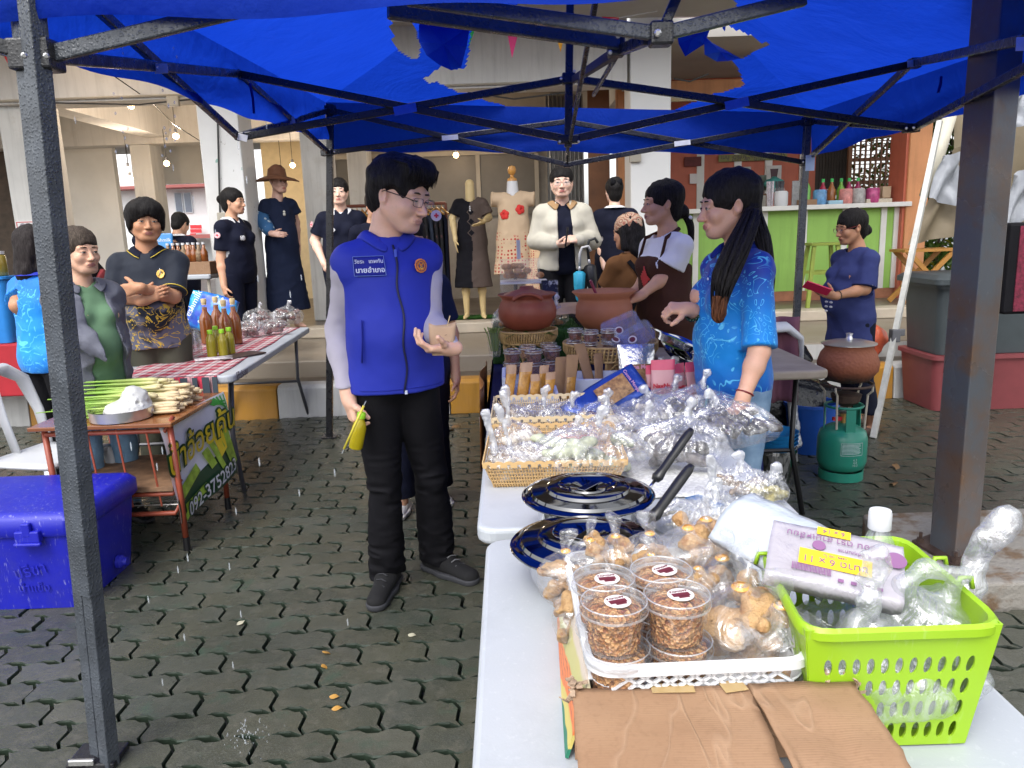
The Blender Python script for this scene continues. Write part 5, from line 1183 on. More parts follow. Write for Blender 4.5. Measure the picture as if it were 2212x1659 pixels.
f.shirt(mat_polo('polo_sky',(.01,.16,.60),(.01,.24,.68),(.02,.16,.60),.80,1.42,None),'polo_shirt',.022,'short',.84,.009,.008,.062,hemw=.185,slv=.014); f.collar(VEST,.066,.03,.3,.05); f.trousers(BLACKC,.05,.014,.012); f.shoes(SHOEB,SOLEB,h=.01)
b=B(); b.box(f.M4@Vector((.055,.09,.09)),(.022,.012,.012)); b.obj('hair_clip',M('clip_lime',(.5,.8,.05),.4),f.t)
BEIGE=cloth('beige_jacket',(.50,.47,.39),.06,.75,.3,4); TANC=cloth('tan_collar',(.36,.22,.11),.08)
f=Fig('person','smiling woman in beige jacket and round glasses holding a phone behind the clay pots','person',1213,6.72,.26,367,0,SK4,wid=1.22,bust=.03,belly=.05,fine=.0055)
f.arm('R',P(1158,520,6.72),P(1200,528,6.48),(1,-.15,-.1),(0,.6,.8),.55); f.arm('L',P(1280,520,6.72),P(1248,518,6.46),(-1,-.1,.05),(0,.7,-.6),.65)
f.head(-3,3,0); f.skinhead(.005,1.08,smile=1,jaw=1.1); f.skinarm('R',.8); f.skinarm('L',.8); f.body((.5,.18,.16)); f.haircap('back'); f.glasses(M('frame_dark',(.05,.03,.03),.35,var=0),.027,.021)
f.shirt(NAVY,'polo_shirt',.012,'none',.84,.010,.005,.064,vneck=.04); f.collar(NAVY,.064,.03,.45,.05)
def openb(S):S.slot(.02,.050,.035)
f.shirt(BEIGE,'jacket',.030,'long',.88,.009,.006,.072,slv=.016,hook=openb); f.collar(TANC,.078,.03,.75,.09,spread=.062,thick=.008)
f.trousers(BLACKC,.06,.016,.012); f.shoes(SHOEB,SOLEB,h=.01)
b=B(); p=P(1224,512,6.36); b.box(p,(.014,.012,.16),Euler((.1,.15,0))); tag(b.obj('phone',M('phone_black',(.012,.012,.014),.2),bevel=.004),'black phone held upright by the woman in the beige jacket','phone')
def umbrella(label,top,bot,col,handle,folds=6):
 t=T('folded_umbrella',label,'umbrella',bot,group='umbrellas hanging from the arm of the woman in beige'); ax=(top-bot); L=ax.length; b=B(); n=18; rings=[]; m=frame(ax,(0,1,0))
 for v,r in((0,.008),(.08,.022),(.45,.040),(.80,.044),(.86,.020)):
  rings.append([m@Vector(((r+.006*math.cos(folds*2*math.pi*j/n))*math.cos(2*math.pi*j/n),(r+.006*math.cos(folds*2*math.pi*j/n))*math.sin(2*math.pi*j/n),v*L))for j in range(n)])
 b.loft(rings); b.obj('canopy',col,t,smooth=True); b=B(); b.tube([m@Vector((0,0,.84*L)),m@Vector((0,0,L))],.012,8); b.obj('shaft',M('shaft_grey',(.4,.4,.42),.3,.6),t,smooth=True)
 b=B(); b.tube([m@Vector((0,0,L)),m@Vector((0,0,L+.10)),m@Vector((.02,0,L+.15)),m@Vector((.07,0,L+.16)),m@Vector((.09,0,L+.12))],.012,8); b.obj('handle',handle,t,smooth=True); return t
umbrella('folded turquoise umbrella hanging from the arm of the woman in beige',P(1252,575,6.35),P(1251,652,6.35),M('umb_cyan',(.03,.36,.55),.5,var=.15),M('umb_handle',(.5,.5,.5),.3))
umbrella('folded black umbrella hanging beside the turquoise one',P(1272,560,6.38),P(1282,640,6.38),M('umb_black',(.012,.013,.018),.5,var=.2),M('umb_handle2',(.03,.03,.03),.4))
BRN=cloth('brown_shirt',(.19,.085,.030),.12); APR=cloth('apron_brown',(.055,.022,.014),.15)
f=Fig('person','helper in crocheted head scarf and brown shirt with crossed black straps, seen from behind','person',1362,5.35,0,440,-150,SK3,wid=1.12,fine=.0055,height=1.55)
f.arm('L',P(1318,600,5.3),P(1345,650,5.5)); f.arm('R',P(1405,590,5.5),P(1400,640,5.7)); f.head(15,10,-6); f.skinhead(); f.skinarm('L',.5); f.skinarm('R',.5); f.body(); f.haircap('bob')
def mat_crochet():
 t=NT('crochet'); co=t.co('Object'); v=t.vor(co,19,out='Distance'); c=t.ramp(t.math('FRACT',t.math('MULTIPLY',v,3.2)),[(0,(.45,.10,.07)),(.35,(.55,.36,.22)),(.6,(.62,.48,.33)),(.85,(.30,.17,.10))]); return t.done(t.bsdf(c,.85,0,t.bump(t.noise(co,160,2),.8,.004)))
c=f.hm4@Vector((0,0,0)); S=SD((c.x-.16,c.y-.18,c.z-.12),(c.x+.16,c.y+.2,c.z+.18),.0055); S.m=f.M4; S.ell((0,.020,.045),(.094,.112,.096),.02); S.ell((0,-.02,-.06),(.14,.20,.085),.01,sub=True); S.m=Matrix.Identity(4); S.disp(lambda x,y,z:.004*vnoise(x,y,z,45,4)); put('head_scarf',npmesh([S.verts()],[mat_crochet()]),None,f.t)
f.shirt(BRN,'shirt',.020,'short',.84,.009,.008,.062,hemw=.18,slv=.016,slen=.95)
V_=f.sh_mesh[0]
for a,c_ in(((-.095,1.40),(.13,.98)),((.095,1.40),(-.13,.98))):
 b=B(); pts=[]
 for i in range(13):
  x,z=lerp(a[0],c_[0],i/12),lerp(a[1],c_[1],i/12); p=f.onsurf(x,z,V_,False); pts.append(Vector((x,p.y+.004,z)))
 for p,q in zip(pts,pts[1:]):b.bar(p,q,.036,.006,(0,1,0))
 b.obj('apron_strap',BLACKC,f.t)
f.trousers(BLACKC,.05,.014,.013); f.shoes(SHOEB,SOLEB,h=.01)
f=Fig('person','helper with low ponytail in white blouse and brown apron behind the large clay pot','person',1437,4.62,0,400,-62,SK2,wid=1.0,bust=.025,fine=.005)
f.arm('L',P(1440,595,4.5),P(1382,640,4.42),(-.9,0,-.35),(0,.3,-1),.7); f.arm('R',P(1400,590,4.75),P(1370,630,4.65),(-.9,0,-.3),(0,.3,-1),.7)
f.head(-20,2,0); f.skinhead(.0048,.98); f.skinarm('L',.5,.0055); f.skinarm('R',.5,.006); f.body((.36,.14,.12)); f.haircap('lowbun')
f.tail([(0,.12,-.05),(-.0,.16,-.12),(.0,.165,-.20),(.01,.16,-.25)],[.018,.022,.018,.006]); b=B(); b.ball(f.M4@Vector((0,.155,-.085)),.022,10,8,(1,1,.7)); b.obj('hair_tie',M('tie_white',(.7,.68,.62),.7),f.t,smooth=True)
f.shirt(WHITEC,'blouse',.018,'short',.88,.008,.009,.075,slv=.020,slen=.70)
def apr(S):S.cut((0,.25,1),1.25,.02)
f.shirt(APR,'apron',.034,'none',.42,.009,.006,.110,hemw=.20,hook=apr)
b=B(); n=14
for g in(-1,1):b.tube([(g*.10,-.11,1.30),(g*.095,-.07,1.42),(g*.06,.06,1.47),(0,.085,1.47)],.012,6,flat=.4)
b.obj('apron_strap',APR,f.t,smooth=True)
f.patch(-.05,.04,1.12,1.26,M('apron_red',(.45,.03,.03),.6),'apron_print',.004,10,10,lambda u,v:abs(u-.5)+abs(v-.5)<.5)
f.trousers(BLACKC,.05,.014,.013); f.shoes(SHOEB,SOLEB,h=.01)
PURB=cloth('indigo_blouse',(.035,.045,.145),.12,.85,.3)
f=Fig('person','elderly woman in indigo blouse looking at a pink phone beside the white pole','person',1850,5.32,0,458,-72,SK3,wid=1.08,bust=.05,belly=.12,fine=.005,height=None)
ga=G(1895,925); f.leg('L',G(1880,935),(-.8,-.5,0)); f.leg('R',G(1850,915),(-.9,-.2,0))
f.arm('L',P(1868,625,5.14),P(1800,640,5.06),(-.9,0,.28),(-.2,.75,.6),.55); f.arm('R',P(1820,620,5.5),P(1790,638,5.3),(-.9,-.2,.2),(-.1,.3,.9),.4)
f.head(-8,12,0); f.skinhead(.0048,1.0,age=1); f.skinarm('L',.55,.005); f.skinarm('R',.6,.007); f.bare(.008); f.body((.30,.10,.08)); f.haircap('lowbun'); f.glasses(M('frame_red',(.20,.02,.02),.35,var=0),.024,.016)
f.shirt(PURB,'blouse',.022,'short',f.L(P(1850,745,5.2)).z,.008,.010,.070,hemw=.215,slv=.024,slen=.92,vneck=.03)
b=B(); rr=random.Random(9)
for k in range(9):
 x,z=-.02+.05*(k%2),1.12-.035*(k//2); p=f.onsurf(x,z); b.ball(p+Vector((0,-.002,0)),.016,8,6,(1.2,.2,.55))
b.obj('embroidery',M('thread_pale2',(.55,.56,.62),.7),f.t,smooth=True)
b=B(); sh,el=f.sh['L'],f.el['L']; bangle(f,sh,el,.90,.082,.003,M('trim_pale',(.4,.42,.55),.7),'sleeve_trim',20)
bangle(f,f.el['L'],f.wr['L'],.86,.032,.006,M('bead_dark',(.05,.04,.03),.3),'bead_bracelet',14,True)
f.trousers(cloth('indigo_trousers',(.008,.010,.022),.2),.16,.016,.011,flare=.01); f.shoes(M('sandal',(.10,.06,.045),.6),M('sole_brown',(.06,.04,.03),.6),name='sandal',L=.16,h=.007,low=True)
p=P(1768,622,5.04); b=B(); b.bar(P(1792,632,5.03),P(1738,613,5.05),.075,.009,(0,.6,.8)); o=b.obj('phone',M('phone_pink',(.70,.03,.10),.35,var=.03),bevel=.003); tag(o,'phone in a bright pink case held by the elderly woman','phone')
MQ=M('mannequin_cream',(.66,.50,.25),.4,var=.04); MQF=M('mannequin_pink',(.55,.33,.26),.4,var=.04)
DRK=cloth('dress_black',(.008,.008,.012),.15); DBR=cloth('dress_taupe',(.105,.078,.068),.1)
f=Fig('mannequin','headless cream mannequin in a half black, half taupe long dress','mannequin',1013,8.75,.515,372,0,MQ,fine=.006,height=1.60)
k=f.k; f.arm('R',P(978,470,8.75),P(984,520,8.6),(.05,-.1,-1),(1,0,0),.15); f.arm('L',P(1056,470,8.75),P(1042,480,8.45),(-.4,-.3,-.2),(0,.5,.8),.15)
S=SD((-.12,-.12,1.34),(.12,.14,1.66),.006); S.cone((0,.02,1.40),(0,.015,1.60),.058,.052,.02); S.ell((0,.015,1.60),(.052,.052,.018),.01); f.parts.append(S.verts()); f.hm4=Matrix.Translation((0,0,9)); f.skinarm('R',.3); f.skinarm('L',.3); f.bare(.008); f.body(core=False)
f.shirt(DRK,'dress',.018,'short',.38,.010,.009,.085,hemw=.235,slv=.018,slen=.75,vneck=.14,mats=[DRK,DBR],mi=lambda c:(c[:,0]>.012*np.sin(c[:,2]*9)).astype(np.int32))
b1,b2=B(),B()
for z in(1.27,1.16,1.03,.92)[:3]:
 for bb,r in((b1,.050),(b2,.036)):
  p=f.onsurf(.005,z); bb=B()if True else bb; bb.box(p+Vector((0,-.003 if r>.04 else-.008,0)),(r*1.42,.006,r*1.42),Euler((0,R_(45),0))); bb.obj('diamond_border' if r>.04 else 'diamond',DBR if r>.04 else DRK,f.t)
b=B(); p=f.onsurf(0,1.33)
for dz in(0,-.022,-.044):b.ball(p+Vector((0,-.012,dz)),.013,8,6)
b.obj('brooch',M('brooch',(.6,.6,.62),.25,.6),f.t)
def mat_floral(name,z0,col=(.50,.37,.25)):
 t=NT(name); co=t.co('Object'); z=t.sep(co)[2]; v=t.vor(co,26,out='Distance',rand=.35); dots=t.ramp(v,[(.30,1),(.36,0)]); g=t.n('MapRange'); t.set(g.inputs[0],t.math('ADD',z,t.math('MULTIPLY',t.noise(co,5,2),.25))); g.inputs[1].default_value=z0; g.inputs[2].default_value=z0+.03; g.inputs[3].default_value=1; g.inputs[4].default_value=0
 d2=t.ramp(t.noise(co,16,2),[(.50,0),(.56,1)]); c=t.mix(t.math('MULTIPLY',dots,g.outputs[0]),col,t.mix(d2,(.30,.025,.02),(.42,.06,.05))); return t.done(t.bsdf(c,.85,0,t.bump(t.noise(co,500,1),.3,.002),.2))
f=Fig('dress_form','dress form with wooden neck knob in a beige dress with red flowers','dress form',1105,8.2,.515,352,0,M('form_white',(.62,.62,.64),.6,var=.02),fine=.008,height=1.62)
S=SD((-.12,-.12,1.34),(.12,.14,1.62),.007); S.cone((0,.02,1.36),(0,.015,1.56),.075,.056,.02); S.cut((0,0,1),1.56); f.parts.append(S.verts()); f.hm4=Matrix.Translation((0,0,9)); f.body(core=True)
b=B(); b.lathe([(.055,1.561),(.050,1.585),(.022,1.60),(.016,1.62),(.040,1.645),(.048,1.68),(.036,1.715),(.001,1.727)],20,(0,.015,0)); b.obj('neck_knob',M('wood_knob',(.55,.26,.06),.35,var=.15),f.t,smooth='auto')
f.arm('L',P(1160,430,8.2),P(1165,450,8.1)); f.arm('R',P(1048,430,8.2),P(1045,450,8.1))
f.shirt(mat_floral('floral',1.12),'dress',.024,'short',.55,.010,.008,.080,hemw=.245,slv=.030,slen=.5,vneck=.12)
for fx,fz,c_ in((-.095,1.20,0),(.075,1.25,0)):
 b=B()
 for a in range(5):
  an=a*1.2566+fx*9; p=f.onsurf(fx+.025*math.cos(an),fz+.028*math.sin(an)); b.ball(p+Vector((0,-.004,0)),.028,8,6,(1,.25,1))
 b.obj('flower',M('flower_red',(.55,.025,.02),.7,var=.15,vs=30),f.t,smooth=True)
f2=B(); f2.tube([(0,.02,.52-.515+.0),(0,.02,.6)],.02,8); f2.obj('stand',M('stand_black',(.02,.02,.02),.4),f.t)
f=Fig('dress_form','low dress form in a floral dress behind the clear cookie case','dress form',1165,7.9,.515,520,0,MQ,fine=.01,height=1.02); S=SD((-.12,-.12,1.34),(.12,.14,1.62),.01); S.cone((0,.02,1.36),(0,.015,1.5),.07,.052,.02); f.parts.append(S.verts()); f.hm4=Matrix.Translation((0,0,9)); f.body(core=True); f.shirt(mat_floral('floral2',1.6,(.52,.36,.22)),'dress',.03,'none',.30,.014,.008,.07,hemw=.36)
f=Fig('mannequin','mannequin in brown sun hat and long navy dress with blue leaf printed sleeve','mannequin',596,8.45,.515,370,38,MQF,fine=.006,height=1.66)
f.arm('R',P(566,475,8.35),P(588,505,8.2),(1,-.2,-.1),(0,.8,-.2),.2); f.arm('L',P(640,480,8.6),P(645,540,8.6)); f.head(12,2); f.skinhead(.006); f.skinarm('R',.5); f.skinarm('L',.5); f.bare(.008)
f.body((.4,.15,.12)); NVD=cloth('navy_dress',(.010,.016,.042),.12)
LEAFP=NT('leaf_print'); _co=LEAFP.co('Object'); _c=LEAFP.mix(LEAFP.ramp(LEAFP.vor(_co,13,'F1'),[(.26,1),(.30,0)]),(.025,.10,.24),(.42,.50,.55)); LEAFM=LEAFP.done(LEAFP.bsdf(_c,.8))
f.shirt(NVD,'dress',.020,'short',.20,.010,.010,.070,hemw=.26,slv=.03,slen=.5,vneck=.16); e2=f.sh['R'].lerp(f.el['R'],.35)
S=SD([min(e2[i],f.el['R'][i],f.wr['R'][i])-.13 for i in range(3)],[max(e2[i],f.el['R'][i],f.wr['R'][i])+.13 for i in range(3)],.009); S.cone(e2,f.el['R'],.075,.085,.03); S.cone(f.el['R'],f.wr['R'].lerp(f.el['R'],.35),.085,.07,.03); put('sleeve',npmesh([S.verts()],[LEAFM]),None,f.t)
b=B(); prof=[(.001,.17),(.06,.165),(.088,.14),(.098,.075),(.10,.062),(.18,.045),(.225,.02),(.222,.012),(.17,.032),(.095,.05)]; b.lathe(prof,30,(0,.015,.0),cap1=False); b.v=[tuple(f.M4@Vector((x,y,z+.012*math.sin(2*math.atan2(y,x)))))for x,y,z in b.v]; b.obj('sun_hat',M('hat_brown',(.15,.06,.03),.75,var=.15,bump=.4,bs=120),f.t,smooth='auto')
b=B(); p=f.onsurf(0,1.27); b.ball(p+Vector((0,-.01,.02)),.014,8,6); b.ball(p+Vector((0,-.01,-.008)),.017,8,6); b.obj('pendant',M('pendant',(.6,.6,.55),.35),f.t)
#  THE FOOD STALL
def mat_clear(name,base=.16,crease=.55,tint=(.9,.92,.95),sc=9,rough=.12,bmp=.8):
 if name in _mats:return _mats[name]
 t=NT(name); co=t.co('Object'); n=t.noise(co,sc,4,.65,1.5); v=t.math('ABSOLUTE',t.math('SUBTRACT',n,.5)); cr=t.ramp(v,[(.0,1),(.05,.35),(.16,0)])
 h=t.math('ADD',n,t.math('MULTIPLY',t.noise(co,sc*3.2,3,.6,1),.45)); nb=t.bump(h,bmp,.02); tr=t.n('BsdfTransparent'); t.set(tr.inputs[0],(.98,.98,.985))
 gl=t.n('BsdfGlossy'); t.set(gl.inputs[0],(1,1,1)); gl.inputs['Roughness'].default_value=rough; t.set(gl.inputs['Normal'],nb); df=t.n('BsdfDiffuse'); t.set(df.inputs[0],tint); t.set(df.inputs['Normal'],nb); tl=t.n('BsdfTranslucent'); t.set(tl.inputs[0],tint)
 solid=t.shade(t.shade(df.outputs[0],tl.outputs[0],.5),gl.outputs[0],.45); _mats[name]=t.done(t.shade(tr.outputs[0],solid,t.math('ADD',base,t.math('MULTIPLY',cr,crease)))); return _mats[name]
CLEAR=mat_clear('tub_clear',.10,.06,sc=3,rough=.06,bmp=.05); CLEARB=mat_clear('bag_clear',.07,.26,sc=10,rough=.14,bmp=.5); BAGW=mat_clear('bag_milky',.20,.30,(.80,.83,.88),8,.2,.5); BAGF=mat_clear('bag_fold',.42,.25,(.78,.80,.84),9,.3,.4); CLEARD=mat_clear('clear_case',.10,.08,sc=2,bmp=.05)
PLW=M('plastic_white',(.58,.59,.61),.38,var=.03,vs=3,bump=.08,bs=90); PLWT=M('tabletop_white',(.40,.425,.46),.36,var=.05,vs=2.5,bump=.22,bs=170,bd=.0015,rv=.25,scuff=.28)
STEEL=M('steel_pot',(.62,.62,.63),.12,1,var=.03,bump=.06,bs=12,bd=.01); STEELD=M('steel_lid',(.17,.17,.172),.07,1,var=.03,bump=.10,bs=7,bd=.012)
def rrect(x0,y0,x1,y1,r,n=5):
 out=[]
 for cx,cy,a0 in((x1-r,y0+r,-90),(x1-r,y1-r,0),(x0+r,y1-r,90),(x0+r,y0+r,180)):
  for i in range(n+1):a=R_(a0+90*i/n); out.append((cx+r*math.cos(a),cy+r*math.sin(a)))
 return out
def table(name,label,x0,y0,x1,y1,z,mat,th=.045,r=.05,legs=True,rz=0,legm=None):
 cx,cy=(x0+x1)/2,(y0+y1)/2; t=T(name,label,'table',(cx,cy,0),rz); hx,hy=(x1-x0)/2,(y1-y0)/2; b=B(); b.prism(rrect(-hx,-hy,hx,hy,r),z-th,z); b.obj('tabletop',mat,t,bevel=.012,seg=3)
 lm=legm or M('leg_grey',(.10,.10,.11),.4,.3)
 if legs:
  for sx in(-1,1):
   for sy in(-1,1):b=B(); b.tube([(sx*(hx-.08),sy*(hy-.22),z-th),(sx*(hx-.10),sy*(hy-.2),z*.45),(sx*(hx-.05),sy*(hy-.14),.0)],.014,8); b.obj('leg',lm,t,smooth=True)
  for sy in(-1,1):b=B(); b.tube([(-hx+.1,sy*(hy-.2),z*.42),(hx-.1,sy*(hy-.2),z*.42)],.011,6); b.obj('crossbar',lm,t)
 return t
TZ=.74
table('folding_table','white plastic folding table under the cardboard box and lime basket',-.078,.40,.775,1.815,TZ,PLWT)
table('folding_table','white plastic folding table under the tan baskets and fish bags',-.105,1.865,.745,3.06,TZ+.004,PLWT)
CLOTHB=cloth('cloth_navy',(.010,.014,.075),.15,.85)
t3=T('cloth_table','table draped in navy blue cloth behind the white tables, holding pots and stands','table',(.40,3.9,0)); b=B(); b.prism(rrect(-.50,-.80,.62,.72,.03),TZ-.02,TZ); b.obj('tabletop',CLOTHB,t3)
b=B(); per=rrect(-.515,-.815,.635,.735,.03,3); n=len(per); ring=[]
for j in range(9):
 v=j/8; r_=[]
 for i in range(n*6):
  a,c=Vector(per[(i//6)%n]),Vector(per[(i//6+1)%n]); p=a.lerp(c,(i%6)/6); s_=1+v*(.03+.045*vn1(p.x*6,p.y*6,1,1,2)); r_.append((p.x*s_,p.y*s_,lerp(TZ-.015,.10,v)))
 ring.append(r_)
b.loft(ring,cap=False); b.obj('drape',CLOTHB,t3,smooth=True)
def mat_card():
 t=NT('cardboard'); co=t.co('Object'); c=t.mix(t.ramp(t.noise(co,5,5,.6),[(.3,0),(.7,1)]),(.25,.145,.085),(.30,.185,.112)); c=t.mix(t.ramp(t.noise(co,130,2),[(.5,0),(.8,.35)]),c,(.18,.105,.06))
 w=t.wave(co,75,.4,1,d='Y'); cr=t.math('ABSOLUTE',t.math('SUBTRACT',t.noise(t.co('Object',scale=(1.6,.45,1),rot=(0,0,.5)),5.5,3,.55,.3),.5)); crl=t.ramp(cr,[(0,1),(.018,0)]); c=t.mix(t.math('MULTIPLY',crl,.3),c,(.40,.27,.18))
 h=t.math('ADD',t.math('MULTIPLY',w,.05),t.math('ADD',t.math('MULTIPLY',crl,.5),t.math('MULTIPLY',t.noise(co,9,4),.5))); return t.done(t.bsdf(c,.75,0,t.bump(h,.5,.006),.25))
CARD=mat_card()
def mat_boxprint():
 t=NT('box_print'); co=t.co('Object'); x,y,z=t.sep(co); g=t.math('ADD',t.math('MULTIPLY',y,.9),t.math('ADD',t.math('MULTIPLY',z,6.0),t.math('MULTIPLY',t.noise(co,7,2),.35)))
 c=t.ramp(g,[(.0,(.02,.17,.10)),(.12,(.02,.17,.10)),(.13,(.55,.45,.12)),(.24,(.50,.42,.12)),(.25,(.62,.17,.05)),(.46,(.66,.2,.06)),(.48,(.45,.43,.17)),(.7,(.5,.46,.2)),(.75,(.58,.5,.42))],'LINEAR'); d=t.wave(co,24,6,2,d='Z'); c=t.mix(t.math('MULTIPLY',t.ramp(d,[(.86,0),(.9,.6)]),t.ramp(g,[(.25,0),(.3,1),(.46,1),(.5,0)])),c,(.16,.06,.06)); return t.done(t.bsdf(c,.5,0,None,.4))
BPR=mat_boxprint(); BIN=M('box_print_inside',(.02,.13,.10),.5,var=.2,col2=(.40,.36,.06),vs=5,cutoff=.5)
bxT=T('cardboard_box','open printed cardboard box with torn brown flap holding the white basket','box',(.248,1.17,TZ),R_(-2)); bw,bd_,bh=.338,.42,.112; x0,x1,y0,y1=-bw/2,bw/2,-.19,.21
b=B(); b.box2((x0,y0,.004),(x1,y1,.008)); b.obj('bottom',CARD,bxT)
b=B(); b.grid(lambda u,v:(x0-.012+(.034-.012*u)*v,lerp(y0,y1,u),.004+bh*v*(1+.25*u)+.003*vn1(u*9,v,1,2,3)),16,6); b.obj('printed_side',[BPR],bxT,solid=.005)
b=B(); b.grid(lambda u,v:(x1+.004+.014*math.sin(u*4)*v,lerp(y0,y1,u),.004+bh*v*(1+.2*u)+.003*vn1(u*9,v,1,2,4)),16,6); b.obj('printed_side',[BIN],bxT,solid=.005)
for yy in(y0,y1):b=B(); b.box2((x0,yy-.003,.004),(x1,yy+.003,bh*(1 if yy<0 else 1.2))); b.obj('end_wall',CARD,bxT)
def edge(u,k):return.006*vn1(u*13,k,2,1,6)+.003*vn1(u*40,k,1,1,7)
b=B(); b.grid(lambda u,v:(lerp(x0-.002,x1*.47,u)+v*edge(v+2,1)*(1 if u>.9 else 0),y0-.25*v+.004*(v>.0),bh+.004-.012*v-.020*v*v+.0035*vn1(u*4,v*6,1,1,3)),20,16); b.obj('flap',CARD,bxT,smooth=True,solid=.004)
b=B(); b.grid(lambda u,v:(lerp(x1*.45,x1+.055,u)+edge(v+5,3)*(1 if u>.9 else 0)+.02*v*(1 if u<.1 else.3),y0-.27*v,bh+.007-.030*v*v+.0045*vn1(u*5,v*7,4,1,3)),18,16); b.obj('flap',CARD,bxT,smooth=True,solid=.004,rot=(0,0,0))
rr=random.Random(4); b=B()
for(cx_,cy_)in((x0+.004,y0+.002),(x1+.010,y0+.010),(x1+.052,y0+.002),(x0-.002,y0-.004)):
 for k in range(16):p=Vector((cx_+rr.uniform(-.010,.010),cy_+rr.uniform(-.012,.012),bh+rr.uniform(-.016,.014))); b.bar(p,p+Vector((rr.uniform(-.012,.012),rr.uniform(-.012,.012),rr.uniform(-.006,.014))),.007,.0015)
tag(b.obj('torn_edge',M('card_torn',(.33,.235,.165),.9,var=.3,vs=60),bxT),kind='stuff')
b=B(); b.box((-.03,y0-.005,bh+.0065),(.060,.022,.0006)); b.obj('tape',M('tape_tan',(.48,.34,.16),.25,alpha=.8),bxT); b=B(); b.box((.055,y0-.004,bh+.0075),(.034,.026,.0006),(.0,.0,.2)); b.obj('tape',M('tape_tan',(.48,.34,.16),.25,alpha=.8),bxT)
wb=T('plastic_basket','white plastic basket with diamond lattice holding snack tubs and rind bags','basket',(.252,1.180,TZ+.058),R_(1)); hx,hy,hz=.159,.200,.092
b=B(); ins=.022; n=len(rrect(0,0,1,1,.1)); b.loft([[(x,y,.03)for x,y in rrect(-hx+ins,-hy+ins,hx-ins,hy-ins,.03)],[(x,y,hz-.032)for x,y in rrect(-hx+.005,-hy+.005,hx-.005,hy-.005,.035)]],cap=False); b.f.append(tuple(range(n))); b.mi.append(0); b.obj('wall',PLW,wb,smooth='auto',solid=.0025)
b=B(); o_=rrect(-hx-.004,-hy-.004,hx+.004,hy+.004,.04); i_=rrect(-hx+.006,-hy+.006,hx-.006,hy-.006,.034); b.loft([[(x,y,hz-.012)for x,y in o_],[(x,y,hz+.001)for x,y in o_],[(x,y,hz+.003)for x,y in i_],[(x,y,hz-.012)for x,y in i_]],cap=False); b.obj('rim',PLW,wb,smooth='auto')
for side in range(4):
 b=B(); L=(hx if side%2==0 else hy)-.03; dd=(hy if side%2==0 else hx)-.003; m=Matrix.Rotation(R_(90*side),4,'Z'); nn=11
 for k in range(nn+1):
  for s_ in(-1,1):
   u0,u1=-L+2*L*k/nn,-L+2*L*k/nn+s_*.036
   if abs(u1)<=L+.012:b.bar(m@Vector((u0,-dd,hz-.034)),m@Vector((u1,-dd,hz-.010)),.0055,.004,(0,0,1))
 tag(b.obj('lattice',PLW,wb),kind='stuff')
def mat_crumb(name,a,b_,c_):
 t=NT(name); co=t.co('Object'); v=t.vor(co,190,out='Color'); s_=t.sep(v)[0]; c=t.ramp(s_,[(0,a),(.35,b_),(.7,c_),(1,tuple(x*.5 for x in a))]); h=t.vor(co,190); return t.done(t.bsdf(c,.45,0,t.bump(h,1.0,.006),.5))
CRB=mat_crumb('crumb_fried',(.20,.055,.018),(.42,.19,.06),(.56,.32,.14)); CRBD=mat_crumb('crumb_dark',(.06,.012,.008),(.16,.045,.02),(.22,.08,.04))
LABW=M('label_white',(.66,.62,.62),.4,var=.03); LABR=M('label_maroon',(.13,.02,.03),.4,var=.2)
def tub(name,label,loc,r=.049,h=.068,cont=CRB,lab=True,group=None,spin=0,fill=.92,n=36):
 t=T(name,label,'food tub',loc,spin,group); rr=random.Random(int(loc[0]*9999)); b=B(); k=8; pr=[(r*.84*lerp(.97,1.05,i/k)-.003,.004+(h-.008)*fill*i/k)for i in range(k+1)]
 b.lathe(pr+[(r*.5,h*fill+.004),(.001,h*fill+.006)],n,cap1=False,jit=lambda i,j:rr.uniform(-.0022,.0012)); b.obj('filling',cont,t)
 b=B(); b.lathe([(r*.80,0),(r*.83,.002),(r*.93,h-.008),(r*.96,h-.006)],n,cap1=False); b.obj('cup',CLEAR,t,smooth='auto')
 b=B(); b.lathe([(r*.97,h-.013),(r*1.01,h-.012),(r*1.01,h-.002),(r*.985,h+.003),(r*.93,h+.003),(r*.90,h-.001),(r*.3,h-.0005),(.001,h)],n,cap0=False,cap1=False); b.obj('lid',CLEAR,t,smooth='auto')
 b=B(); b.lathe([(r*1.012,h-.012),(r*1.018,h-.010),(r*1.012,h-.008)],n,cap0=False,cap1=False); b.lathe([(r*.985,h+.0032),(r*.965,h+.0048),(r*.945,h+.0032)],n,cap0=False,cap1=False); b.obj('lid_rim',BAGF,t,smooth=True)
 if lab:
  b=B(); b.lathe([(.0195,h+.001),(.0195,h+.0018)],24,(r*.10,-r*.05,0)); lb=b.obj('label',LABW,t); c=Vector((r*.10,-r*.05,h+.0022)); b=B(); b.box(c+Vector((0,-.001,0)),(.026,.010,.0005)); b.box(c+Vector((.002,-.008,0)),(.016,.006,.0005)); text_b(b,'PAMOPP',.0072,Matrix.Translation(c+Vector((0,.0088,0))),.0003); b.obj('label_print',LABR,lb)
 return t
zb=TZ+.090; G1='round tubs of fried crumbs in the white basket'
C1,C2,C3,C4=G(1326,1300,zb+.14),G(1462,1285,zb+.14),G(1304,1250,zb+.14),G(1428,1233,zb+.14)
tub('snack_tub','top tub of the front stack beside the box side wall',(C1.x,C1.y,zb+.0715),spin=.3); tub('snack_tub','top tub of the front stack beside the rind bags',(C2.x,C2.y,zb+.0715),spin=.2)
tub('snack_tub','top tub of the rear stack nearer the steel pot',(C3.x,C3.y,zb+.0715),spin=.1); tub('snack_tub','top tub of the rear stack nearer the lime basket',(C4.x,C4.y,zb+.0715),spin=.5)
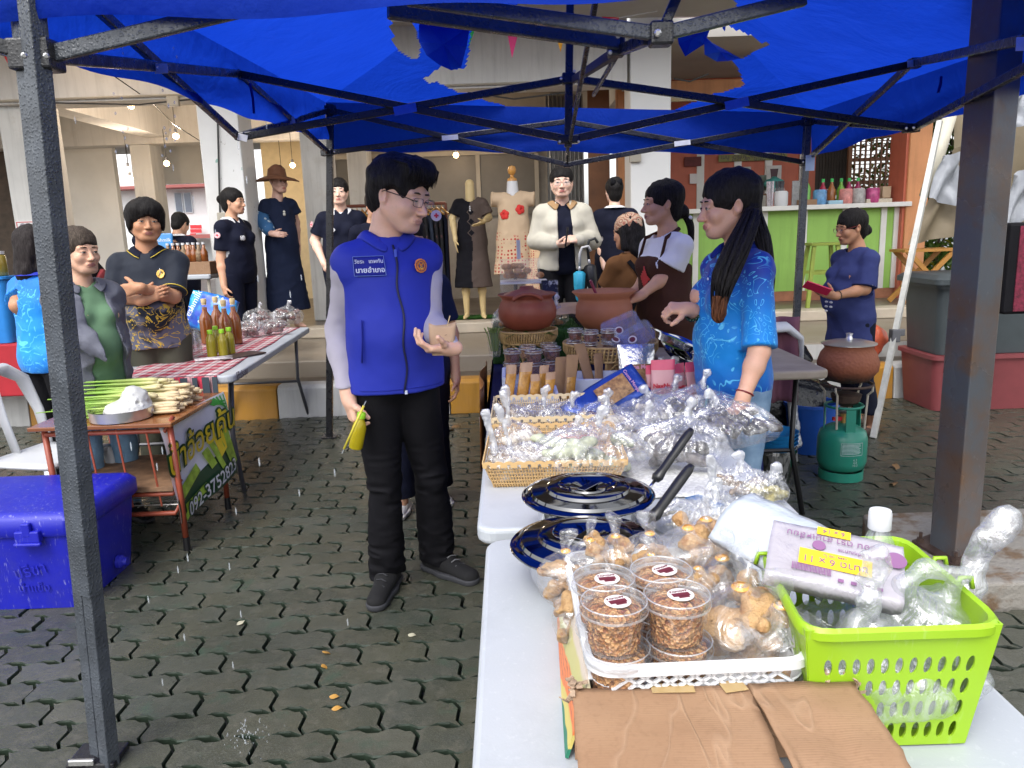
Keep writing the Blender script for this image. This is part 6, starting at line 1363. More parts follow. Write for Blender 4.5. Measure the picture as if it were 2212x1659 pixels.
for c,l in((C1,'lower tub of the front stack beside the box side wall'),(C2,'lower tub of the front stack beside the rind bags'),(C3,'lower tub of the rear stack nearer the steel pot'),(C4,'lower tub of the rear stack nearer the lime basket')):tub('snack_tub',l,(c.x+.004,c.y-.002,zb),lab=False,spin=1)
def mat_rind():
 t=NT('fried_rind'); co=t.co('Object'); c=t.mix(t.ramp(t.noise(co,22,4,.6),[(.3,0),(.7,1)]),(.36,.19,.07),(.56,.37,.19)); c=t.mix(t.ramp(t.noise(co,60,3),[(.52,0),(.68,.8)]),c,(.27,.11,.03)); return t.done(t.bsdf(c,.5,0,t.bump(t.noise(co,150,4,.75),1.0,.008),.4))
RIND=mat_rind(); BAND=M('band_yellow',(.72,.36,.01),.4,var=0)
def rind_meshes(seed):
 rr=random.Random(seed); S=SD((-.058,-.05,-.005),(.058,.05,.125),.0034)
 for k in range(24):
  z=rr.uniform(.010,.098); a=k*2.4; d=rr.uniform(.012,.036)*(1-max(0,z-.082)*18); p=Vector((d*math.cos(a),d*math.sin(a)*.8,z)); q=p+Vector((rr.uniform(-.022,.022),rr.uniform(-.016,.016),rr.uniform(-.02,.02))); S.cone(p,q,rr.uniform(.009,.0145),rr.uniform(.008,.013),.004)
 S.disp(lambda x,y,z:.0055*np.abs(vnoise(x,y,z,95,seed))+.004*vnoise(x,y,z,50,seed+1)); S.cut((0,0,-1),-.001); a=npmesh([S.verts()],[RIND])
 S=SD((-.07,-.06,-.01),(.07,.06,.155),.0048); S.ell((0,0,.054),(.051,.045,.057),.01); S.cone((0,0,.088),(0,0,.114),.040,.0062,.006); S.cone((0,0,.112),(.006,0,.145),.005,.020,.004,fl=((0,1,0),.4)); S.cut((0,0,-1),0.0); S.disp(lambda x,y,z:.0028*vnoise(x,y,z*.6,75,seed+3)); c=npmesh([S.verts()],[CLEARB]); return a,c
RM=[rind_meshes(k)for k in(1,2,3)]
bandm=B().lathe([(.0068,.109),(.0085,.1115),(.0068,.1145)],10,cap0=False,cap1=False).mesh('band',[BAND])
def rindbag(u,v,Y,s,k,label,rz=0,tilt=(0,0)):
 s*=1.22
 top=P(u,v,Y); t=T('rind_bag',label,'snack bag',top-Vector((0,0,.112*s*1.05)),rz,'bags of fried rind tied with yellow bands'); t.rotation_euler=(tilt[0],tilt[1],rz); t.scale=(s*1.22,s*1.22,s*1.05); put('rind',RM[k%3][0],None,t); put('bag',RM[k%3][1],None,t); put('band',bandm,None,t)
for a in((1222,1190,1.33,.74,0,'rind bag in the rear corner of the basket against the steel pot',.3),(1275,1166,1.37,.72,1,'rind bag standing up before the steel lid, second from the pot corner',1.0),(1330,1158,1.38,.78,2,'rind bag at the middle of the rear row under the steel lid',2),(1404,1152,1.37,.80,0,'rind bag with long twisted plastic top in the rear row',3),(1487,1140,1.36,.98,1,'big rind bag at the rear of the basket beside the ladle handle',.6),(1525,1122,1.39,1.0,2,'tallest rind bag at the rear corner near the milky bags',1.8),(1406,1197,1.30,.62,1,'small rind bag tucked behind the rear tubs',2.5),(1508,1227,1.24,.66,2,'small rind bag squeezed beside the rear tub lid',.2),(1252,1276,1.22,.66,1,'rind bag slumped against the printed box side',4.0,(0,.1)),(1560,1205,1.27,1.05,0,'rind bag along the basket side next to the lime basket',5.0),(1600,1268,1.12,1.22,2,'largest rind bag at the basket side with clear crinkled top',.9),(1640,1290,1.17,.8,0,'rind bag half hidden behind the largest rind bag',2.2),(1689,1308,1.075,1.08,1,'rind bag in the front corner of the basket by the torn box corner',3.1)):rindbag(*a)
def pot(label,u,v,r,z0,zl,lidlabel,fl=0):
 c=G(u,v,zl); t=T('steel_pot',label,'pot',(c.x,c.y,z0)); h=zl-z0; b=B(); b.lathe([(r*.60,0),(r*.70,.008),(r*.78,h*.5),(r*.80,h-.012),(r*.97,h-.008),(r*.97,h-.002),(r*.79,h-.002),(r*.77,h*.3)],56,cap1=False); b.obj('body',STEEL,t,smooth='auto')
 l=T('pot_lid',lidlabel,'lid',(c.x,c.y,zl)); b=B(); b.lathe([(r*1.03,-.002),(r*1.04,.001),(r*1.02,.004),(r*.90,.006),(r*.875,.013),(r*.66,.017),(r*.64,.024),(r*.60,.026),(r*.46,.027),(r*.43,.022),(r*.30,.018)],72,cap0=False,cap1=False); b.lathe([(r*.30,.018),(r*.285,.022),(.001,.013)],72,cap0=False,cap1=False); b.obj('plate',STEELD,l,smooth='auto')
 b=B(); b.bar((-r*.20,0,.021),(r*.20,0,.021),.022,.004); b.obj('grip',STEELD,l,rot=(0,0,.9),bevel=.0015); return t,l
pot('steel pot nearest the cardboard box with a wide mirror lid',1266,1174,.157,TZ,.835,'wide mirror lid of the pot beside the cardboard box')
pot('steel pot between the tan basket and the other pot',1270,1068,.158,TZ,.850,'mirror lid of the pot beside the tan baskets')
BK=M('handle_black',(.012,.012,.013),.32,var=.1)
def ladle(label,p0,p1,p2):
 t=T('ladle',label,'ladle',p2); b=B(); d=(p1-p0).normalized(); n=8; b.tube([p0,p0.lerp(p1,.08),p0.lerp(p1,.3),p0.lerp(p1,.8),p0.lerp(p1,.93),p1],[.009,.0135,.0145,.0135,.018,.012],10,flat=.75); b.obj('handle',BK,t,smooth=True,world=True); b=B(); b.tube([p1,p2],.0045,6); b.obj('stem',STEEL,t,world=True,smooth=True); b=B(); b.ball(p2+Vector((-.02,.0,-.02)),.03,12,8,(1.1,1,.5)); b.obj('bowl',STEEL,t,smooth=True,world=True)
ladle('black handled ladle sticking out of the pot beside the tan baskets',P(1494,927,2.05),P(1415,1038,1.97),P(1390,1070,1.94)); ladle('black handled ladle sticking out from under the wide lid near the rind bags',P(1494,1005,1.78),P(1408,1122,1.70),P(1380,1150,1.66))
LIME=M('lime_plastic',(.27,.46,.016),.38,var=.05,vs=2,bump=.05,bs=60,scuff=.14); zr=.945; fl_,fr_,br_,bl_=G(1742,1362,zr),G(2165,1348,zr),G(1950,1163,zr),G(1640,1172,zr)
gc=(fl_+fr_+br_+bl_)/4; gb=T('lime_basket','lime green plastic basket with oval holes full of plastic bags','basket',(gc.x,gc.y,TZ))
rim=[Vector((p.x-gc.x,p.y-gc.y,zr-TZ))for p in(fl_,fr_,br_,bl_)]; bot=[Vector((p.x*.83,p.y*.83,.004))for p in rim]
def holed(a0,a1,b1,b0,nx,nz,mu=.07,top=.22,botm=.04):
 b=B(); L=lambda u,v:(b0.lerp(b1,u)).lerp(a0.lerp(a1,u),v); us=[mu+(1-2*mu)*i/nx for i in range(nx+1)]; vs=[botm+(1-top-botm)*j/nz for j in range(nz+1)]; q=14
 b.add([L(0,0),L(mu,0),L(mu,1),L(0,1)],[(0,1,2,3)]); b.add([L(1-mu,0),L(1,0),L(1,1),L(1-mu,1)],[(0,1,2,3)]); b.add([L(mu,0),L(1-mu,0),L(1-mu,botm),L(mu,botm)],[(0,1,2,3)]); b.add([L(mu,1-top),L(1-mu,1-top),L(1-mu,1),L(mu,1)],[(0,1,2,3)])
 for i in range(nx):
  for j in range(nz):
   u0,u1,v0,v1=us[i],us[i+1],vs[j],vs[j+1]; cu,cv=(u0+u1)/2,(v0+v1)/2; ou,ov=[],[]
   for k in range(q):
    a=2*math.pi*(k+.5)/q; ca_,sa_=math.cos(a),math.sin(a); m_=max(abs(ca_),abs(sa_)); ou.append(L(cu+(u1-u0)/2*ca_/m_,cv+(v1-v0)/2*sa_/m_)); ov.append(L(cu+(u1-u0)*.29*ca_,cv+(v1-v0)*.38*sa_))
   b.add(ou+ov,[(k,(k+1)%q,q+(k+1)%q,q+k)for k in range(q)])
   for(x_,y_)in((u0,v0),(u1,v0),(u1,v1),(u0,v1)):
    k=min(range(q),key=lambda k:(ou[k]-L(x_,y_)).length); k2=min([k-1,(k+1)%q],key=lambda z_:(ou[z_]-L(x_,y_)).length); b.add([ou[k],ou[k2],L(x_,y_)],[(0,1,2)])
 return b
for(i,j,nx)in((0,1,11),(1,2,12),(2,3,9),(3,0,12)):holed(rim[i],rim[j],bot[j],bot[i],nx,4).obj('wall',LIME,gb,solid=.003)
b=B(); b.add(bot,[(0,1,2,3)]); b.obj('bottom',LIME,gb,solid=.003)
def ringpts(sc,z,r=.15):
 out=[]; n=4
 for i in range(4):
  a,p,c=rim[i-1],rim[i],rim[(i+1)%4]; p0,p1=p.lerp(a,r),p.lerp(c,r)
  for k in range(n+1):t_=k/n; q=p0.lerp(p,t_).lerp(p.lerp(p1,t_),t_); out.append((q.x*sc,q.y*sc,z))
 return out
zz=zr-TZ; b=B(); b.loft([ringpts(.99,zz-.014),ringpts(1.055,zz-.014),ringpts(1.06,zz-.002),ringpts(1.03,zz+.004),ringpts(.985,zz),ringpts(.965,zz-.03)],cap=False); b.obj('rim',LIME,gb,smooth='auto')
for(u,v)in((1648,1205),(1700,1262),(2030,1215),(2085,1258)):
 p=G(u,v,zr)-gb.location; b=B(); b.tube([p+Vector((-.012,0,-.01)),p+Vector((-.008,0,.008)),p+Vector((.008,0,.008)),p+Vector((.012,0,-.01))],.004,6); b.obj('clip',LIME,gb,smooth=True)
def blob(name,label,cat,c,prims,mat,h=.006,nz=((.010,26),(.004,70)),group=None,seed=1,cutz=None,inner=None):
 t=T(name,label,cat,c,0,group); pts=[p for q in prims for p in(q[0],q[1])]; R=max(max(q[2],q[3])for q in prims)+.03; lo=[min(p[i]for p in pts)-R for i in range(3)]; hi=[max(p[i]for p in pts)+R for i in range(3)]; S=SD(lo,hi,h)
 for q in prims:S.cone(q[0],q[1],q[2],q[3],.012,q[4]if len(q)>4 else None)
 if cutz is not None:S.cut((0,0,-1),-cutz)
 S.disp(lambda x,y,z:sum(a*vnoise(x,y,z,f,seed+i)for i,(a,f)in enumerate(nz))); put('bag',npmesh([S.verts()],[mat]),None,t)
 if inner:
  for k,(prs,m_,hh)in enumerate(inner):
   S=SD(lo,hi,hh)
   for q in prs:S.cone(q[0],q[1],q[2],q[3],.008,q[4]if len(q)>4 else None)
   S.disp(lambda x,y,z:.004*vnoise(x,y,z,60,seed+9)+.003*vnoise(x,y,z,130,seed+10)); put('contents',npmesh([S.verts()],[m_]),None,t)
 return t
Zf=((0,1,.0),.5)
c0=P(1960,1300,1.06); c0.z=TZ+.03
blob('plastic_bag','milky carrier bag with two loop handles rising from the lime basket','plastic bag',c0,[((0,0,.05),(.03,0,.11),.075,.06),((.0,0,.12),(-.005,.0,.195),.030,.012),((.05,0,.12),(.075,0,.20),.026,.010),((-.06,0,.11),(.06,0,.10),.04,.05),((-.01,0,.195),(.03,.0,.215),.012,.010),((.075,0,.20),(.03,.0,.215),.010,.010)],BAGW,.005)
c1=P(1840,1320,1.04); c1.z=TZ+.03
blob('plastic_bag','milky bag knotted into a pointed top at the near side of the lime basket','plastic bag',c1,[((-.03,0,.06),(.03,0,.07),.065,.06),((0,0,.12),(.02,0,.165),.02,.012),((.02,0,.165),(.035,0,.235),.010,.028,((0,1,0),.5))],BAGW,.005,seed=4)
c2=P(2080,1260,1.12); c2.z=TZ+.05
blob('plastic_bag','long twisted bag end leaning over the far edge of the lime basket','plastic bag',c2,[((-.06,0,.08),(.0,.0,.12),.05,.03),((0,0,.12),(.045,.0,.235),.016,.024,((0,1,0),.6)),((.045,0,.235),(.05,0,.25),.024,.008,((0,1,0),.6))],BAGW,.005,seed=6)
blob('plastic_bag','crumpled milky bags filling the bottom of the lime basket','plastic bag',gb.location+Vector((0,0,.01)),[((-.08,-.06,.05),(.10,-.05,.06),.06,.06),((-.06,.05,.06),(.10,.06,.07),.06,.06),((-.1,-.08,.06),(.05,-.1,.07),.05,.05)],BAGW,.007,((.014,24),(.006,60)),seed=8)
def mat_pack():
 t=NT('pack_print'); co=t.co('Object'); c=t.mix(t.ramp(t.noise(co,9,4),[(.35,0),(.65,1)]),(.32,.30,.34),(.42,.40,.45)); return t.done(t.bsdf(c,.16,0,t.bump(t.noise(co,16,4,.6,1),.6,.01),.8))
PK_=mat_pack(); pk=T('bag_pack','shiny pack of new plastic bags with yellow size label lying in the lime basket','packet',P(1790,1220,1.14)); mp=at4(P(1800,1222,1.12),(-.05,-.40,.91),(.2,.6,.7),R_(-8)); hw,hh=.098,.058
b=B(); b.grid(lambda u,v:mp@Vector(((u-.5)*2*hw,(v-.5)*2*hh,.0045*math.sin(math.pi*u)*math.sin(math.pi*v)+.0015*vn1(u*6,v*5,1,1,5))),24,14); b.obj('pack',PK_,pk,smooth=True,world=True,solid=.03)
YLAB=M('label_yellow',(.78,.52,.02),.35,var=.03); INK=M('ink_dark',(.05,.03,.06),.5,var=0); PLUM=M('ink_plum',(.22,.10,.22),.5,var=0)
def on(m,x,y,z=.022):return m@Matrix.Translation((x,y,z))@Matrix.Rotation(math.pi,4,'Z')
def mbox(b,m,c,s):o=len(b.v); b.box(c,s); b.v[o:]=[tuple(m@Vector(p))for p in b.v[o:]]
b=B(); mbox(b,mp,(.0,-.012,.021),(.105,.032,.001)); mbox(b,mp,(-.005,.050,.0205),(.050,.016,.001)); b.obj('size_label',YLAB,pk,world=True)
b=B(); text_b(b,'ขนาด 6 x 11',.019,on(mp,.0,-.016,.0222),.0003); text_b(b,'บรรจุ 100 ใบ',.007,on(mp,.0,-.003,.0222),.0003); text_b(b,'6 x 14',.013,on(mp,-.005,.050,.0218),.0003); text_b(b,'ถุงร้อน ตรา สามเหลี่ยม',.0165,on(mp,.0,.032),.0003); text_b(b,'ผลิตภัณฑ์คุณภาพ',.009,on(mp,.035,.014),.0003)
for k in range(26):mbox(b,mp,(-.060+k*.0022,-.036,.0215),(.0011 if k%3 else.0017,.014,.0006))
for k in range(4):mbox(b,mp,(.01+k*.018,-.047,.0212),(.008,.006,.0006))
b.obj('print',PLUM,pk,world=True)
b=B(); o=len(b.v); b.lathe([(.010,.0212),(.010,.022)],16,(-.025,.016,0)); b.lathe([(.016,.0212),(.016,.022)],18,(.085,.018,0)); b.v=[tuple(mp@Vector(p))for p in b.v]; b.obj('round_mark',PLUM,pk,world=True)
mp2=at4(P(1690,1178,1.24),(-.25,-.40,.88),(.4,.6,.6),R_(-20)); pk2=T('bag_pack','white rolled plastic bag pack lying over the rear edge of the lime basket','packet',P(1690,1185,1.2)); b=B(); b.grid(lambda u,v:mp2@Vector(((u-.5)*.21,(v-.5)*.12,.02*math.sin(math.pi*v)+.005*vn1(u*6,v*5,1,1,6))),20,12); b.obj('pack',M('pack_white',(.42,.46,.52),.14,var=.06,vs=12,bump=.6,bs=18,bd=.012,spec=.8),pk2,smooth=True,solid=.03,world=True); b=B(); mbox(b,mp2,(.05,-.052,.014),(.06,.014,.002)); b.obj('size_label',YLAB,pk2,world=True)
wp=P(1895,1215,1.18); wz=TZ+.02; wt=T('water_bottle','clear water bottle with white cap standing in the lime basket','bottle',(wp.x,wp.y,wz)); zt=P(1895,1102,1.18).z-wz; b=B(); b.lathe([(.030,0),(.033,.005),(.033,zt*.62),(.033,zt*.66),(.030,zt*.74),(.020,zt*.83),(.0135,zt*.88),(.0135,zt*.90)],24,cap1=False); b.obj('body',mat_clear('bottle_clear',.22,.12,(.72,.80,.84),3,.05,.1),wt,smooth='auto'); b=B(); b.lathe([(.0175,zt*.885),(.018,zt*.89),(.018,zt*.98),(.0165,zt)],20); b.obj('cap',PLW,wt,smooth='auto'); b=B(); b.lathe([(.0334,zt*.36),(.0334,zt*.58)],24,cap0=False,cap1=False); b.obj('label',M('label_water',(.5,.6,.66),.3,var=.25,vs=30),wt,smooth=True); b=B(); b.lathe([(.028,.006),(.031,zt*.6),(.029,zt*.70)],20); b.obj('water',mat_clear('water',.25,.05,(.45,.55,.56),3,.05,.05),wt,smooth='auto')
TANP=M('tan_plastic',(.55,.36,.16),.5,var=.08); TANL=M('cream_plastic',(.68,.54,.34),.5,var=.06)
def wbasket(label,x0,y0,x1,y1,h,mat,rz=0):
 t=T('woven_basket',label,'basket',((x0+x1)/2,(y0+y1)/2,TZ+.006),rz); hx,hy=(x1-x0)/2,(y1-y0)/2
 for s in range(4):
  L,dd=((hx,hy),(hy,hx))[s%2]; m=Matrix.Rotation(R_(90*s),4,'Z'); b=B(); nu,nv=max(6,int(L*2/.009)),7; tap=lambda v:.86+.14*v
  for i in range(nu+1):
   x=lerp(-L,L,i/nu); pts=[m@Vector((x*tap(v),-dd*tap(v)-(.0016 if(i+j)%2 else 0),h*v))for j,v in enumerate((0,.2,.4,.6,.8))]; b.tube(pts,.0024,4,cap=False)
  for j in range(1,6):
   v=j/6*.82; b.tube([m@Vector((-L*tap(v),-dd*tap(v),h*v)),m@Vector((L*tap(v),-dd*tap(v),h*v))],.0022,4,cap=False)
  tag(b.obj('weave',mat,t,smooth=True),kind='stuff'); b=B(); ns=int(L*2/.03)
  b.grid(lambda u,v:m@Vector((lerp(-L,L,u)*tap(1),-dd*tap(1)-.002*v,h*.80+v*(h*.18+.005*abs(math.sin(u*ns*math.pi))))),ns*6,2,lambda i,j:j==0 and i%6 in(2,3)); b.obj('scalloped_edge',mat,t,solid=.003)
 b=B(); b.box((0,0,.003),(hx*1.7,hy*1.7,.004)); b.obj('bottom',mat,t); return t
wbasket('tan woven plastic basket at the table edge beside the mirror lid',-.085,2.155,.335,2.60,.085,TANP,R_(-2)); wbasket('cream scallop-edged basket behind the tan one, in front of the orange chip bags',-.075,2.66,.36,3.03,.095,TANL,R_(-1))
FISH=M('fish_dark',(.035,.032,.034),.3,var=.6,vs=18,col2=(.17,.15,.14),bump=.5,bs=60); GRNV=M('greens_bag',(.36,.38,.27),.5,var=.4,vs=30,bump=.6,bs=60); REDF=M('food_red',(.45,.13,.06),.4,var=.3,vs=30); NOOD=M('food_pale',(.55,.50,.42),.5,var=.2,vs=40,bump=.6,bs=90); BRNF=M('food_brown',(.22,.15,.09),.5,var=.4,vs=40,bump=.8,bs=90); OLV=M('food_olive',(.30,.26,.10),.45,var=.4,vs=40,bump=.7,bs=90)
def foodbag(label,u,v,Y,w,h,cont,knot,seed,lean=0,bagm=None,ch=.55,base=None,strands=22,hs=.0065):
 """a tied bag: round body, neck drawn in with pleats, loose top"""
 c=P(u,v,Y); c=Vector((c.x,c.y,base if base is not None else TZ+.008)); t=T('food_bag',label,'food bag',c,0); kz=h*.86; kx=lean
 S=SD((-w-.05-abs(lean),-w*.8-.05,-.01),(w+.05+abs(lean),w*.8+.05,h+knot+.05),hs); S.cone((-w*.4,0,h*.30),(w*.4,0,h*.30),h*.36,h*.34,.03,((0,1,0),.8)); S.ell((0,0,h*.34),(w,w*.72,h*.36),.03); S.cone((kx*.3,0,h*.5),(kx,0,kz),w*.52,.012,.03); S.cut((0,0,-1),-.001)
 def dfn(x,y,z):
  a=np.arctan2(y,x-kx*np.clip(z/kz,0,1)); f=np.clip(z/kz,0,1); return(.0095*f)*np.sin(a*strands+3*vnoise(x,y,z,12,seed))+.007*vnoise(x,y,z,20,seed)+.003*vnoise(x,y,z,42,seed+1)
 S.disp(dfn); put('bag',npmesh([S.verts()],[bagm or CLEARB]),None,t)
 S=SD((kx-.06,-.06,kz-.03),(kx+.06+abs(lean),.06,kz+knot+.03),.005); S.cone((kx,0,kz-.01),(kx,0,kz+.012),.010,.008,.006); S.cone((kx,0,kz+.01),(kx+lean*.4,.0,kz+knot),.007,.020 if knot<.06 else.014,.006,((0,1,0),.4)); S.disp(lambda x,y,z:.003*vnoise(x,y,z*.4,90,seed)); put('tied_top',npmesh([S.verts()],[BAGF]),None,t)
 S=SD((-w,-w,-.005),(w,w,h*.8),.006); rr=random.Random(seed)
 for k in range(14):p=Vector((rr.uniform(-.5,.5)*w,rr.uniform(-.35,.35)*w,rr.uniform(.12,ch)*h)); q=p+Vector((rr.uniform(-.5,.5)*w,rr.uniform(-.25,.25)*w,rr.uniform(-.10,.10)*h)); S.cone(p,q,h*.105,h*.075,.006)
 S.cut((0,0,-1),-.004); S.disp(lambda x,y,z:.005*vnoise(x,y,z,45,seed)+.003*vnoise(x,y,z,110,seed)); put('food',npmesh([S.verts()],[cont]),None,t); return t
for a in(('clear bag of dark snacks between the greens and the dried fish',1385,1030,2.50,.10,.15,BRNF,.03,26,.02),('clear bag of pale noodles lying behind the wide gathered bag',1330,1000,2.62,.11,.15,NOOD,.03,27,-.03),('clear bag of olive pickles behind the dried fish, touching the pink pouches',1440,920,2.98,.11,.14,OLV,.03,28,.03),('clear bag of greens with bright gathered top before the mirror lid',1275,1055,2.26,.185,.20,GRNV,.03,11,.03),('big bag of dried fish with white gathered knot beside the ladle',1470,1070,2.30,.150,.205,FISH,.035,12,.02),('bag of dried fish lying behind the ladle handles',1580,1040,2.55,.165,.175,FISH,.03,13,-.06),('bag of dried fish at the back under the iced drink cup',1500,960,2.75,.165,.20,FISH,.04,14,.03),('large milky bag puffed up behind the ladle at the middle of the table',1415,950,2.80,.150,.15,NOOD,.02,15,-.03,BAGW),('small clear bag of brown herbs near the table corner',1605,1085,2.02,.075,.105,BRNF,.03,16,-.01),('small clear bag of olive pickles at the table corner',1650,1105,1.98,.065,.085,OLV,.02,17,.02),('clear bag with dark preserves in the cream basket',1220,950,2.78,.10,.13,FISH,.03,18,.03),('clear bag of purple rice in the cream basket',1300,945,2.80,.095,.13,M('food_purple',(.12,.06,.10),.4,var=.4,vs=30),.03,19,.02),('clear bag of red sausage in the tan basket',1235,1000,2.48,.10,.12,REDF,.02,20,.02),('bag with long twisted white tail in the front corner of the tan basket',1105,1040,2.23,.070,.12,NOOD,.115,21,-.05),('bag with long twisted tail in the middle of the tan basket',1160,1040,2.27,.075,.12,NOOD,.12,22,-.08),('bag with pale noodles at the back of the tan basket',1120,990,2.50,.08,.14,NOOD,.10,23,-.03),('bag of pale sweets at the table edge in the cream basket',1110,945,2.78,.075,.14,BRNF,.05,24,-.02),('bag of fried snacks in the cream basket beside the pale sweets',1165,945,2.80,.085,.13,BRNF,.05,25,.02)):foodbag(*a)
tl=P(1555,1165,1.66); foodbag('milky knotted bag between the rind bags and the table corner',1570,1165,1.68,.075,.16,NOOD,.08,31,-.03,BAGW); foodbag('crumpled milky bag lying behind the rind bags',1470,1120,1.82,.08,.07,NOOD,.05,32,.06,BAGW)
b=B(); p=G(1522,1085,TZ+.006); b.box(p+Vector((0,0,.002)),(.05,.10,.004),(0,0,.5)); tag(b.obj('blue_card',M('card_blue',(.03,.12,.30),.4)),'small flat blue card on the white table','card')
NEWS=NT('newsprint'); _c=NEWS.co('Object'); _w=NEWS.math('MULTIPLY',NEWS.wave(_c,60,0,0,d='Y'),NEWS.ramp(NEWS.noise(_c,90,1),[(.45,0),(.5,1)])); NEWSM=NEWS.done(NEWS.bsdf(NEWS.mix(NEWS.ramp(_w,[(.5,0),(.6,.5)]),(.62,.62,.60),(.15,.15,.15)),.7)); b=B(); p=G(1480,1062,TZ+.006); b.grid(lambda u,v:p+Vector((lerp(-.14,.16,u),lerp(-.05,.30,v),.003+.003*vn1(u*5,v*5,1,1,4))),12,12); tag(b.obj('newspaper',NEWSM,smooth=True,solid=.002),'sheet of newspaper under the dried fish bags','newspaper')
cp=P(1505,895,2.92); ct=T('drink_cup','clear plastic drink cup wrapped in a bag with a pale cyan straw','cup',(cp.x,cp.y,P(1505,960,2.92).z)); hz_=P(1505,858,2.92).z-ct.location.z; b=B(); b.lathe([(.032,0),(.045,hz_-.004),(.048,hz_),(.044,hz_)],24,cap1=False); b.obj('cup',BAGW,ct,smooth='auto'); b=B(); b.tube([(.02,0,hz_*.4),P(1528,858,2.92)-ct.location,P(1538,775,2.92)-ct.location],.0055,8); b.obj('straw',M('straw_cyan',(.32,.62,.60),.35,var=0),ct,smooth=True)
FOAM=M('foam_white',(.60,.64,.78),.55,var=.04,bump=.15,bs=200); KR=M('kraft_pouch',(.34,.20,.105),.7,var=.15,vs=6,bump=.3,bs=18,bd=.01)
def pouch(name,label,u,vb,Y,w,h,mat,z0=None,tilt=0,rz=0,lean=.1,win=None,group=None,topm=None,curl=0):
 """stand-up pouch: fat at the bottom, flat at the sealed top"""
 p=P(u,vb,Y); t=T(name,label,'pouch',(p.x,p.y,p.z if z0 is None else z0),rz,group); b=B(); n=20; rings=[]
 for i in range(11):
  v=i/10; dd=w*.30*(1-v**1.6)+.0016; r=[]
  for j in range(n):
   a=2*math.pi*j/n; x=math.copysign(abs(math.cos(a))**.7,math.cos(a))*w/2*(1-.05*math.sin(v*3)); y=math.copysign(abs(math.sin(a))**.9,math.sin(a))*dd
   r.append((x+tilt*v*h+.004*vn1(v*5,a,1,1,3),y+lean*v*h+curl*v**3+.005*vn1(x*40,v*6,a*.5,1,4),v*h))
  rings.append(r)
 if topm is not None:b.mi=[]
 b.loft(rings); o=b.obj('pouch',[mat]+([topm]if topm else[]),t,smooth='auto')
 if topm is not None:
  for k,pl in enumerate(o.data.polygons):pl.material_index=1 if pl.center.z>h*.80 else 0
 if win:
  for(x0,z0_,x1,z1,m_,nm)in win:
   b=B(); b.grid(lambda u_,v_:(lerp(x0,x1,u_)*w+tilt*lerp(z0_,z1,v_)*h,-(w*.30*(1-lerp(z0_,z1,v_)**1.6))*(1-(abs(lerp(x0,x1,u_))*2)**2.4)**.5+lean*lerp(z0_,z1,v_)*h-.0055,lerp(z0_,z1,v_)*h),8,6); b.obj(nm,m_,t,smooth=True)
 return t
CHIP=M('chip_orange',(.55,.22,.03),.22,var=.4,vs=28,col2=(.66,.34,.07),bump=.7,bs=70,spec=.8,coat=.5); PINKT=M('pouch_pink_top',(.66,.09,.17),.35,var=.1,vs=9); PINKB=M('pouch_pink',(.62,.32,.34),.4,var=.08); BERRY=M('print_berry',(.45,.01,.03),.4,var=0); BRP=M('print_brown',(.20,.075,.03),.4,var=.5,vs=60,col2=(.45,.25,.10)); SILV=M('foil_silver',(.66,.66,.68),.22,.9,var=.06,bump=.5,bs=16,bd=.01); BLUF=M('foil_blue',(.03,.075,.36),.25,.35,var=.15,vs=8,bump=.6,bs=16,bd=.012)
def foam(label,u,v,Y,sx,sy,h,rz=0,z=None):
 p=P(u,v,Y); z=TZ+.004 if z is None else z; t=T('foam_box',label,'foam box',(p.x,p.y,z),rz); o_=rrect(-sx/2,-sy/2,sx/2,sy/2,.012,2); i_=rrect(-sx/2+.016,-sy/2+.016,sx/2-.016,sy/2-.016,.008,2); b=B(); b.loft([[(x,y,0)for x,y in o_],[(x,y,h)for x,y in o_],[(x,y,h)for x,y in i_],[(x,y,.016)for x,y in i_]]); b.obj('tray',FOAM,t,bevel=.003); return t
foam('white foam tray full of orange chip bags at the front of the blue cloth table',1145,880,3.22,.24,.22,.075); foam('white foam tray of kraft pouches behind the blue foil pack',1300,850,3.55,.32,.22,.07,-.1); foam('upright white foam lid at the outer edge of the chip tray',1098,850,3.38,.05,.25,.13); foam('foam tray under the dark tubs',1150,830,3.62,.26,.24,.06)
for k,(u,Y,w,h,ti)in enumerate(((1098,3.16,.045,.185,.12),(1126,3.17,.055,.19,.16),(1152,3.14,.040,.145,.1),(1168,3.20,.042,.17,.14),(1182,3.14,.045,.15,.16))):pouch('chip_bag',('tall chip bag at the outer corner of the foam tray','widest orange chip bag in the foam tray','short chip bag in the middle of the foam tray','chip bag standing behind the shorter ones','chip bag nearest the blue foil pack')[k],u,900,Y,w,h,CHIP,TZ+.02,ti,.1*k,0,topm=M('chip_top',(.40,.24,.15),.25,var=.2,vs=20))
for k,(u,vb,Y,w,h,ti)in enumerate(((1206,868,3.42,.060,.205,.12),(1228,870,3.36,.055,.215,.12),(1280,846,3.62,.055,.235,-.25),(1294,846,3.60,.050,.185,.02),(1310,842,3.66,.045,.185,.14),(1328,838,3.68,.045,.165,.22),(1346,838,3.70,.045,.155,.24))):pouch('kraft_pouch',('kraft pouch with flat folded top before the rattan stand','kraft pouch with clear window of chips before the rattan stand','tallest kraft pouch leaning in the foam tray','second kraft pouch in the leaning row','third kraft pouch in the leaning row','fourth kraft pouch in the leaning row','last kraft pouch next to the silver pouch')[k],u,vb,Y,w,h,KR,None,ti,.5 if k>2 else.15,.05,[(-.36,.06,.36,.55,CHIP,'window')]if k==1 else None)
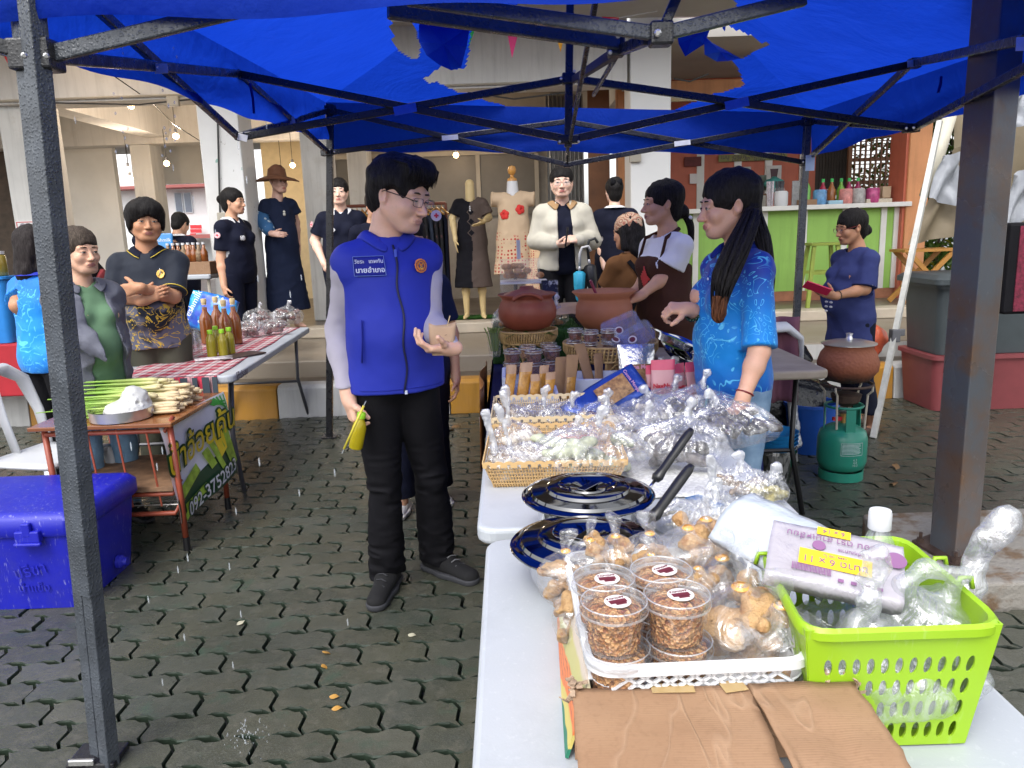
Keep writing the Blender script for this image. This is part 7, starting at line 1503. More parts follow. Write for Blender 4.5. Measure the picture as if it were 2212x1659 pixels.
sp=pouch('silver_pouch','silver foil cocoa pouch standing behind the pink pouches',1376,850,3.45,.175,.225,SILV,None,0,0,.12,[(-.28,.06,.40,.62,BRP,'label')]); b=B(); text_b(b,'Cocoa Monya',.026,Matrix.Translation((.01,-.024,.128))@Matrix.Rotation(R_(84),4,'X'),.0008,bold=.0012); b.obj('lettering',M('ink_pink',(.75,.35,.48),.4,var=0),sp)
for k,(u,Y,w,h,ti,rz)in enumerate(((1408,3.10,.055,.185,.02,.5),(1428,3.08,.10,.205,.05,0),(1464,3.12,.060,.19,.12,.7),(1478,3.2,.035,.16,.05,1.0),(1496,3.14,.050,.20,-.04,.4))):
 pp=pouch('pink_pouch',('pink snack pouch turned edge-on beside the widest pink pouch','widest pink snack pouch facing the front','pink snack pouch turned aside next to the widest one','thin pink pouch edge behind another pouch','pink snack pouch nearest the stall keeper')[k],u,884,Y,w,h,PINKB,None,ti,rz,.05,[(-.38,.06,.3,.24,M('print_peach',(.62,.30,.06),.4,var=.3,vs=40),'print')],topm=PINKT)
 b=B(); text_b(b,'NaxNax',w*.25,Matrix.Translation((ti*h*.5,-w*.285+.05*h*.5,h*.50))@Matrix.Rotation(R_(84),4,'X'),.0008,bold=.0008); text_b(b,'นมหวาน',w*.14,Matrix.Translation((ti*h*.4,-w*.30+.05*h*.4,h*.36))@Matrix.Rotation(R_(84),4,'X'),.0008); b.obj('lettering',BERRY,pp)
mb=at4(P(1308,862,3.02),(-.05,-.86,.5),(-.22,.2,1),0)@Matrix.Rotation(R_(18),4,'Z'); bp=T('foil_pack','large blue foil cocoa pack lying on its side behind the cream basket','packet',P(1308,862,3.02)); b=B(); b.grid(lambda u,v:mb@Vector(((u-.5)*.345,(v-.5)*.135*(1+.1*math.sin(u*3)),.022*math.sin(math.pi*v)*math.sin(math.pi*min(1,u*1.1))+.006*vn1(u*9,v*5,1,1,2))),26,14); b.obj('pack',BLUF,bp,smooth=True,world=True,solid=.012); b=B(); b.grid(lambda u,v:mb@Vector((lerp(-.03,.11,u),lerp(-.042,.048,v),.0335+.004*math.sin(math.pi*v))),6,4); b.obj('label',BRP,bp,world=True); b=B(); text_b(b,'Cocoa Monya',.019,mb@Matrix.Translation((.122,.0,.037))@Matrix.Rotation(R_(-90),4,'Z'),.0008); b.obj('lettering',M('ink_pink',(.75,.35,.48),.4,var=0),bp,world=True); b=B(); mbox(b,mb,(-.13,-.03,.030),(.06,.06,.002)); b.obj('seal',M('foil_gold',(.55,.40,.2),.25,.6,var=.2),bp,world=True)
for k,(u,v,Y,z)in enumerate(((1108,845,3.68,0),(1152,845,3.66,0),(1190,842,3.70,0),(1108,800,3.68,1),(1154,800,3.66,1),(1194,800,3.72,1),(1140,770,3.86,2),(1186,780,3.92,2))):
 p=P(u,v,Y); tub('dark_tub',('lower dark tub at the table edge','lower dark tub in the middle of the row','lower dark tub beside the kraft pouch','upper dark tub at the table edge','upper dark tub in the middle of the row','upper dark tub beside the kraft pouch','tub of chilli flakes before the rattan stand','tub of sliced shallots under the rattan stand')[k],(p.x,p.y,TZ+.065+(.06 if z==1 else.05 if z==2 else 0)),.044,.058,CRBD if z<2 else CRB,False,n=20)
RAT=M('rattan',(.44,.27,.10),.5,var=.3,vs=30,col2=(.56,.38,.17)); CLAY=M('clay_red',(.23,.055,.030),.5,var=.15,vs=6,bump=.15,bs=40,col2=(.30,.075,.042)); CLAYL=M('clay_light',(.40,.145,.075),.6,var=.08,vs=5)
def rattan(label,u,v,Y,r,ztop,h,wh):
 p=P(u,v,Y); t=T('rattan_stand',label,'stand',(p.x,p.y,TZ)); zt=ztop-TZ; n=72
 for k in range(5):
  b=B(); z=zt-wh*k/4; rr_=r*(1-.10*k/4); b.tube([(rr_*math.cos(2*math.pi*i/36),rr_*math.sin(2*math.pi*i/36),z)for i in range(37)],.0065 if k in(0,4)else.0035,6,cap=False); b.obj('hoop',RAT,t,smooth=True)
 b=B()
 for i in range(n):
  a=2*math.pi*i/n; q=lambda z,rr_:(rr_*math.cos(a+z*.6),rr_*math.sin(a+z*.6),z); b.tube([q(zt,r),q(zt-wh*.5,r*1.0),q(zt-wh,r*.9)],.0052,5,cap=False)
 tag(b.obj('weave',RAT,t,smooth=True),kind='stuff')
 for i in range(6):
  a=i*1.047+.3; c,s_=math.cos(a),math.sin(a); b=B(); b.tube([(r*.85*c,r*.85*s_,zt-wh),(r*.80*c,r*.80*s_,(zt-wh)*.5),(r*.86*c,r*.86*s_,0)],.0075,6); b.obj('leg',RAT,t,smooth=True); a2=a+.52; b=B(); b.tube([(r*.80*c,r*.80*s_,(zt-wh)*.4),(r*.84*math.cos(a+.2),r*.84*math.sin(a+.2),(zt-wh)*.85),(r*.84*math.cos(a2),r*.84*math.sin(a2),(zt-wh)*.97),(r*.84*math.cos(a+.85),r*.84*math.sin(a+.85),(zt-wh)*.85),(r*.80*math.cos(a+1.047),r*.80*math.sin(a+1.047),(zt-wh)*.4)],.005,5); b.obj('arch',RAT,t,smooth=True)
 b=B(); b.lathe([(r*.95,zt-wh*.5),(.001,zt-wh*.52)],32,cap0=False,cap1=False); b.obj('tray',RAT,t); return t
rattan('round rattan stand under the dark clay pot',1140,730,4.10,.158,.968,.2,.06); rattan('wider round rattan stand carrying tubs and clear boxes',1318,735,3.85,.235,.925,.2,.07)
def clay(name,label,u,v,Y,z,prof,mat,s=1):p=P(u,v,Y); t=T(name,label,'pot',(p.x,p.y,z)); b=B(); b.lathe([(r*s,h*s)for r,h in prof],48,cap1=False); b.obj('pot',mat,t,smooth=True); return t
PR=[(.06,0),(.115,.02),(.147,.07),(.150,.105),(.138,.145),(.128,.160),(.133,.172),(.150,.185),(.147,.190),(.125,.172),(.11,.15),(.12,.08)]
cpt=clay('clay_pot','dark red clay pot with looped handle on the rattan stand',1140,700,4.10,.965,PR,CLAY,1.04); b=B(); b.tube([(.075*math.sin(a)*1.0,-.150-.012*math.cos(a),.165+.040*math.cos(a))for a in[lerp(-1.35,1.35,i/14)for i in range(15)]],.011,8); b.obj('handle',CLAY,cpt,smooth=True); b=B(); b.lathe([(.14,.186),(.10,.205),(.04,.222),(.035,.235),(.001,.238)],32,cap0=False); b.obj('lid',CLAY,cpt,smooth=True)
c2_=clay('clay_pot','large pale terracotta pot with flared rim beside the helper',1305,690,4.42,.90,[(.06,0),(.12,.03),(.165,.09),(.160,.15),(.145,.185),(.150,.20),(.183,.232),(.180,.238),(.14,.20),(.13,.17),(.14,.10)],CLAYL,1.0); b=B(); b.box2((-.10,-.09,.0),(.10,.09,.0)); tl_=c2_; b=B(); b.bar(P(1275,605,4.35),P(1290,640,4.35),.030,.016); tag(b.obj('ladle',M('plastic_maroon',(.20,.015,.05),.35,var=.05),bevel=.006),'maroon plastic ladle handle sticking out of the pale terracotta pot','ladle'); b=B(); b.box((0,0,-.08),(.22,.2,.16)); b.obj('block',CLOTHB,c2_)
for k,(u,v)in enumerate(((1135,728),(1185,730),(1112,733))):
 p=P(u,v,3.97); b=B(); b.grid(lambda a,c:p+Vector((lerp(-.045,.05,a),-.02+.05*c,.008+.028*(1-abs(2*a-1))*(1-c))),6,3); tag(b.obj('banana_leaf',M('leaf_banana',(.10,.22,.04),.4,var=.2),smooth=True),('piece of banana leaf under the front of the dark clay pot','scrap of banana leaf under the handle side of the pot','scrap of banana leaf at the outer edge of the rattan stand')[k],'leaf')
for k,(u,v,Y,up)in enumerate(((1240,735,3.78,0),(1274,742,3.70,0),(1316,742,3.72,0),(1243,735,3.78,1),(1276,742,3.70,1),(1314,742,3.72,1))):p=P(u,v,Y); tub('jam_tub',('lower brown tub at the outer side of the wide stand','lower brown tub in the middle of the wide stand','lower brown tub beside the clear boxes','upper brown tub at the outer side of the wide stand','upper brown tub in the middle of the wide stand','upper brown tub beside the clear boxes')[k],(p.x,p.y,.895+.054*up),.040,.052,M('jam_brown',(.085,.018,.012),.3,var=.5,vs=60,col2=(.20,.05,.025)),False,n=18)
def cbox(label,u,v,Y,w,d,h,rot):
 p=P(u,v,Y); t=T('clear_box',label,'food box',p); t.rotation_euler=rot; b=B(); b.loft([[(x,y,0)for x,y in rrect(-w/2*.9,-d/2*.9,w/2*.9,d/2*.9,.02,3)],[(x,y,h)for x,y in rrect(-w/2,-d/2,w/2,d/2,.025,3)]]); b.obj('box',CLEAR,t,smooth='auto'); b=B(); b.loft([[(x,y,z)for x,y in rrect(-w/2-.004,-d/2-.004,w/2+.004,d/2+.004,.026,3)]for z in(h-.006,h+.004)]); b.obj('lid',CLEAR,t); b=B(); b.grid(lambda u_,v_:(lerp(-w*.40,w*.40,u_),lerp(-d*.38,d*.38,v_),h*.35+.008*vn1(u_*9,v_*9,1,1,4)),14,10); b.obj('filling',M('food_nut',(.16,.07,.04),.5,var=.5,vs=50,bump=.8,bs=80),t,smooth=True); b=B(); b.lathe([(.022,h+.005),(.022,h+.006)],20,(-.02,-.01,0)); b.obj('label',LABW,t); b=B(); b.lathe([(.015,h+.0065),(.015,h+.007)],16,(-.02,-.01,0)); b.obj('label_print',LABR,t)
cbox('clear box of brown nuts tilted against the pale terracotta pot',1345,715,3.92,.19,.13,.045,(R_(58),R_(-22),R_(0))); cbox('clear box lying tilted at the helper side of the wide stand',1375,738,3.76,.19,.12,.045,(R_(42),R_(-28),R_(6))); cbox('flat clear box wedged between the tilted boxes and the tubs',1335,745,3.72,.16,.10,.03,(R_(30),R_(20),R_(-10)))
GRS=M('grass_mat',(.025,.085,.015),.8,var=.5,vs=60,bump=1.0,bs=150)
def grassbox(label,a,c,z0,z1):
 t=T('grass_step',label,'grass mat',((a[0]+c[0])/2,(a[1]+c[1])/2,z0)); b=B(); b.box2((a[0],a[1],z0),(c[0],c[1],z1)); b.obj('step',GRS,t,world=True,bevel=.01); rr=random.Random(5); b=B()
 for k in range(2600):
  x,y=rr.uniform(a[0],c[0]),rr.uniform(a[1],c[1]); z=z1
  if rr.random()<.5:y,z=a[1],rr.uniform(z0,z1)
  d=Vector((rr.gauss(0,.5),-abs(rr.gauss(0,.5)),rr.uniform(.5,1)))*.018; b.add([(x-.0015,y,z),(x+.0015,y,z),(x+d.x,y+d.y,z+d.z)],[(0,1,2)])
 tag(b.obj('blades',M('grass_blade',(.035,.13,.02),.6,var=.4),t,world=True),kind='stuff'); return t
p0=P(1062,700,4.35); p1=P(1230,700,4.55); grassbox('artificial grass step behind the dark clay pot',(p0.x,4.35),(p1.x+.05,4.9),TZ,.93); p2=P(1235,700,4.6); grassbox('artificial grass step under the pale terracotta pot',(p2.x-.06,4.12),(p2.x+.06,4.62),TZ,.905)
p=G(1010,700,.515); grassbox('small artificial grass pad under the headless mannequin',(p.x-.28,8.66),(p.x+.30,8.95),.516,.53)
p=P(1068,745,4.05); t=T('glass','clear cup of pale green herbs at the edge of the blue cloth','cup',(p.x,p.y,P(1068,770,4.05).z)); b=B(); b.lathe([(.030,0),(.042,.13),(.044,.132),(.040,.128)],20,cap1=False); b.obj('cup',CLEAR,t,smooth='auto'); b=B(); rr=random.Random(2)
for k in range(26):a,r0=rr.uniform(0,6.3),rr.uniform(.005,.035); b.tube([(r0*.5*math.cos(a),r0*.5*math.sin(a),.03),(r0*math.cos(a),r0*math.sin(a),.12),(r0*1.5*math.cos(a),r0*1.5*math.sin(a),.155)],.002,4)
tag(b.obj('herbs',M('herb_green',(.20,.30,.08),.5,var=.3),t),kind='stuff')
ck=T('cookie_case','clear acrylic case of round cookies behind the dark clay pot','case',P(1140,650,4.75)); a,c=P(1082,652,4.7),P(1165,560,4.7); w,h=c.x-a.x,c.z-a.z; b=B(); b.box2((a.x,4.7,a.z),(c.x,4.95,c.z)); b.obj('case',CLEARD,ck,world=True)
b=B(); b.box2((a.x,4.69,a.z+h*.42),(c.x+.05,4.96,a.z+h*.46)); b.obj('shelf',PLW,ck,world=True); COOK=M('cookie',(.42,.19,.07),.6,var=.3,vs=30,bump=.6,bs=60); rr=random.Random(8)
for k in range(16):b=B(); b.ball((a.x+.03+w*.9*rr.random(),4.76+.12*rr.random(),a.z+h*.50+.025+.028*(k%3)),.026,10,7,(1,1,.75)); b.obj('cookie',COOK,ck,world=True,smooth=True)
b=B(); b.box2((P(1118,600,4.72).x,4.72,P(1118,560,4.72).z),(P(1126,600,4.72).x,4.735,P(1126,518,4.72).z)); b.obj('price_holder',PLW,ck,world=True)
for k,(u,v,w_)in enumerate(((1090,655,.06),(1112,650,.07),(1135,655,.055),(1158,640,.05),(1178,645,.05),(1198,650,.05))):foodbag(('donut bag at the outer end of the row behind the clay pot','second donut bag behind the clay pot, widest of the row','donut bag behind the lid of the clay pot','tall thin donut bag behind the clay pot','donut bag next to the black and white packet','donut bag at the kiosk end of the row')[k],u,v,4.5+.02*(k%2),w_,.16,COOK,.03,40+k,.01,base=.93,hs=.009)
b=B(); mq=at4(P(1188,630,4.62),(0,-1,.3)); mbox(b,mq,(0,0,0),(.10,.14,.02)); o=tag(b.obj('zip_packet',M('packet_black',(.02,.02,.025),.25,var=.4,vs=20,col2=(.5,.5,.5),cutoff=.58),bevel=.006),'black and white zip packet among the donut bags','packet')
p=P(1215,685,4.45); b=B(); b.grid(lambda u,v:p+Vector((lerp(-.08,.1,u),lerp(-.03,.12,v),.02+.05*v+.012*vn1(u*5,v*5,1,1,3))),14,10); tag(b.obj('paper_wrap',KRAFT,smooth=True,solid=.003),'crumpled kraft paper wrap on the grass step between the two clay pots','paper')
p=P(1055,800,3.7); b=B(); b.grid(lambda u,v:Vector((-.145-.012*v,lerp(3.35,4.15,u),lerp(.80,.42,v)))+Vector((.015*math.sin(u*9),0,0)),16,6); o=tag(b.obj('banner',M('banner_brown',(.09,.03,.02),.4,var=.6,vs=5,col2=(.55,.22,.06)),smooth=True,solid=.002),'brown printed banner hanging on the outer side of the cloth table','banner'); b=B(); text_b(b,'096-33',.09,at4((-.158,3.62,.60),(-1,0,0)),.0006); b.obj('lettering',PLW,o)
for k,(u,v,r)in enumerate(((1455,745,.13),(1480,770,.14))):p=P(u,v,3.5+.1*k); t=T('metal_tray',('steel tray with leafy greens beside the stall keeper','tilted steel lid resting against the stall keeper side')[k],'tray',p); t.rotation_euler=(R_(18*k),R_(25),0); b=B(); b.lathe([(r*.8,0),(r,.03),(r*1.04,.032),(r*.98,.026),(r*.78,.006)],32,cap1=False); b.obj('dish',STEEL,t,smooth='auto'); b=B(); b.ball((0,0,.01),r*.6,12,6,(1,1,.3)); b.obj('greens',M('greens_leaf',(.12,.28,.04),.5,var=.4,vs=40,bump=.8,bs=60)if k==0 else STEELD,t,smooth=True)
foodbag('white bag behind the pink pouches at the keeper side',1445,820,3.45,.09,.13,NOOD,.03,51,.02,BAGW); foodbag('pale bag between the silver pouch and the steel trays',1415,800,3.55,.08,.12,NOOD,.02,52,.02,BAGW)
#  JUICE TABLE, SCHOOL DESK, COOLER, CHAIR
jt=table('folding_table','white folding table with checked cloth, juice bottles and bags by the folded-arms man',-2.40,4.27,-1.64,6.52,.74,PLWT,rz=R_(3.2)); JM=locm(jt)
def J(x,y,z=.75):return JM@Vector((x,y,z))
def mat_check():
 t=NT('check_cloth'); x,y,z=t.sep(t.co('Object')); f=lambda c,k:t.math('FRACT',t.math('MULTIPLY',c,k)); a=t.ramp(f(x,9),[(0,0),(.45,0),(.46,1)],'CONSTANT'); b_=t.ramp(f(y,9),[(0,0),(.45,0),(.46,1)],'CONSTANT'); a2=t.ramp(f(x,27),[(0,0),(.7,1)],'CONSTANT'); b2=t.ramp(f(y,27),[(0,0),(.7,1)],'CONSTANT')
 c=t.mix(t.math('MULTIPLY',t.math('ADD',a,b_),.5),(.62,.55,.54),(.45,.03,.06)); c=t.mix(t.math('MULTIPLY',t.math('ADD',a2,b2),.42),c,(.03,.035,.05)); return t.done(t.bsdf(c,.85,0,t.bump(t.noise(t.co('Object'),40,3),.3,.004)))
b=B(); b.grid(lambda u,v:(lerp(-.33,.29,u)+.01*math.sin(v*14),lerp(-1.10,1.10,v),.7435+.002*math.sin(u*30+v*20)),16,40); b.grid(lambda u,v:(lerp(.0,.29,u),-1.126-.012*v,lerp(.744,.44,v)),8,6); o=b.obj('checked_cloth',mat_check(),None,smooth=True,solid=.003,loc=jt.location,rot=jt.rotation_euler); tag(o,'red, white and black checked cloth lying on the juice table','tablecloth')
b=B()
for k,x in enumerate((-.02,.05,.11,.17,.23,.28)):b.box((x,-1.144,.59),(.028 if k%2 else.04,.003,.30))
tag(b.obj('stripe',M('stripe_slate',(.05,.07,.09),.8),o),kind='stuff')
b=B(); text_b(b,'โต๊ะประชุม',.06,at4((.3805,-.95,.715),(1,0,0)),.0006); b.obj('lettering',INK,jt)
AMB=M('honey_amber',(.22,.062,.010),.12,var=.15,spec=.8,coat=.6); CRM=M('cap_cream',(.62,.48,.25),.4,var=.05); JUG=M('juice_green',(.30,.25,.018),.18,var=.1,spec=.7,coat=.4)
def jb(name,label,u,v,prof,mat,cap,cp,z=.748,clr=None):
 p=G(u,v,z); t=T(name,label,'bottle',(p.x,p.y,z)); b=B(); b.lathe(prof,18); b.obj('body',mat,t,smooth='auto'); b=B(); b.lathe(cp,14); b.obj('cap',cap,t,smooth='auto')
 if clr:b=B(); b.lathe(clr,16,cap0=False,cap1=False); b.obj('neck',CLEAR,t,smooth=True)
HB=[(.040,0),(.046,.006),(.046,.17),(.040,.20),(.019,.235),(.017,.27)]; HC=[(.0175,.30),(.0175,.285),(.0165,.30),(.020,.30),(.020,.325),(.018,.33)]; HCL=[(.018,.26),(.017,.30)]
for k,(u,v)in enumerate(((450,742),(474,735),(492,748),(511,742))):jb('honey_bottle',('amber honey bottle at the bowl end of the row','amber honey bottle with dark neck at the rear','amber honey bottle behind the green capped bottles','amber honey bottle at the wide end beside the bags')[k],u,v,HB,AMB,CRM,HC,clr=HCL)
GB=[(.026,0),(.031,.005),(.031,.10),(.028,.125),(.016,.145),(.014,.155)]; GC=[(.0175,.152),(.0175,.175),(.016,.177)]
for k,(u,v)in enumerate(((459,771),(484,769),(470,760),(499,764),(369,742))):jb('juice_bottle',('green capped juice bottle at the straw end','green capped juice bottle second in the front pair','green capped juice bottle at the back of the group','green capped juice bottle against the honey bottle','lone juice bottle with emerald cap beside the metal bowl')[k],u,v,GB,JUG,CAPG if k<4 else M('cap_emerald',(.02,.38,.12),.4),GC)
p=G(424,768,.748); t=T('cup_stack','stack of upturned clear plastic cups on the checked cloth','cups',(p.x,p.y,.748));
for k in range(9):b=B(); b.lathe([(.044,k*.012),(.045,k*.012+.004),(.033,k*.012+.085)],18,cap0=False,cap1=(k==8)); b.obj('cup',CLEAR,t,smooth=True)
p=G(383,757,.748); t=T('metal_bowl','embossed silver bowl with a blue handled spoon on the juice table','bowl',(p.x,p.y,.748)); b=B(); b.lathe([(.03,0),(.045,.01),(.062,.05),(.066,.062),(.062,.06),(.04,.012)],24,cap1=False); b.obj('bowl',M('silver_emb',(.6,.6,.6),.3,.9,var=.2,vs=60,bump=.8,bs=90),t,smooth=True); b=B(); b.tube([(0,0,.02),(-.05,.02,.13)],.010,8); b.obj('spoon',M('handle_blue',(.03,.08,.40),.4),t)
LYC=M('dried_brown',(.11,.035,.03),.5,var=.5,vs=30,bump=.8,bs=60)
for k,(u,v,w,h)in enumerate(((545,728,.12,.17),(590,722,.13,.16),(560,705,.13,.20),(622,700,.14,.20))):foodbag(('clear bag of dried brown fruit beside the honey bottle','clear bag of dried brown fruit with a silvery fold, at the cloth edge','clear bag of dried brown fruit with pale green tie at the back','largest clear bag of dried brown fruit at the far table end')[k],u,v,G(u,v,.75).y,w,h,LYC,.02,60+k,.02,base=.75,hs=.010)
def mat_milk():
 t=NT('milk_blue'); co=t.co('Object'); c=t.mix(t.ramp(t.noise(co,7,3),[(.4,0),(.6,1)]),(.02,.07,.45),(.04,.38,.68)); c=t.mix(t.ramp(t.vor(co,14),[(.16,1),(.2,0)]),c,(.6,.68,.8)); return t.done(t.bsdf(c,.25,0,t.bump(t.noise(co,14,3),.5,.01),.7))
m_=at4(P(455,672,6.2),(-.2,-1,.2),(.25,0,1)); t=T('milk_pack','shiny blue printed pack beside the honey bottles','packet',P(455,700,6.2)); b=B(); b.grid(lambda u,v:m_@Vector((lerp(-.17,.22,u),lerp(-.16,.13,v),.05*math.sin(math.pi*u)*math.sin(math.pi*v)+.012*vn1(u*6,v*6,1,1,4))),16,12); b.obj('pack',mat_milk(),t,smooth=True,world=True,solid=.06); b=B(); text_b(b,'Freshmilk',.075,m_@Matrix.Translation((-.12,0,.075))@Matrix.Rotation(R_(75),4,'Z'),.0008); b.obj('lettering',THREAD,t,world=True)
b=B()
for k in range(9):p=G(420+k*.6,776+(k%3)*2,.752+.003*(k%2)); q=G(500+k*.4,768+(k%4)*2.2,.752); b.tube([p,q],.004,6)
tag(b.obj('straws',M('straw_wrap',(.62,.56,.57),.3,var=.2,vs=40),smooth=True),'bundle of wrapped drinking straws in front of the juice bottles','straws')
p=G(515,768,.75); b=B(); b.box(p,(.16,.32,.008),(0,0,-.6)); tag(b.obj('cutting_board',M('board_black',(.05,.03,.028),.4)),'dark wooden board at the table edge behind the straws','board')
DX=-1.63; dzt=P(345,910,3.57).z; RUST=M('desk_red',(.26,.055,.028),.4,var=.2,vs=12); WOODD=NT('desk_wood'); _co=WOODD.co('Object',scale=(1,6,6)); _c=WOODD.mix(WOODD.ramp(WOODD.wave(_co,3,6,3,d='Y'),[(.2,0),(.8,1)]),(.17,.055,.018),(.30,.115,.035)); WOODM=WOODD.done(WOODD.bsdf(_c,.25,0,None,.5,coat=.3)); WOODP=M('ply_worn',(.20,.115,.065),.6,var=.4,vs=14,bump=.3,bs=40)
dk=T('school_desk','old school desk with red tube frame, lemongrass and tray on its wooden top','desk',(DX-.3,3.85,0)); b=B(); b.box2((DX-.66,3.52,dzt-.02),(DX+.02,4.22,dzt)); b.obj('desktop',WOODM,dk,world=True,bevel=.004); b=B(); b.box2((DX-.62,3.54,dzt-.34),(DX-.02,4.12,dzt-.32)); b.obj('shelf',WOODP,dk,world=True)
for(x,y)in((DX,3.57),(DX,4.14),(DX-.60,3.57),(DX-.60,4.14)):b=B(); b.tube([(x,y,.055),(x,y,.3),(x-.01,y,dzt-.02)],.0145,10); b.obj('leg',RUST,dk,world=True,smooth=True); b=B(); b.tube([(x,y,0),(x,y,.07)],.017,10); b.obj('foot',BK,dk,world=True)
for z_ in(dzt-.045,dzt-.36,.20):b=B(); b.tube([(DX-.6,3.56,z_),(DX-.03,3.56,z_),(DX-.002,3.6,z_+.06)],.012,8); b.obj('rail',RUST,dk,world=True,smooth=True)
for x in(DX-.40,DX-.26,DX-.12):b=B(); b.tube([(x,3.555,dzt-.03),(x+.03,3.555,.24)],.005,6); b.obj('rod',RUST,dk,world=True)
b=B()
for k in range(9):b.tube([(DX-.56,3.60+k*.055,.23),(DX-.03,3.60+k*.055,.23)],.003,5)
for k in range(4):b.tube([(DX-.5+.14*k,3.58,.227),(DX-.5+.14*k,4.06,.227)],.003,5)
tag(b.obj('wire_rack',M('wire_grey',(.5,.48,.46),.35,.6),dk,world=True),kind='stuff')
A0,A1,A2,A3=P(342,922,3.53),P(480,846,4.16),P(512,1018,4.16),P(390,1132,3.55); nb_=(A1-A0).cross(A3-A0).normalized(); nb_=nb_ if nb_.x>0 else-nb_
def ban(u,v,off=0.0):p=A0.lerp(A1,u).lerp(A3.lerp(A2,u),v); return p+nb_*(off+.010*math.sin(u*7+v*3)+.006*math.sin(v*9))
bn=T('juice_banner','vinyl banner with yellow Thai lettering and sugar cane, tied to the desk side','banner',A3); b=B(); b.grid(ban,24,16); b.obj('sheet',M('vinyl_white',(.70,.70,.72),.4,var=.05),bn,world=True,smooth=True)
def bshape(pts,mat,nm,off):b=B(); c=(sum(p[0]for p in pts)/len(pts),sum(p[1]for p in pts)/len(pts)); q=[ban(u,v,off)for u,v in pts]+[ban(*c,off)]; b.add(q,[(i,(i+1)%len(pts),len(pts))for i in range(len(pts))]); b.obj(nm,mat,bn,world=True)
b=B(); b.grid(lambda u,v:ban(u,lerp(.76-.18*u,1,v),.004),16,6); b.obj('green_band',M('ban_dkgreen',(.012,.05,.02),.4),bn,world=True,smooth=True)
LG=M('ban_lime',(.28,.42,.04),.4,var=.4,vs=20); LY=M('ban_yellow',(.66,.50,.02),.4,var=.08); LGN=M('ban_leaf',(.04,.30,.04),.4,var=.3,vs=15); DKG=M('ban_outline',(.015,.06,.02),.4,var=0)
for k,(u0,v0,u1,v1,w)in enumerate(((.06,.74,.42,.62,.06),(.10,.90,.46,.86,.05),(.56,.50,.62,.72,.05),(.66,.46,.74,.80,.035),(.85,.40,.93,.86,.07),(.06,.98,.26,.88,.04))):
 d=Vector((u1-u0,v1-v0,0)).normalized(); n_=Vector((-d.y,d.x,0))*w; bshape([(u0+n_.x,v0+n_.y),(u1+n_.x*.9,v1+n_.y*.9),(u1-n_.x*.9,v1-n_.y*.9),(u0-n_.x,v0-n_.y)],LG,'cane_print',.007+.001*k)
for k in range(6):bshape([(.70+.05*k,.02),(.74+.045*k,.01),(.99,.10+.05*k),(.80+.03*k,.10)],LGN,'leaf_print',.006+.0008*k)
bshape([(.70,.44),(.84,.38),(.86,.62),(.74,.68)],LY,'glass_print',.012)
def btext(txt,uc,vc,sz,mat,off,bold,nm,slope=0):
 b=B(); text_b(b,txt,sz,Matrix.Identity(4),.0,bold=bold,res=3); W_,H_=(A1-A0).length,(A3-A0).length; b.v=[tuple(ban(uc+x/W_,vc-y/H_+slope*x/W_,off+z))for x,y,z in b.v]; b.obj(nm,mat,bn,world=True)
btext('น้ำอ้อยคั้น',.52,.36,.178,DKG,.013,.013,'lettering_outline',-.06); btext('น้ำอ้อยคั้น',.52,.36,.178,LY,.017,.002,'lettering',-.06); btext('092-3752823',.53,.90,.098,DKG,.013,.008,'phone_outline',-.10); btext('092-3752823',.53,.90,.098,PLW,.017,.001,'phone_number',-.10)
t=T('lemongrass','bundle of lemongrass stalks on the school desk','lemongrass',P(340,850,3.95)); rr=random.Random(6); LGM=NT('lemongrass'); _co=LGM.co('Object'); _x=LGM.sep(_co)[0]; _g=LGM.n('MapRange'); LGM.set(_g.inputs[0],_x); _g.inputs[1].default_value=-.22; _g.inputs[2].default_value=.12; _c=LGM.ramp(_g.outputs[0],[(0,(.20,.36,.05)),(.45,(.42,.50,.14)),(.75,(.62,.56,.30)),(1,(.60,.47,.28))]); LGMM=LGM.done(LGM.bsdf(_c,.5))
for k in range(150):
 y=rr.uniform(3.72,4.10); lay=rr.random(); x1=DX-.02-rr.uniform(0,.09)-.12*(lay>.7); L=rr.uniform(.36,.52); z=dzt+.012+.14*lay*(1-abs(y-3.92)*3.2); a=rr.uniform(-.16,.16); c=Vector((x1,y,z)); d=Vector((-1,a-.12,rr.uniform(-.06,.05))); q=[c,c+d*.03,c+d*.12,c+d*.26,c+d*L]; b=B(); r=rr.uniform(.008,.012); b.tube(q,[r*.8,r*1.15,r*.9,r*.55,r*.25],6); b.obj('stalk',LGMM,t,world=True,smooth=True)
p=P(262,885,3.66); t=T('metal_tray','round aluminium tray holding a white bag of noodles on the desk','tray',(p.x,p.y,dzt+.001)); b=B(); b.lathe([(.132,0),(.142,.004),(.146,.052),(.149,.054),(.143,.05),(.137,.006)],40,cap1=False); b.obj('tray',M('aluminium',(.62,.62,.62),.28,.9,var=.08),t,smooth='auto'); t2=T('noodle_bag','white mound of noodles in a clear bag on the aluminium tray','food bag',(p.x+.03,p.y+.01,dzt+.008)); S=SD((-.15,-.15,-.01),(.15,.15,.17),.006); S.ell((0,0,.03),(.115,.10,.05),.03); S.ell((.03,.02,.08),(.065,.06,.065),.03); S.cut((0,0,-1),0); S.disp(lambda x,y,z:.006*vnoise(x,y,z,40,3)+.003*vnoise(x,y,z,110,4)); put('noodles',npmesh([S.verts()],[M('noodle_white',(.46,.46,.45),.4,var=.05,bump=.6,bs=120)]),None,t2)
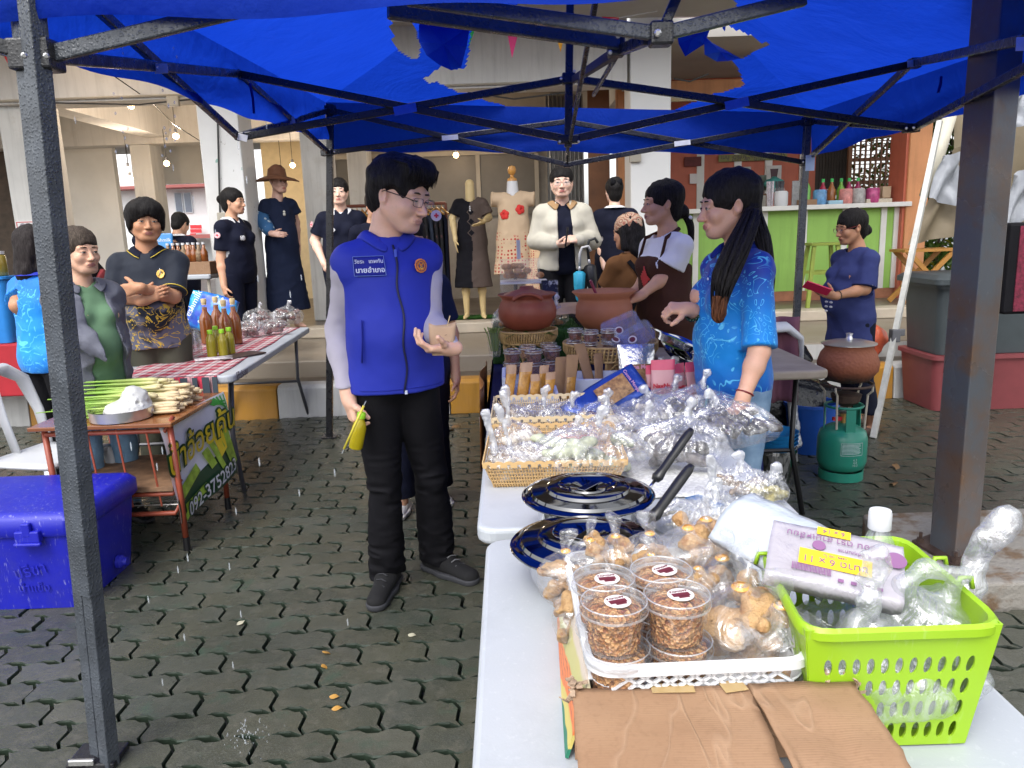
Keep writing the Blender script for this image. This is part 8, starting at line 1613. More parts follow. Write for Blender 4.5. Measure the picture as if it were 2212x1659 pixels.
COOL=M('cooler_blue',(.010,.013,.34),.42,var=.12,vs=3,bump=.12,bs=120,rv=.2,scuff=.4); ck0=T('cooler_box','royal blue plastic cooler box with latched lid behind the near tent leg','cooler',(-2.18,3.24,0)); xa,xb,ya,yb=-2.62,-1.80,2.96,3.52; b=B(); q=lambda ins,z:[(x,y,z)for x,y in rrect(xa+ins,ya+ins,xb-ins,yb-ins,.05)]; b.loft([q(.045,0),q(.012,.33)]); b.obj('body',COOL,ck0,world=True,smooth='auto'); b=B(); b.loft([q(0,.335),q(-.008,.35),q(-.008,.405),q(.012,.43),q(.03,.435)]); b.obj('lid',COOL,ck0,world=True,smooth='auto')
for x in(-2.35,-1.98):b=B(); b.box((x,ya-.014,.345),(.10,.03,.05)); b.box((x,ya-.026,.315),(.11,.02,.016)); b.box((x,ya-.02,.375),(.035,.02,.06)); b.obj('latch',COOL,ck0,world=True,bevel=.006)
b=B(); b.lathe([(.032,0),(.032,.02),(.02,.03),(.018,.045),(.001,.046)],14); b.v=[(xb-.03+z,3.30+x,.07+y)for x,y,z in b.v]; b.obj('drain_plug',COOL,ck0,world=True,smooth='auto'); b=B(); text_b(b,'ปรีชา',.07,at4((-2.02,ya+.018,.18),(0,-1,0),spin=.2),.001); text_b(b,'น้ำแข็ง',.05,at4((-2.02,ya+.028,.10),(0,-1,0)),.001); b.obj('embossed_writing',COOL,ck0,world=True)
def chair(label,loc,rz,mat=PLW):
 t=T('plastic_chair',label,'chair',loc,rz); b=B(); b.grid(lambda u,v:(lerp(-.21,.21,u),lerp(-.21,.21,v),.43-.012*math.sin(math.pi*u)*math.sin(math.pi*v)),8,8); b.obj('seat',mat,t,smooth=True,solid=.02)
 for sx in(-1,1):
  for sy in(-1,1):b=B(); b.tube([(sx*.19,sy*.19,.43),(sx*.215,sy*.23,.0)],[.032,.026],8,flat=.6); b.obj('leg',mat,t,smooth=True)
 b=B(); b.tube([(-.20,.19,.43),(-.215,.24,.62),(-.18,.28,.80),(-.08,.30,.87),(.08,.30,.87),(.18,.28,.80),(.215,.24,.62),(.20,.19,.43)],[.028,.034,.046,.056,.056,.046,.034,.028],10,flat=.5); b.obj('backrest',mat,t,smooth=True)
 b=B(); b.tube([(0,.20,.43),(0,.25,.62),(0,.29,.85)],.03,8,flat=.4); b.obj('splat',mat,t,smooth=True); return t
chair('white plastic chair with looped back behind the blue cooler',(-2.42,3.86,0),R_(76)); cw=chair('white plastic chair with a mauve cloth over its back beside the old table',(1.52,4.85,0),R_(190))
b=B(); p=P(1688,720,4.62); b.grid(lambda u,v:p+Vector((lerp(-.10,.10,u),-.03*math.sin(u*9)-.02*v,lerp(.10,-.42,v))),12,14); tag(b.obj('mauve_cloth',cloth('mauve',(.20,.085,.12),.15),smooth=True,solid=.01),'mauve cloth draped over the white chair back beside the old table','cloth')
table('cloth_table','table under a red cloth beyond the white plastic chair',-5.3,6.05,-3.85,6.36,.74,M('cloth_red',(.34,.015,.025),.8,var=.1),th=.42,legs=False)
b=B(); b.loft([[(x,y,z)for x,y in rrect(-4.9-e,6.08-e,-3.95+e,6.34+e,.05)]for z,e in((.745,-.03),(1.24,0),(1.25,.015),(1.27,.015))]); tag(b.obj('blue_tub',M('tub_blue',(.02,.19,.55),.4),smooth='auto'),'blue plastic tub carrying jars on the red cloth table','tub')
for k in range(6):
 p=Vector((-4.80+.15*k,6.2,1.272)); t=T('jar','clear jar of yellow pickles on the blue tub','jar',p,group='jars of yellow pickles on the blue tub'); b=B(); b.lathe([(.06,0),(.068,.01),(.068,.15),(.055,.17)],16); b.obj('jar',M('pickle_yellow',(.50,.33,.02),.2,var=.5,vs=14,col2=(.25,.2,.05),spec=.8),t,smooth=True); b=B(); b.lathe([(.06,.17),(.062,.195)],16); b.obj('lid',PLW,t)
b=B(); b.loft([[(x,y,z)for x,y in rrect(-3.35-e,3.35-e,-3.0+e,3.62+e,.06)]for z,e in((.40,0),(.46,.02),(.50,.02),(.56,-.03))]); tag(b.obj('foam_carton',PLW,smooth='auto'),'white foam food carton beside the cooler at the picture edge','box')
ft=table('folding_table','narrow table of bottles and cartons in front of the far volunteers',P(372,590,7.0).x,6.95,P(458,590,7.0).x,7.25,P(400,594,6.95).z,PLWT,r=.02,legs=False)
fz=P(400,594,6.95).z
for(x,y)in((380,7.0),(450,7.0)):b=B(); p=P(x,600,y); b.tube([(p.x,y,.41),(p.x,y,fz-.04)],.014,6); b.obj('leg',FRM,ft,world=True)
for k,(u0,u1)in enumerate(((362,408),(408,455))):a,c=P(u0,592,6.97),P(u1,566,6.97); b=B(); b.box2((a.x,6.97,fz),(c.x-.01,7.2,fz+.11)); tag(b.obj('carton_tray',CARD,bevel=.004),('cardboard tray of amber bottles on the far jar table','cardboard tray of jars next to the tray of amber bottles')[k],'box')
for k in range(8):p=P(366+k*11,565,7.08); t=T('small_bottle','small bottle of dark or amber sauce standing in a cardboard tray','bottle',(p.x,7.08,fz+.112),group='small bottles in the cardboard trays'); b=B(); b.lathe([(.032,0),(.034,.08),(.014,.12),(.013,.15)],10); b.obj('body',AMB if k%3 else BRNF,t,smooth=True); b=B(); b.lathe([(.015,.15),(.015,.17)],10); b.obj('cap',PLW,t)
#  RIGHT SIDE: stove, buckets, post, pole, tarpaulin, bins
OLDW=M('old_table',(.33,.28,.22),.6,var=.2,vs=5,bump=.2,bs=40); table('folding_table','old grey-brown table corner behind the stall keeper',.80,3.62,1.53,4.5,.785,OLDW,r=.04,legm=BK)
gp=G(1815,1030); gt=T('gas_cylinder','green gas cylinder with white print carrying a burner','gas cylinder',(gp.x,gp.y,0)); GASG=M('gas_green',(.020,.21,.145),.32,var=.08,vs=4,rv=.15); r=.137; b=B(); b.lathe([(r*.62,.05),(r*.9,.07),(r,.11),(r,.24),(r*.92,.285),(r*.6,.315),(r*.2,.33)],36); b.obj('body',GASG,gt,smooth=True); b=B(); b.lathe([(r*.9,.002),(r*.9,.055),(r*.86,.055),(r*.86,.002)],36,cap0=False,cap1=False); b.obj('foot_ring',GASG,gt,smooth='auto')
b=B(); b.lathe([(r*1.006,.17),(r*1.006,.176)],36,cap0=False,cap1=False); b.obj('weld_band',GASG,gt)
for a in(R_(20),R_(160),R_(270)):b=B(); b.bar((r*.75*math.cos(a),r*.75*math.sin(a),.29),(r*.72*math.cos(a),r*.72*math.sin(a),.43),.055,.006,(math.cos(a),math.sin(a),0)); b.obj('guard',GASG,gt)
b=B(); b.tube([(r*.75*math.cos(i*.31),r*.75*math.sin(i*.31),.435)for i in range(21)],.008,6); b.obj('guard_ring',GASG,gt,smooth=True)
b=B(); b.lathe([(.014,.32),(.014,.37),(.022,.372),(.022,.385)],10); b.obj('valve',M('brass',(.55,.35,.12),.35,.8),gt); b=B(); b.box((-.045,-.02,.36),(.05,.02,.02)); b.obj('regulator',RED,gt)
def cyl(b,x,z,rr_=r):a=x/rr_; return Vector((math.sin(a)*(rr_+.0012),-math.cos(a)*(rr_+.0012),z))
b=B(); rw=random.Random(2)
for k in range(8):n=rw.randint(3,5); z=.232-k*.0075; pts=[cyl(b,lerp(-.055,.035+.02*rw.random(),i/8),z)for i in range(9)]; b.tube(pts,.0012,4)
for(x0,z0,x1,z1)in((-.06,.24,.065,.24),(-.06,.168,.065,.168),(-.06,.168,-.06,.24),(.065,.168,.065,.24)):b.tube([cyl(b,lerp(x0,x1,i/8),lerp(z0,z1,i/8))for i in range(9)],.001,4)
for z,tx in((.142,'6.3'),(.126,'4.8'),(.110,'10.3')):o=len(b.v); text_b(b,tx,.019,Matrix.Identity(4),.0004); b.v[o:]=[tuple(cyl(b,x+.02,z+y))for x,y,q in b.v[o:]]
tag(b.obj('white_print',PLW,gt),kind='stuff')
IRON=M('iron_rusty',(.07,.045,.035),.6,.4,var=.4,vs=20); st=T('gas_stove','rusty burner frame standing over the green gas cylinder','stove',(gp.x+.01,gp.y,.43));
for a in(.6,2.5,3.9,5.5):b=B(); c,s_=math.cos(a),math.sin(a); b.tube([(.11*c,.11*s_,-.12),(.12*c,.12*s_,.08),(.145*c,.145*s_,.105),(.145*c,.145*s_,.13)],.0065,6); b.obj('prong',FRM,st)
b=B(); b.tube([(.14*math.cos(i*.2618),.14*math.sin(i*.2618),.13)for i in range(25)],.008,6); b.obj('ring',IRON,st); b=B(); b.lathe([(.03,.0),(.075,.03),(.085,.07),(.05,.08)],20); b.obj('burner',IRON,st)
pz=.43+.138; t=T('clay_pot','round soot-darkened clay pot with metal lid on the gas burner','pot',(gp.x+.01,gp.y,pz)); SOOT=NT('clay_soot'); _co=SOOT.co('Object'); _z=SOOT.sep(_co)[2]; _f=SOOT.math('ADD',_z,SOOT.math('MULTIPLY',SOOT.noise(_co,8,3),.09)); _c=SOOT.ramp(SOOT.math('MULTIPLY',_f,4),[(.25,(.035,.026,.022)),(.55,(.24,.075,.035)),(.8,(.27,.09,.045))]); SOOTM=SOOT.done(SOOT.bsdf(_c,.7,0,SOOT.bump(SOOT.vor(_co,55),.5,.006)))
b=B(); b.lathe([(.05,0),(.12,.02),(.163,.075),(.168,.12),(.150,.175),(.128,.205),(.140,.225)],44,cap1=False); b.obj('pot',SOOTM,t,smooth=True); b=B(); b.lathe([(.150,.226),(.150,.230),(.10,.243),(.02,.252),(.014,.27),(.020,.285),(.001,.29)],36); b.obj('lid',M('aluminium',(.62,.62,.62),.28,.9),t,smooth='auto')
def bucket(label,p,r,h,mat,name='bucket'):t=T(name,label,'bucket',p); b=B(); b.lathe([(r*.78,0),(r,h-.02),(r*1.05,h-.02),(r*1.05,h),(r*.97,h),(r*.76,.02)],28,cap1=False); b.obj('bucket',mat,t,smooth='auto'); return t
p=G(1748,972); bucket('royal blue bucket behind the table leg beside the gas cylinder',p,.165,.33,M('bucket_blue',(.012,.075,.36),.4,var=.06)); p=G(1668,1035); bucket('steel bucket holding blue basins beside the jeans of the stall keeper',p,.13,.20,STEEL)
for k in range(4):b=B(); b.lathe([(.10,0),(.135,.05),(.14,.05)],24,cap1=False); tag(b.obj('basin',M('basin_blue',(.02,.22,.50),.4),smooth='auto',loc=p+Vector((0,.0,.18+k*.022))),'blue plastic basin stacked in the steel bucket','basin','blue basins stacked in the steel bucket')
blob('trash_bag','crumpled black plastic bag under the old table behind the tent leg','plastic bag',Vector((1.85,5.15,0)),[((-.2,0,.25),(.25,0,.2),.25,.2),((-.1,.05,.4),(.1,.1,.55),.2,.12)],M('bag_black',(.012,.013,.015),.22,var=.2,bump=.8,bs=14,bd=.02),.014,((.02,14),(.01,34)))
p=G(1722,980); blob('plastic_bag','limp white plastic bag hanging on the rim of the blue bucket','plastic bag',p+Vector((-.07,-.1,.1)),[((0,0,.24),(.01,0,.0),.02,.04)],BAGF,.006)
pn,pl,pr=G(2062,1212,.1),G(2004,1178,.1),G(2133,1186,.1); e1=(pl-pn); e2=(pr-pn); e1.z=e2.z=0; L_=.155; e1.normalize(); e2.normalize(); po=T('steel_post','square rusty dark steel post bolted to a concrete pad','post',(pn.x,pn.y,.1)); b=B(); q=[pn,pn+e2*L_*1.02,pn+e2*L_+e1*L_,pn+e1*L_]; b.loft([[Vector((v.x,v.y,z))for v in q]for z in(.1,2.7)]); RPOST=NT('post_steel'); _g=RPOST.n('NewGeometry').outputs['Position']; _c=RPOST.mix(RPOST.ramp(RPOST.noise(_g,3,5,.65),[(.40,0),(.62,1)]),(.12,.13,.145),(.16,.105,.075)); _c=RPOST.mix(RPOST.ramp(RPOST.noise(_g,5,4,.6),[(.60,0),(.72,.7)]),_c,(.19,.10,.045)); _c=RPOST.mix(RPOST.ramp(RPOST.noise(_g,30,4,.7),[(.62,0),(.7,.4)]),_c,(.22,.22,.22)); PM=RPOST.done(RPOST.bsdf(_c,RPOST.ramp(RPOST.noise(_g,4,3),[(.4,.22),(.6,.45)]),.35,RPOST.bump(RPOST.noise(_g,60,3),.15,.003))); b.obj('post',PM,po,world=True,bevel=.006)
b=B(); b.prism([(v.x-pn.x,v.y-pn.y)for v in(pn-e1*.05-e2*.05,pn+e2*.22-e1*.05,pn+e2*.22+e1*.22,pn+e1*.22-e2*.05)],.0,.012); b.obj('base_plate',IRON,po)
for(a_,c_)in((-.025,.19),(.19,.19),(-.025,-.025),(.19,-.025)):b=B(); b.lathe([(.016,.012),(.016,.03),(.008,.03),(.008,.055)],6); b.obj('nut',IRON,po,loc=e1*a_+e2*c_)
b=B(); b.prism(rrect(1.66,2.74,3.0,3.50,.03),-.04,.098); tag(b.obj('concrete_pad',M('pad_stained',(.44,.41,.36),.65,var=.5,vs=7,col2=(.13,.085,.05),bump=.8,bs=35,bd=.01,cutoff=.56),bevel=.012),'stained concrete pad under the square steel post','pad')
WPOLE=M('pole_white',(.46,.46,.43),.4,var=.15,vs=20); p0,p1=G(1886,946),P(2030,262,5.9); pt=T('white_pole','slanting white metal pole with grey clamp beside the elderly woman','pole',p0); b=B(); b.bar(p0,p1,.036,.036); b.obj('pole',WPOLE,pt,world=True); c=p0.lerp(p1,.31); b=B(); b.box(c,(.06,.06,.09)); b.box(c+Vector((.045,0,.02)),(.05,.02,.05)); b.obj('clamp',M('clamp_grey',(.10,.10,.11),.5),pt,world=True,bevel=.006)
TARP=M('tarp_olive',(.235,.19,.125),.6,var=.12,vs=3,transl=.35,bump=.4,bs=6,bd=.03); TARPW=M('tarp_white',(.36,.38,.42),.5,var=.08,vs=8,transl=.3,bump=.4,bs=12,bd=.02); tp=T('tarpaulin','brown and white tarpaulin sheets hung behind the square steel post','tarpaulin',P(2100,600,6.0))
def sheet(pts,mat,Y,nm='sheet',n=14):
 q=[P(u,v,Y+dy)for u,v,dy in pts]; b=B(); b.grid(lambda u,v:q[0].lerp(q[1],u).lerp(q[3].lerp(q[2],u),v)+Vector((0,.07*vn1(u*4,v*3,Y,1,5)+.04*math.sin(u*8+v*4),.015*vn1(u*8,v*3,2,1,6))),n,n); b.obj(nm,mat,tp,world=True,smooth=True)
sheet([(2060,250,.2),(2330,190,0),(2300,640,-.1),(2075,500,0)],TARP,6.1); sheet([(2062,330,.1),(2090,300,0),(2085,505,0),(1958,530,-.15)],TARP,6.0); sheet([(2040,338,0),(2080,328,0),(2075,450,0),(2003,428,0)],TARPW,5.88); sheet([(2148,215,0),(2225,190,0),(2225,270,0),(2135,285,0)],TARPW,5.85); sheet([(2195,380,0),(2240,350,0),(2235,440,0),(2140,560,0)],TARPW,5.8); sheet([(1985,238,0),(2075,205,0),(2070,222,0),(1988,262,0)],TARPW,5.9)
b=B(); b.tube([P(2052,250,6.25),P(2000,425,6.25)],.05,10); b.obj('bamboo',M('bamboo',(.50,.47,.38),.5,var=.1),tp,world=True,smooth=True)
def bin_(label,z0,z1,mat,lid=None):t=T('storage_bin',label,'bin',(3.75,6.0,z0)); q=lambda e,z:[(x,y,z)for x,y in rrect(3.22+e,5.74+e,4.3-e,6.3-e,.06)]; b=B(); b.loft([q(.03,z0),q(0,z1-.03),q(-.02,z1-.03),q(-.02,z1)]); b.obj('body',mat,t,world=True,smooth='auto'); return t,q
t,q=bin_('maroon plastic storage bin on the pavers beyond the steel post',.005,.44,M('bin_maroon',(.19,.045,.05),.45,var=.08)); b=B(); b.tube([(3.30,5.73,.36),(3.30,5.70,.33),(3.40,5.70,.33),(3.40,5.73,.36)],.012,6); b.obj('handle',PLW,t,world=True)
t,q=bin_('dark grey lidded bin stacked on the maroon bin',.445,.98,M('bin_grey',(.045,.055,.06),.45,var=.08)); b=B(); b.loft([q(-.05,.982),q(-.05,1.02),q(-.01,1.05)]); b.obj('lid',M('bin_grey',(.045,.055,.06),.45),t,world=True,smooth='auto')
blob('orange_bag','crumpled orange plastic bag leaning against the bins','plastic bag',Vector((3.05,6.62,.26)),[((0,0,.12),(.1,0,.2),.14,.12)],M('bag_orange',(.55,.12,.06),.4,var=.4,vs=9,transl=.3),.016,((.02,14),(.01,30)))
a,c=P(2166,680,4.9),P(2290,478,4.9); hb_=T('hanging_bag','black cloth bag with dark red embroidered band beside the steel post','bag',(a.x,4.9,a.z)); b=B(); b.box2((a.x,4.9,a.z),(c.x,5.1,c.z)); b.obj('bag',BLACKC,hb_,world=True,bevel=.02); b=B(); b.box2((a.x+.06,4.892,a.z+.02),(a.x+.17,4.899,c.z-.02)); b.obj('embroidered_band',M('band_red',(.13,.012,.03),.8,var=.6,vs=40,bump=.6,bs=90),hb_,world=True)
#  KIOSK GOODS, stool, folding chair, clothes rail, bulbs, rain
kz=ztop+.056
def kitem(u,prof,mat,name,label,cat,group=None,Y=KYF+.06,cap=None):
 p=P(u,440,Y); t=T(name,label,cat,(p.x,Y,kz),0,group); b=B(); b.lathe(prof,14); b.obj('body',mat,t,smooth='auto')
 if cap:b=B(); b.lathe([(.02,prof[-1][1]),(.02,prof[-1][1]+.04)],10); b.obj('cap',cap,t)
SY=[(.045,0),(.05,.02),(.05,.17),(.018,.24),(.016,.27)]
for k,u in enumerate((1776,1795,1815,1832,1851)):kitem(u,SY,(M('syrup_red',(.30,.02,.05),.15),M('syrup_amber',(.28,.10,.03),.15),M('syrup_lime',(.15,.34,.05),.15),M('syrup_plum',(.25,.02,.08),.15),M('syrup_plum',(.25,.02,.08),.15))[k],'syrup_bottle',('dark red syrup bottle, first of the row on the kiosk counter','amber syrup bottle on the kiosk counter','lime green syrup bottle on the kiosk counter','plum syrup bottle next to the lime green one','plum syrup bottle at the lattice end of the row')[k],'bottle',Y=KYF+.14,cap=M('cap_green',(.05,.42,.10),.4))
JR=[(.07,0),(.08,.02),(.08,.16),(.065,.18)]
for u,m_,l in((1770,M('jar_blue',(.12,.28,.50),.3,var=.4,vs=20),'jar with blue label below the syrup bottles'),(1826,M('jar_pink',(.55,.22,.20),.3,var=.4,vs=20),'jar of pink sweets on the kiosk counter'),(1853,M('jar_grey',(.35,.34,.33),.3,var=.4,vs=20),'clear jar of grey packets on the kiosk counter'),(1884,M('jar_magenta',(.40,.06,.18),.3,var=.4,vs=16),'jar with magenta label near the orange post'),(1687,PLW,'white plastic tub beside the straw holders')):kitem(u,JR,m_,'jar',l,'jar',cap=None)
kitem(1740,[(.05,0),(.055,.2),(.03,.26)],M('bottle_lime',(.16,.42,.08),.15),'bottle','large lime labelled bottle behind the tent leg on the counter','bottle',cap=PLW)
for u,l in((1665,'clear holder of pastel drinking straws on the kiosk counter'),(1684,'holder of dark drinking straws on the kiosk counter')):
 p=P(u,440,KYF+.1); t=T('straw_holder',l,'holder',(p.x,p.y,kz)); b=B(); b.lathe([(.05,0),(.06,.22)],12,cap1=False); b.obj('cup',CLEARD,t); rr=random.Random(u); b=B()
 for k in range(18):x,y=rr.uniform(-.04,.04),rr.uniform(-.03,.03); b.tube([(x,y,.01),(x*1.5,y*1.3,.30)],.007,5)
 tag(b.obj('straws',M('straws_pastel' if u<1670 else 'straws_dark',(.55,.50,.55)if u<1670 else(.05,.05,.06),.4,var=.4,vs=60),t),kind='stuff')
def kbox(u0,v0,u1,v1,Y,mat,name,label,cat,d=.12):a,c=P(u0,v1,Y),P(u1,v0,Y); b=B(); b.box2((a.x,Y,max(a.z,kz)if Y<KYF+.4 else a.z),(c.x,Y+d,c.z)); return tag(b.obj(name,mat,bevel=.006),label,cat)
kbox(1727,430,1766,448,KYF+.0,CARD,'carton','tan carton at the foot of the menu stand on the counter','box'); kbox(1790,432,1822,447,KYF+.0,M('tissue_box',(.30,.48,.58),.5),'tissue_box','pale blue tissue box between the jars','box'); kbox(1872,428,1928,444,KYF+.0,M('woven_tray',(.52,.46,.36),.7,var=.2,vs=60,bump=.6,bs=60),'woven_tray','cream woven tray beside the orange post','tray'); kbox(1906,402,1926,428,KYF+.12,M('cups_tan',(.5,.38,.25),.6),'cup_sleeve','tan paper sleeves standing in the woven tray','paper'); o=kbox(1710,390,1732,445,KYF+.1,M('menu_grey',(.25,.25,.26),.35,var=.3,vs=20),'menu_stand','grey menu stand behind the tent leg on the counter','sign',.02)
for k,(u0,v0,u1,v1,m_,l)in enumerate(((1478,338,1515,360,M('poster_dark',(.11,.015,.015),.6,var=.3,vs=20),'dark red print on the kiosk rear wall'),(1490,375,1506,397,LABW,'small white paper taped to the kiosk rear wall'),(1602,360,1622,405,M('poster_pale',(.40,.42,.38),.5,var=.3,vs=12),'pale cut-out drink poster on the kiosk rear wall'),(1630,378,1655,412,M('poster_green',(.30,.34,.28),.5,var=.5,vs=16,col2=(.04,.09,.06)),'cut-out poster of a green drink on the kiosk rear wall'),(1655,357,1688,405,M('poster_white',(.56,.54,.52),.5,var=.1),'poster of a dark drink over oranges on the kiosk rear wall'),(1552,330,1700,350,M('menu_olive',(.20,.19,.05),.5,var=.15),'olive menu board above the posters in the kiosk'))):
 a,c=P(u0,v1,KB-.04),P(u1,v0,KB-.04); t=T('poster' if k!=5 else 'menu_board',l,'poster' if k!=5 else 'sign',(a.x,KB-.05,a.z)); b=B(); b.box2((a.x,KB-.05,a.z),(c.x,KB-.034,c.z)); b.obj('sheet',m_,t,world=True); w,h=c.x-a.x,c.z-a.z
 if k in(2,3,4):b=B(); b.loft([[(a.x+w*(.5-e),KB-.054,a.z+h*v),(a.x+w*(.5+e),KB-.054,a.z+h*v),(a.x+w*(.5+e),KB-.051,a.z+h*v),(a.x+w*(.5-e),KB-.051,a.z+h*v)]for e,v in((.18,.35),(.28,.85))]); b.obj('drink_print',M('drink_dark',(.07,.03,.04),.5)if k==4 else M('drink_green',(.10,.12,.08),.5),t,world=True)
 if k==4:b=B(); b.ball((a.x+w*.42,KB-.052,a.z+h*.18),w*.22,10,6,(1.2,.05,.7)); b.obj('orange_print',ORANGE,t,world=True)
 if k==5:
  b=B(); text_b(b,'เมนู  กาแฟ  40   ชาเย็น  35',.085,at4((a.x+w/2,KB-.053,a.z+h*.68),(0,-1,0)),.0006); text_b(b,'โกโก้  40   น้ำผึ้ง  30',.075,at4((a.x+w/2,KB-.053,a.z+h*.28),(0,-1,0)),.0006); b.obj('lettering',INK,t,world=True)
for k,(u,w,m_)in enumerate(((1580,.16,0),(1598,.12,1),(1624,.14,0),(1646,.13,1))):p=P(u,430,11.0); t=T('picture_frame',('wide tan framed picture at the keeper end of the kiosk shelf','narrow framed portrait on the kiosk shelf','framed flower picture in the middle of the kiosk shelf','brown framed photo at the far end of the kiosk shelf')[k],'picture',(p.x,11.0,shz)); b=B(); b.box((0,0,.12),(w,.02,.23)); b.obj('frame',WOODB,t); b=B(); b.box((0,-.012,.12),(w*.75,.006,.18)); b.obj('print',M('photo_a',(.45,.42,.36),.5,var=.3,vs=12)if m_ else M('photo_b',(.30,.22,.14),.5,var=.5,vs=14),t)
a=P(1668,398,KB-.1); blob('teal_toy','small teal plush toy hung on the kiosk rear wall','toy',P(1672,396,KB-.15),[((-.08,0,0),(.08,0,0),.06,.06),((0,0,-.05),(0,0,.02),.07,.07)],M('teal',(.06,.30,.28),.7),.012)
p=P(1750,352,5.3); b=B(); b.box(p,(.06,.003,.10)); tag(b.obj('hang_card',M('card_paleblue',(.45,.58,.72),.4)),'small pale blue card hanging on the rear tent leg','card')
STL=M('stool_green',(.24,.30,.05),.5,var=.15,vs=8); sx,sy=P(1772,640,8.75).x,8.75; sz=P(1772,527,8.75).z; t=T('bar_stool','olive green wooden stool standing before the kiosk counter','stool',(sx,sy,.515)); b=B(); b.box((0,0,sz-.515),(.34,.26,.03)); b.obj('seat',STL,t,bevel=.005)
for dx in(-1,1):
 for dy in(-1,1):b=B(); b.bar((dx*.20,dy*.15,0),(dx*.13,dy*.09,sz-.53),.038,.038); b.obj('leg',STL,t)
for dy in(-1,1):b=B(); b.bar((-.16,dy*.12,(sz-.515)*.55),(.16,dy*.12,(sz-.515)*.55),.03,.035); b.obj('rung',STL,t)
WCH=M('wood_honey',(.42,.20,.045),.45,var=.15,vs=10); t=T('folding_chair','honey coloured wooden folding chair beyond the orange post','chair',(P(1990,635,8.9).x,8.9,.515)); w=.30; h=P(1990,540,8.9).z-.515
for dy in(-.15,.15):
 for s_ in(-1,1):b=B(); b.bar((-s_*w,dy,0),(s_*w*.9,dy+.003*s_,h),.05,.03,(0,1,0)); b.obj('leg',WCH,t)
b=B(); b.box((0,0,h),(w*2.1,.36,.03)); b.obj('seat',WCH,t); b=B(); b.bar((-w,-.15,.10),(w,-.15,.10),.03); b.obj('rung',WCH,t)
ry=9.5; a,c=P(692,448,ry),P(962,430,ry); t=T('clothes_rail','long brown clothes rail hung with dark garments behind the vest man','clothes rail',((a.x+c.x)/2,ry,.5)); rz_=a.z; b=B(); b.tube([(a.x,ry,rz_),(c.x,ry,rz_)],.02,8); b.obj('bar',M('rail_red',(.17,.05,.03),.5),t,world=True)
for x in(a.x,c.x):b=B(); b.tube([(x,ry,.5),(x,ry,rz_)],.018,8); b.obj('upright',M('rail_red',(.17,.05,.03),.5),t,world=True)
rr=random.Random(12); GM=[NAVY,NAVY2,BLACKC,cloth('garment_slate',(.035,.045,.07),.3),M('garment_print',(.02,.02,.025),.8,var=.3,vs=12,col2=(.35,.12,.12),cutoff=.62)]
for k in range(24):
 x=lerp(a.x+.08,c.x-.05,k/23); L=rr.uniform(.75,1.15); g=T('garment','dark garment on a wooden hanger on the long clothes rail','garment',(x,ry,rz_),0,'garments on the clothes rail'); b=B(); b.grid(lambda u,v:(.03*math.sin(v*7+k)*u+lerp(-.03,.03,v)*.5,lerp(-.20,.20,v)*(.75+.3*u),-.10-L*u-.10*abs(2*v-1)*(1-u)),6,8); b.obj('cloth',GM[rr.randrange(5)],g,smooth=True,solid=.03,rot=(0,0,.5)); b=B(); b.tube([(0,-.19,-.13),(0,0,-.05),(0,.19,-.13)],.012,6); b.tube([(0,0,-.05),(0,0,.02)],.004,5); b.obj('hanger',WCH,g,rot=(0,0,.5))
p=P(168,490,6.6); t=T('clothes_stand','slanting rail of black and red garments behind the grey jacket woman','clothes rail',(p.x,6.6,.26)); b=B(); b.tube([(p.x-.5,6.5,.26),(p.x-.1,6.6,p.z+.05)],.02,8); b.tube([(p.x+.35,6.6,.26),(p.x-.12,6.6,p.z+.06)],.02,8); b.obj('frame',BK,t,world=True)
for k in range(7):
 g=T('garment','black or dark red garment on the slanting rail at the hall front','garment',(p.x-.12+.055*k,6.6,p.z-.075*k),0,'garments on the slanting rail'); b=B(); L=1.0-.06*k; b.grid(lambda u,v:(.04*math.sin(v*8+k)*u,lerp(-.2,.2,v)*(.7+.3*u),.02-L*u-.1*abs(2*v-1)*(1-u)),6,8); b.obj('cloth',(GM[4],BLACKC,M('garment_maroon',(.16,.015,.02),.8,var=.4,vs=12))[k%3],g,smooth=True,solid=.035)
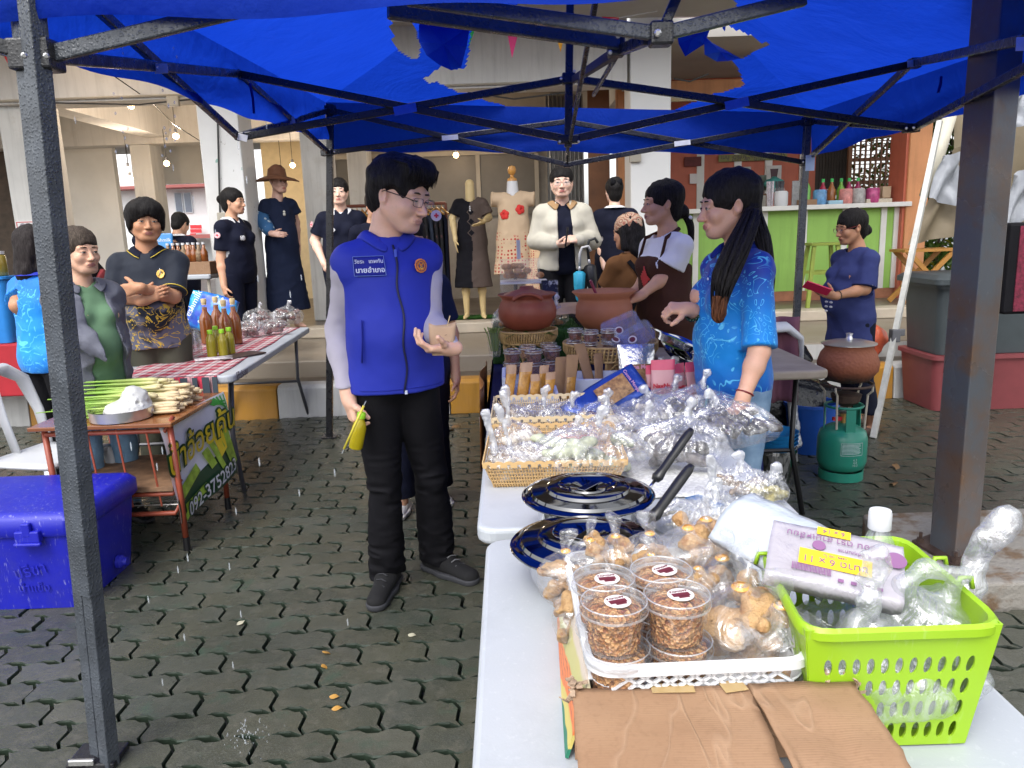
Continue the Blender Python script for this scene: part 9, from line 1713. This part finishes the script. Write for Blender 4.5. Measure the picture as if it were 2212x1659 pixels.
BUL=NT('bulb_lit'); _e=BUL.n('Emission'); _e.inputs[0].default_value=(1,.62,.28,1); _e.inputs[1].default_value=22; BULM=BUL.done(_e.outputs[0])
for k,(u,v,Y)in enumerate(((283,228,9.2),(380,294,10),(360,353,11),(277,365,11),(281,385,11),(632,357,11.5),(608,372,11.8),(962,318,10.5),(985,335,10.8),(174,122,7.8))):
 p=P(u,v,Y); t=T('light_bulb','lit warm bulb hanging under the hall ceiling','lamp',p,0,'warm bulbs hanging in the hall'); b=B(); b.ball((0,0,0),.036,12,8); b.obj('bulb',BULM,t,smooth=True); b=B(); b.tube([(0,0,.03),(0,0,.08)],.018,8); b.tube([(0,0,.08),(0,0,.45)],.004,4); b.obj('socket',BK,t); ld=bpy.data.lights.new('bulb','POINT'); ld.energy=5; ld.color=(1,.82,.64); ld.shadow_soft_size=.05; lo=bpy.data.objects.new('bulb_light',ld); C.objects.link(lo); lo.parent=t; lo.location=(0,-.06,0)
b=B(); b.tube([P(240,160,8.0),P(330,222,8.6),P(375,268,9.5),P(450,316,10.5)],.006,5); tag(b.obj('lamp_cord',BK),'dark cord of the bulb string crossing the hall ceiling','cord')
DROP=M('rain_drop',(.65,.70,.75),.08,var=0,spec=1,alpha=.28); rr=random.Random(77); b=B()
def drop(p,L,r):o=len(b.v); b.ball((0,0,0),r,6,5,(1,1,L/r)); b.v[o:]=[tuple(Vector(q)+p)for q in b.v[o:]]
for k in range(30):drop(P(rr.choice((255,270,345,362,370,378))+rr.uniform(-12,12),rr.uniform(85,340),2.4),.005,.0035)
for k in range(16):drop(P(rr.uniform(270,760),rr.uniform(960,1500),rr.uniform(1.7,1.9)),.011,.002)
for k in range(12):drop(P(rr.uniform(130,700),rr.uniform(250,700),rr.uniform(1.9,2.3)),.010,.002)
for k in range(70):a=rr.uniform(0,6.3); d=abs(rr.gauss(0,.05)); p=G(530,1600); drop(p+Vector((d*math.cos(a),d*math.sin(a),rr.uniform(.004,.07)*max(.1,1-d*8))),rr.uniform(.002,.005),.0014)
tag(b.obj('rain',DROP,smooth=True),kind='stuff')
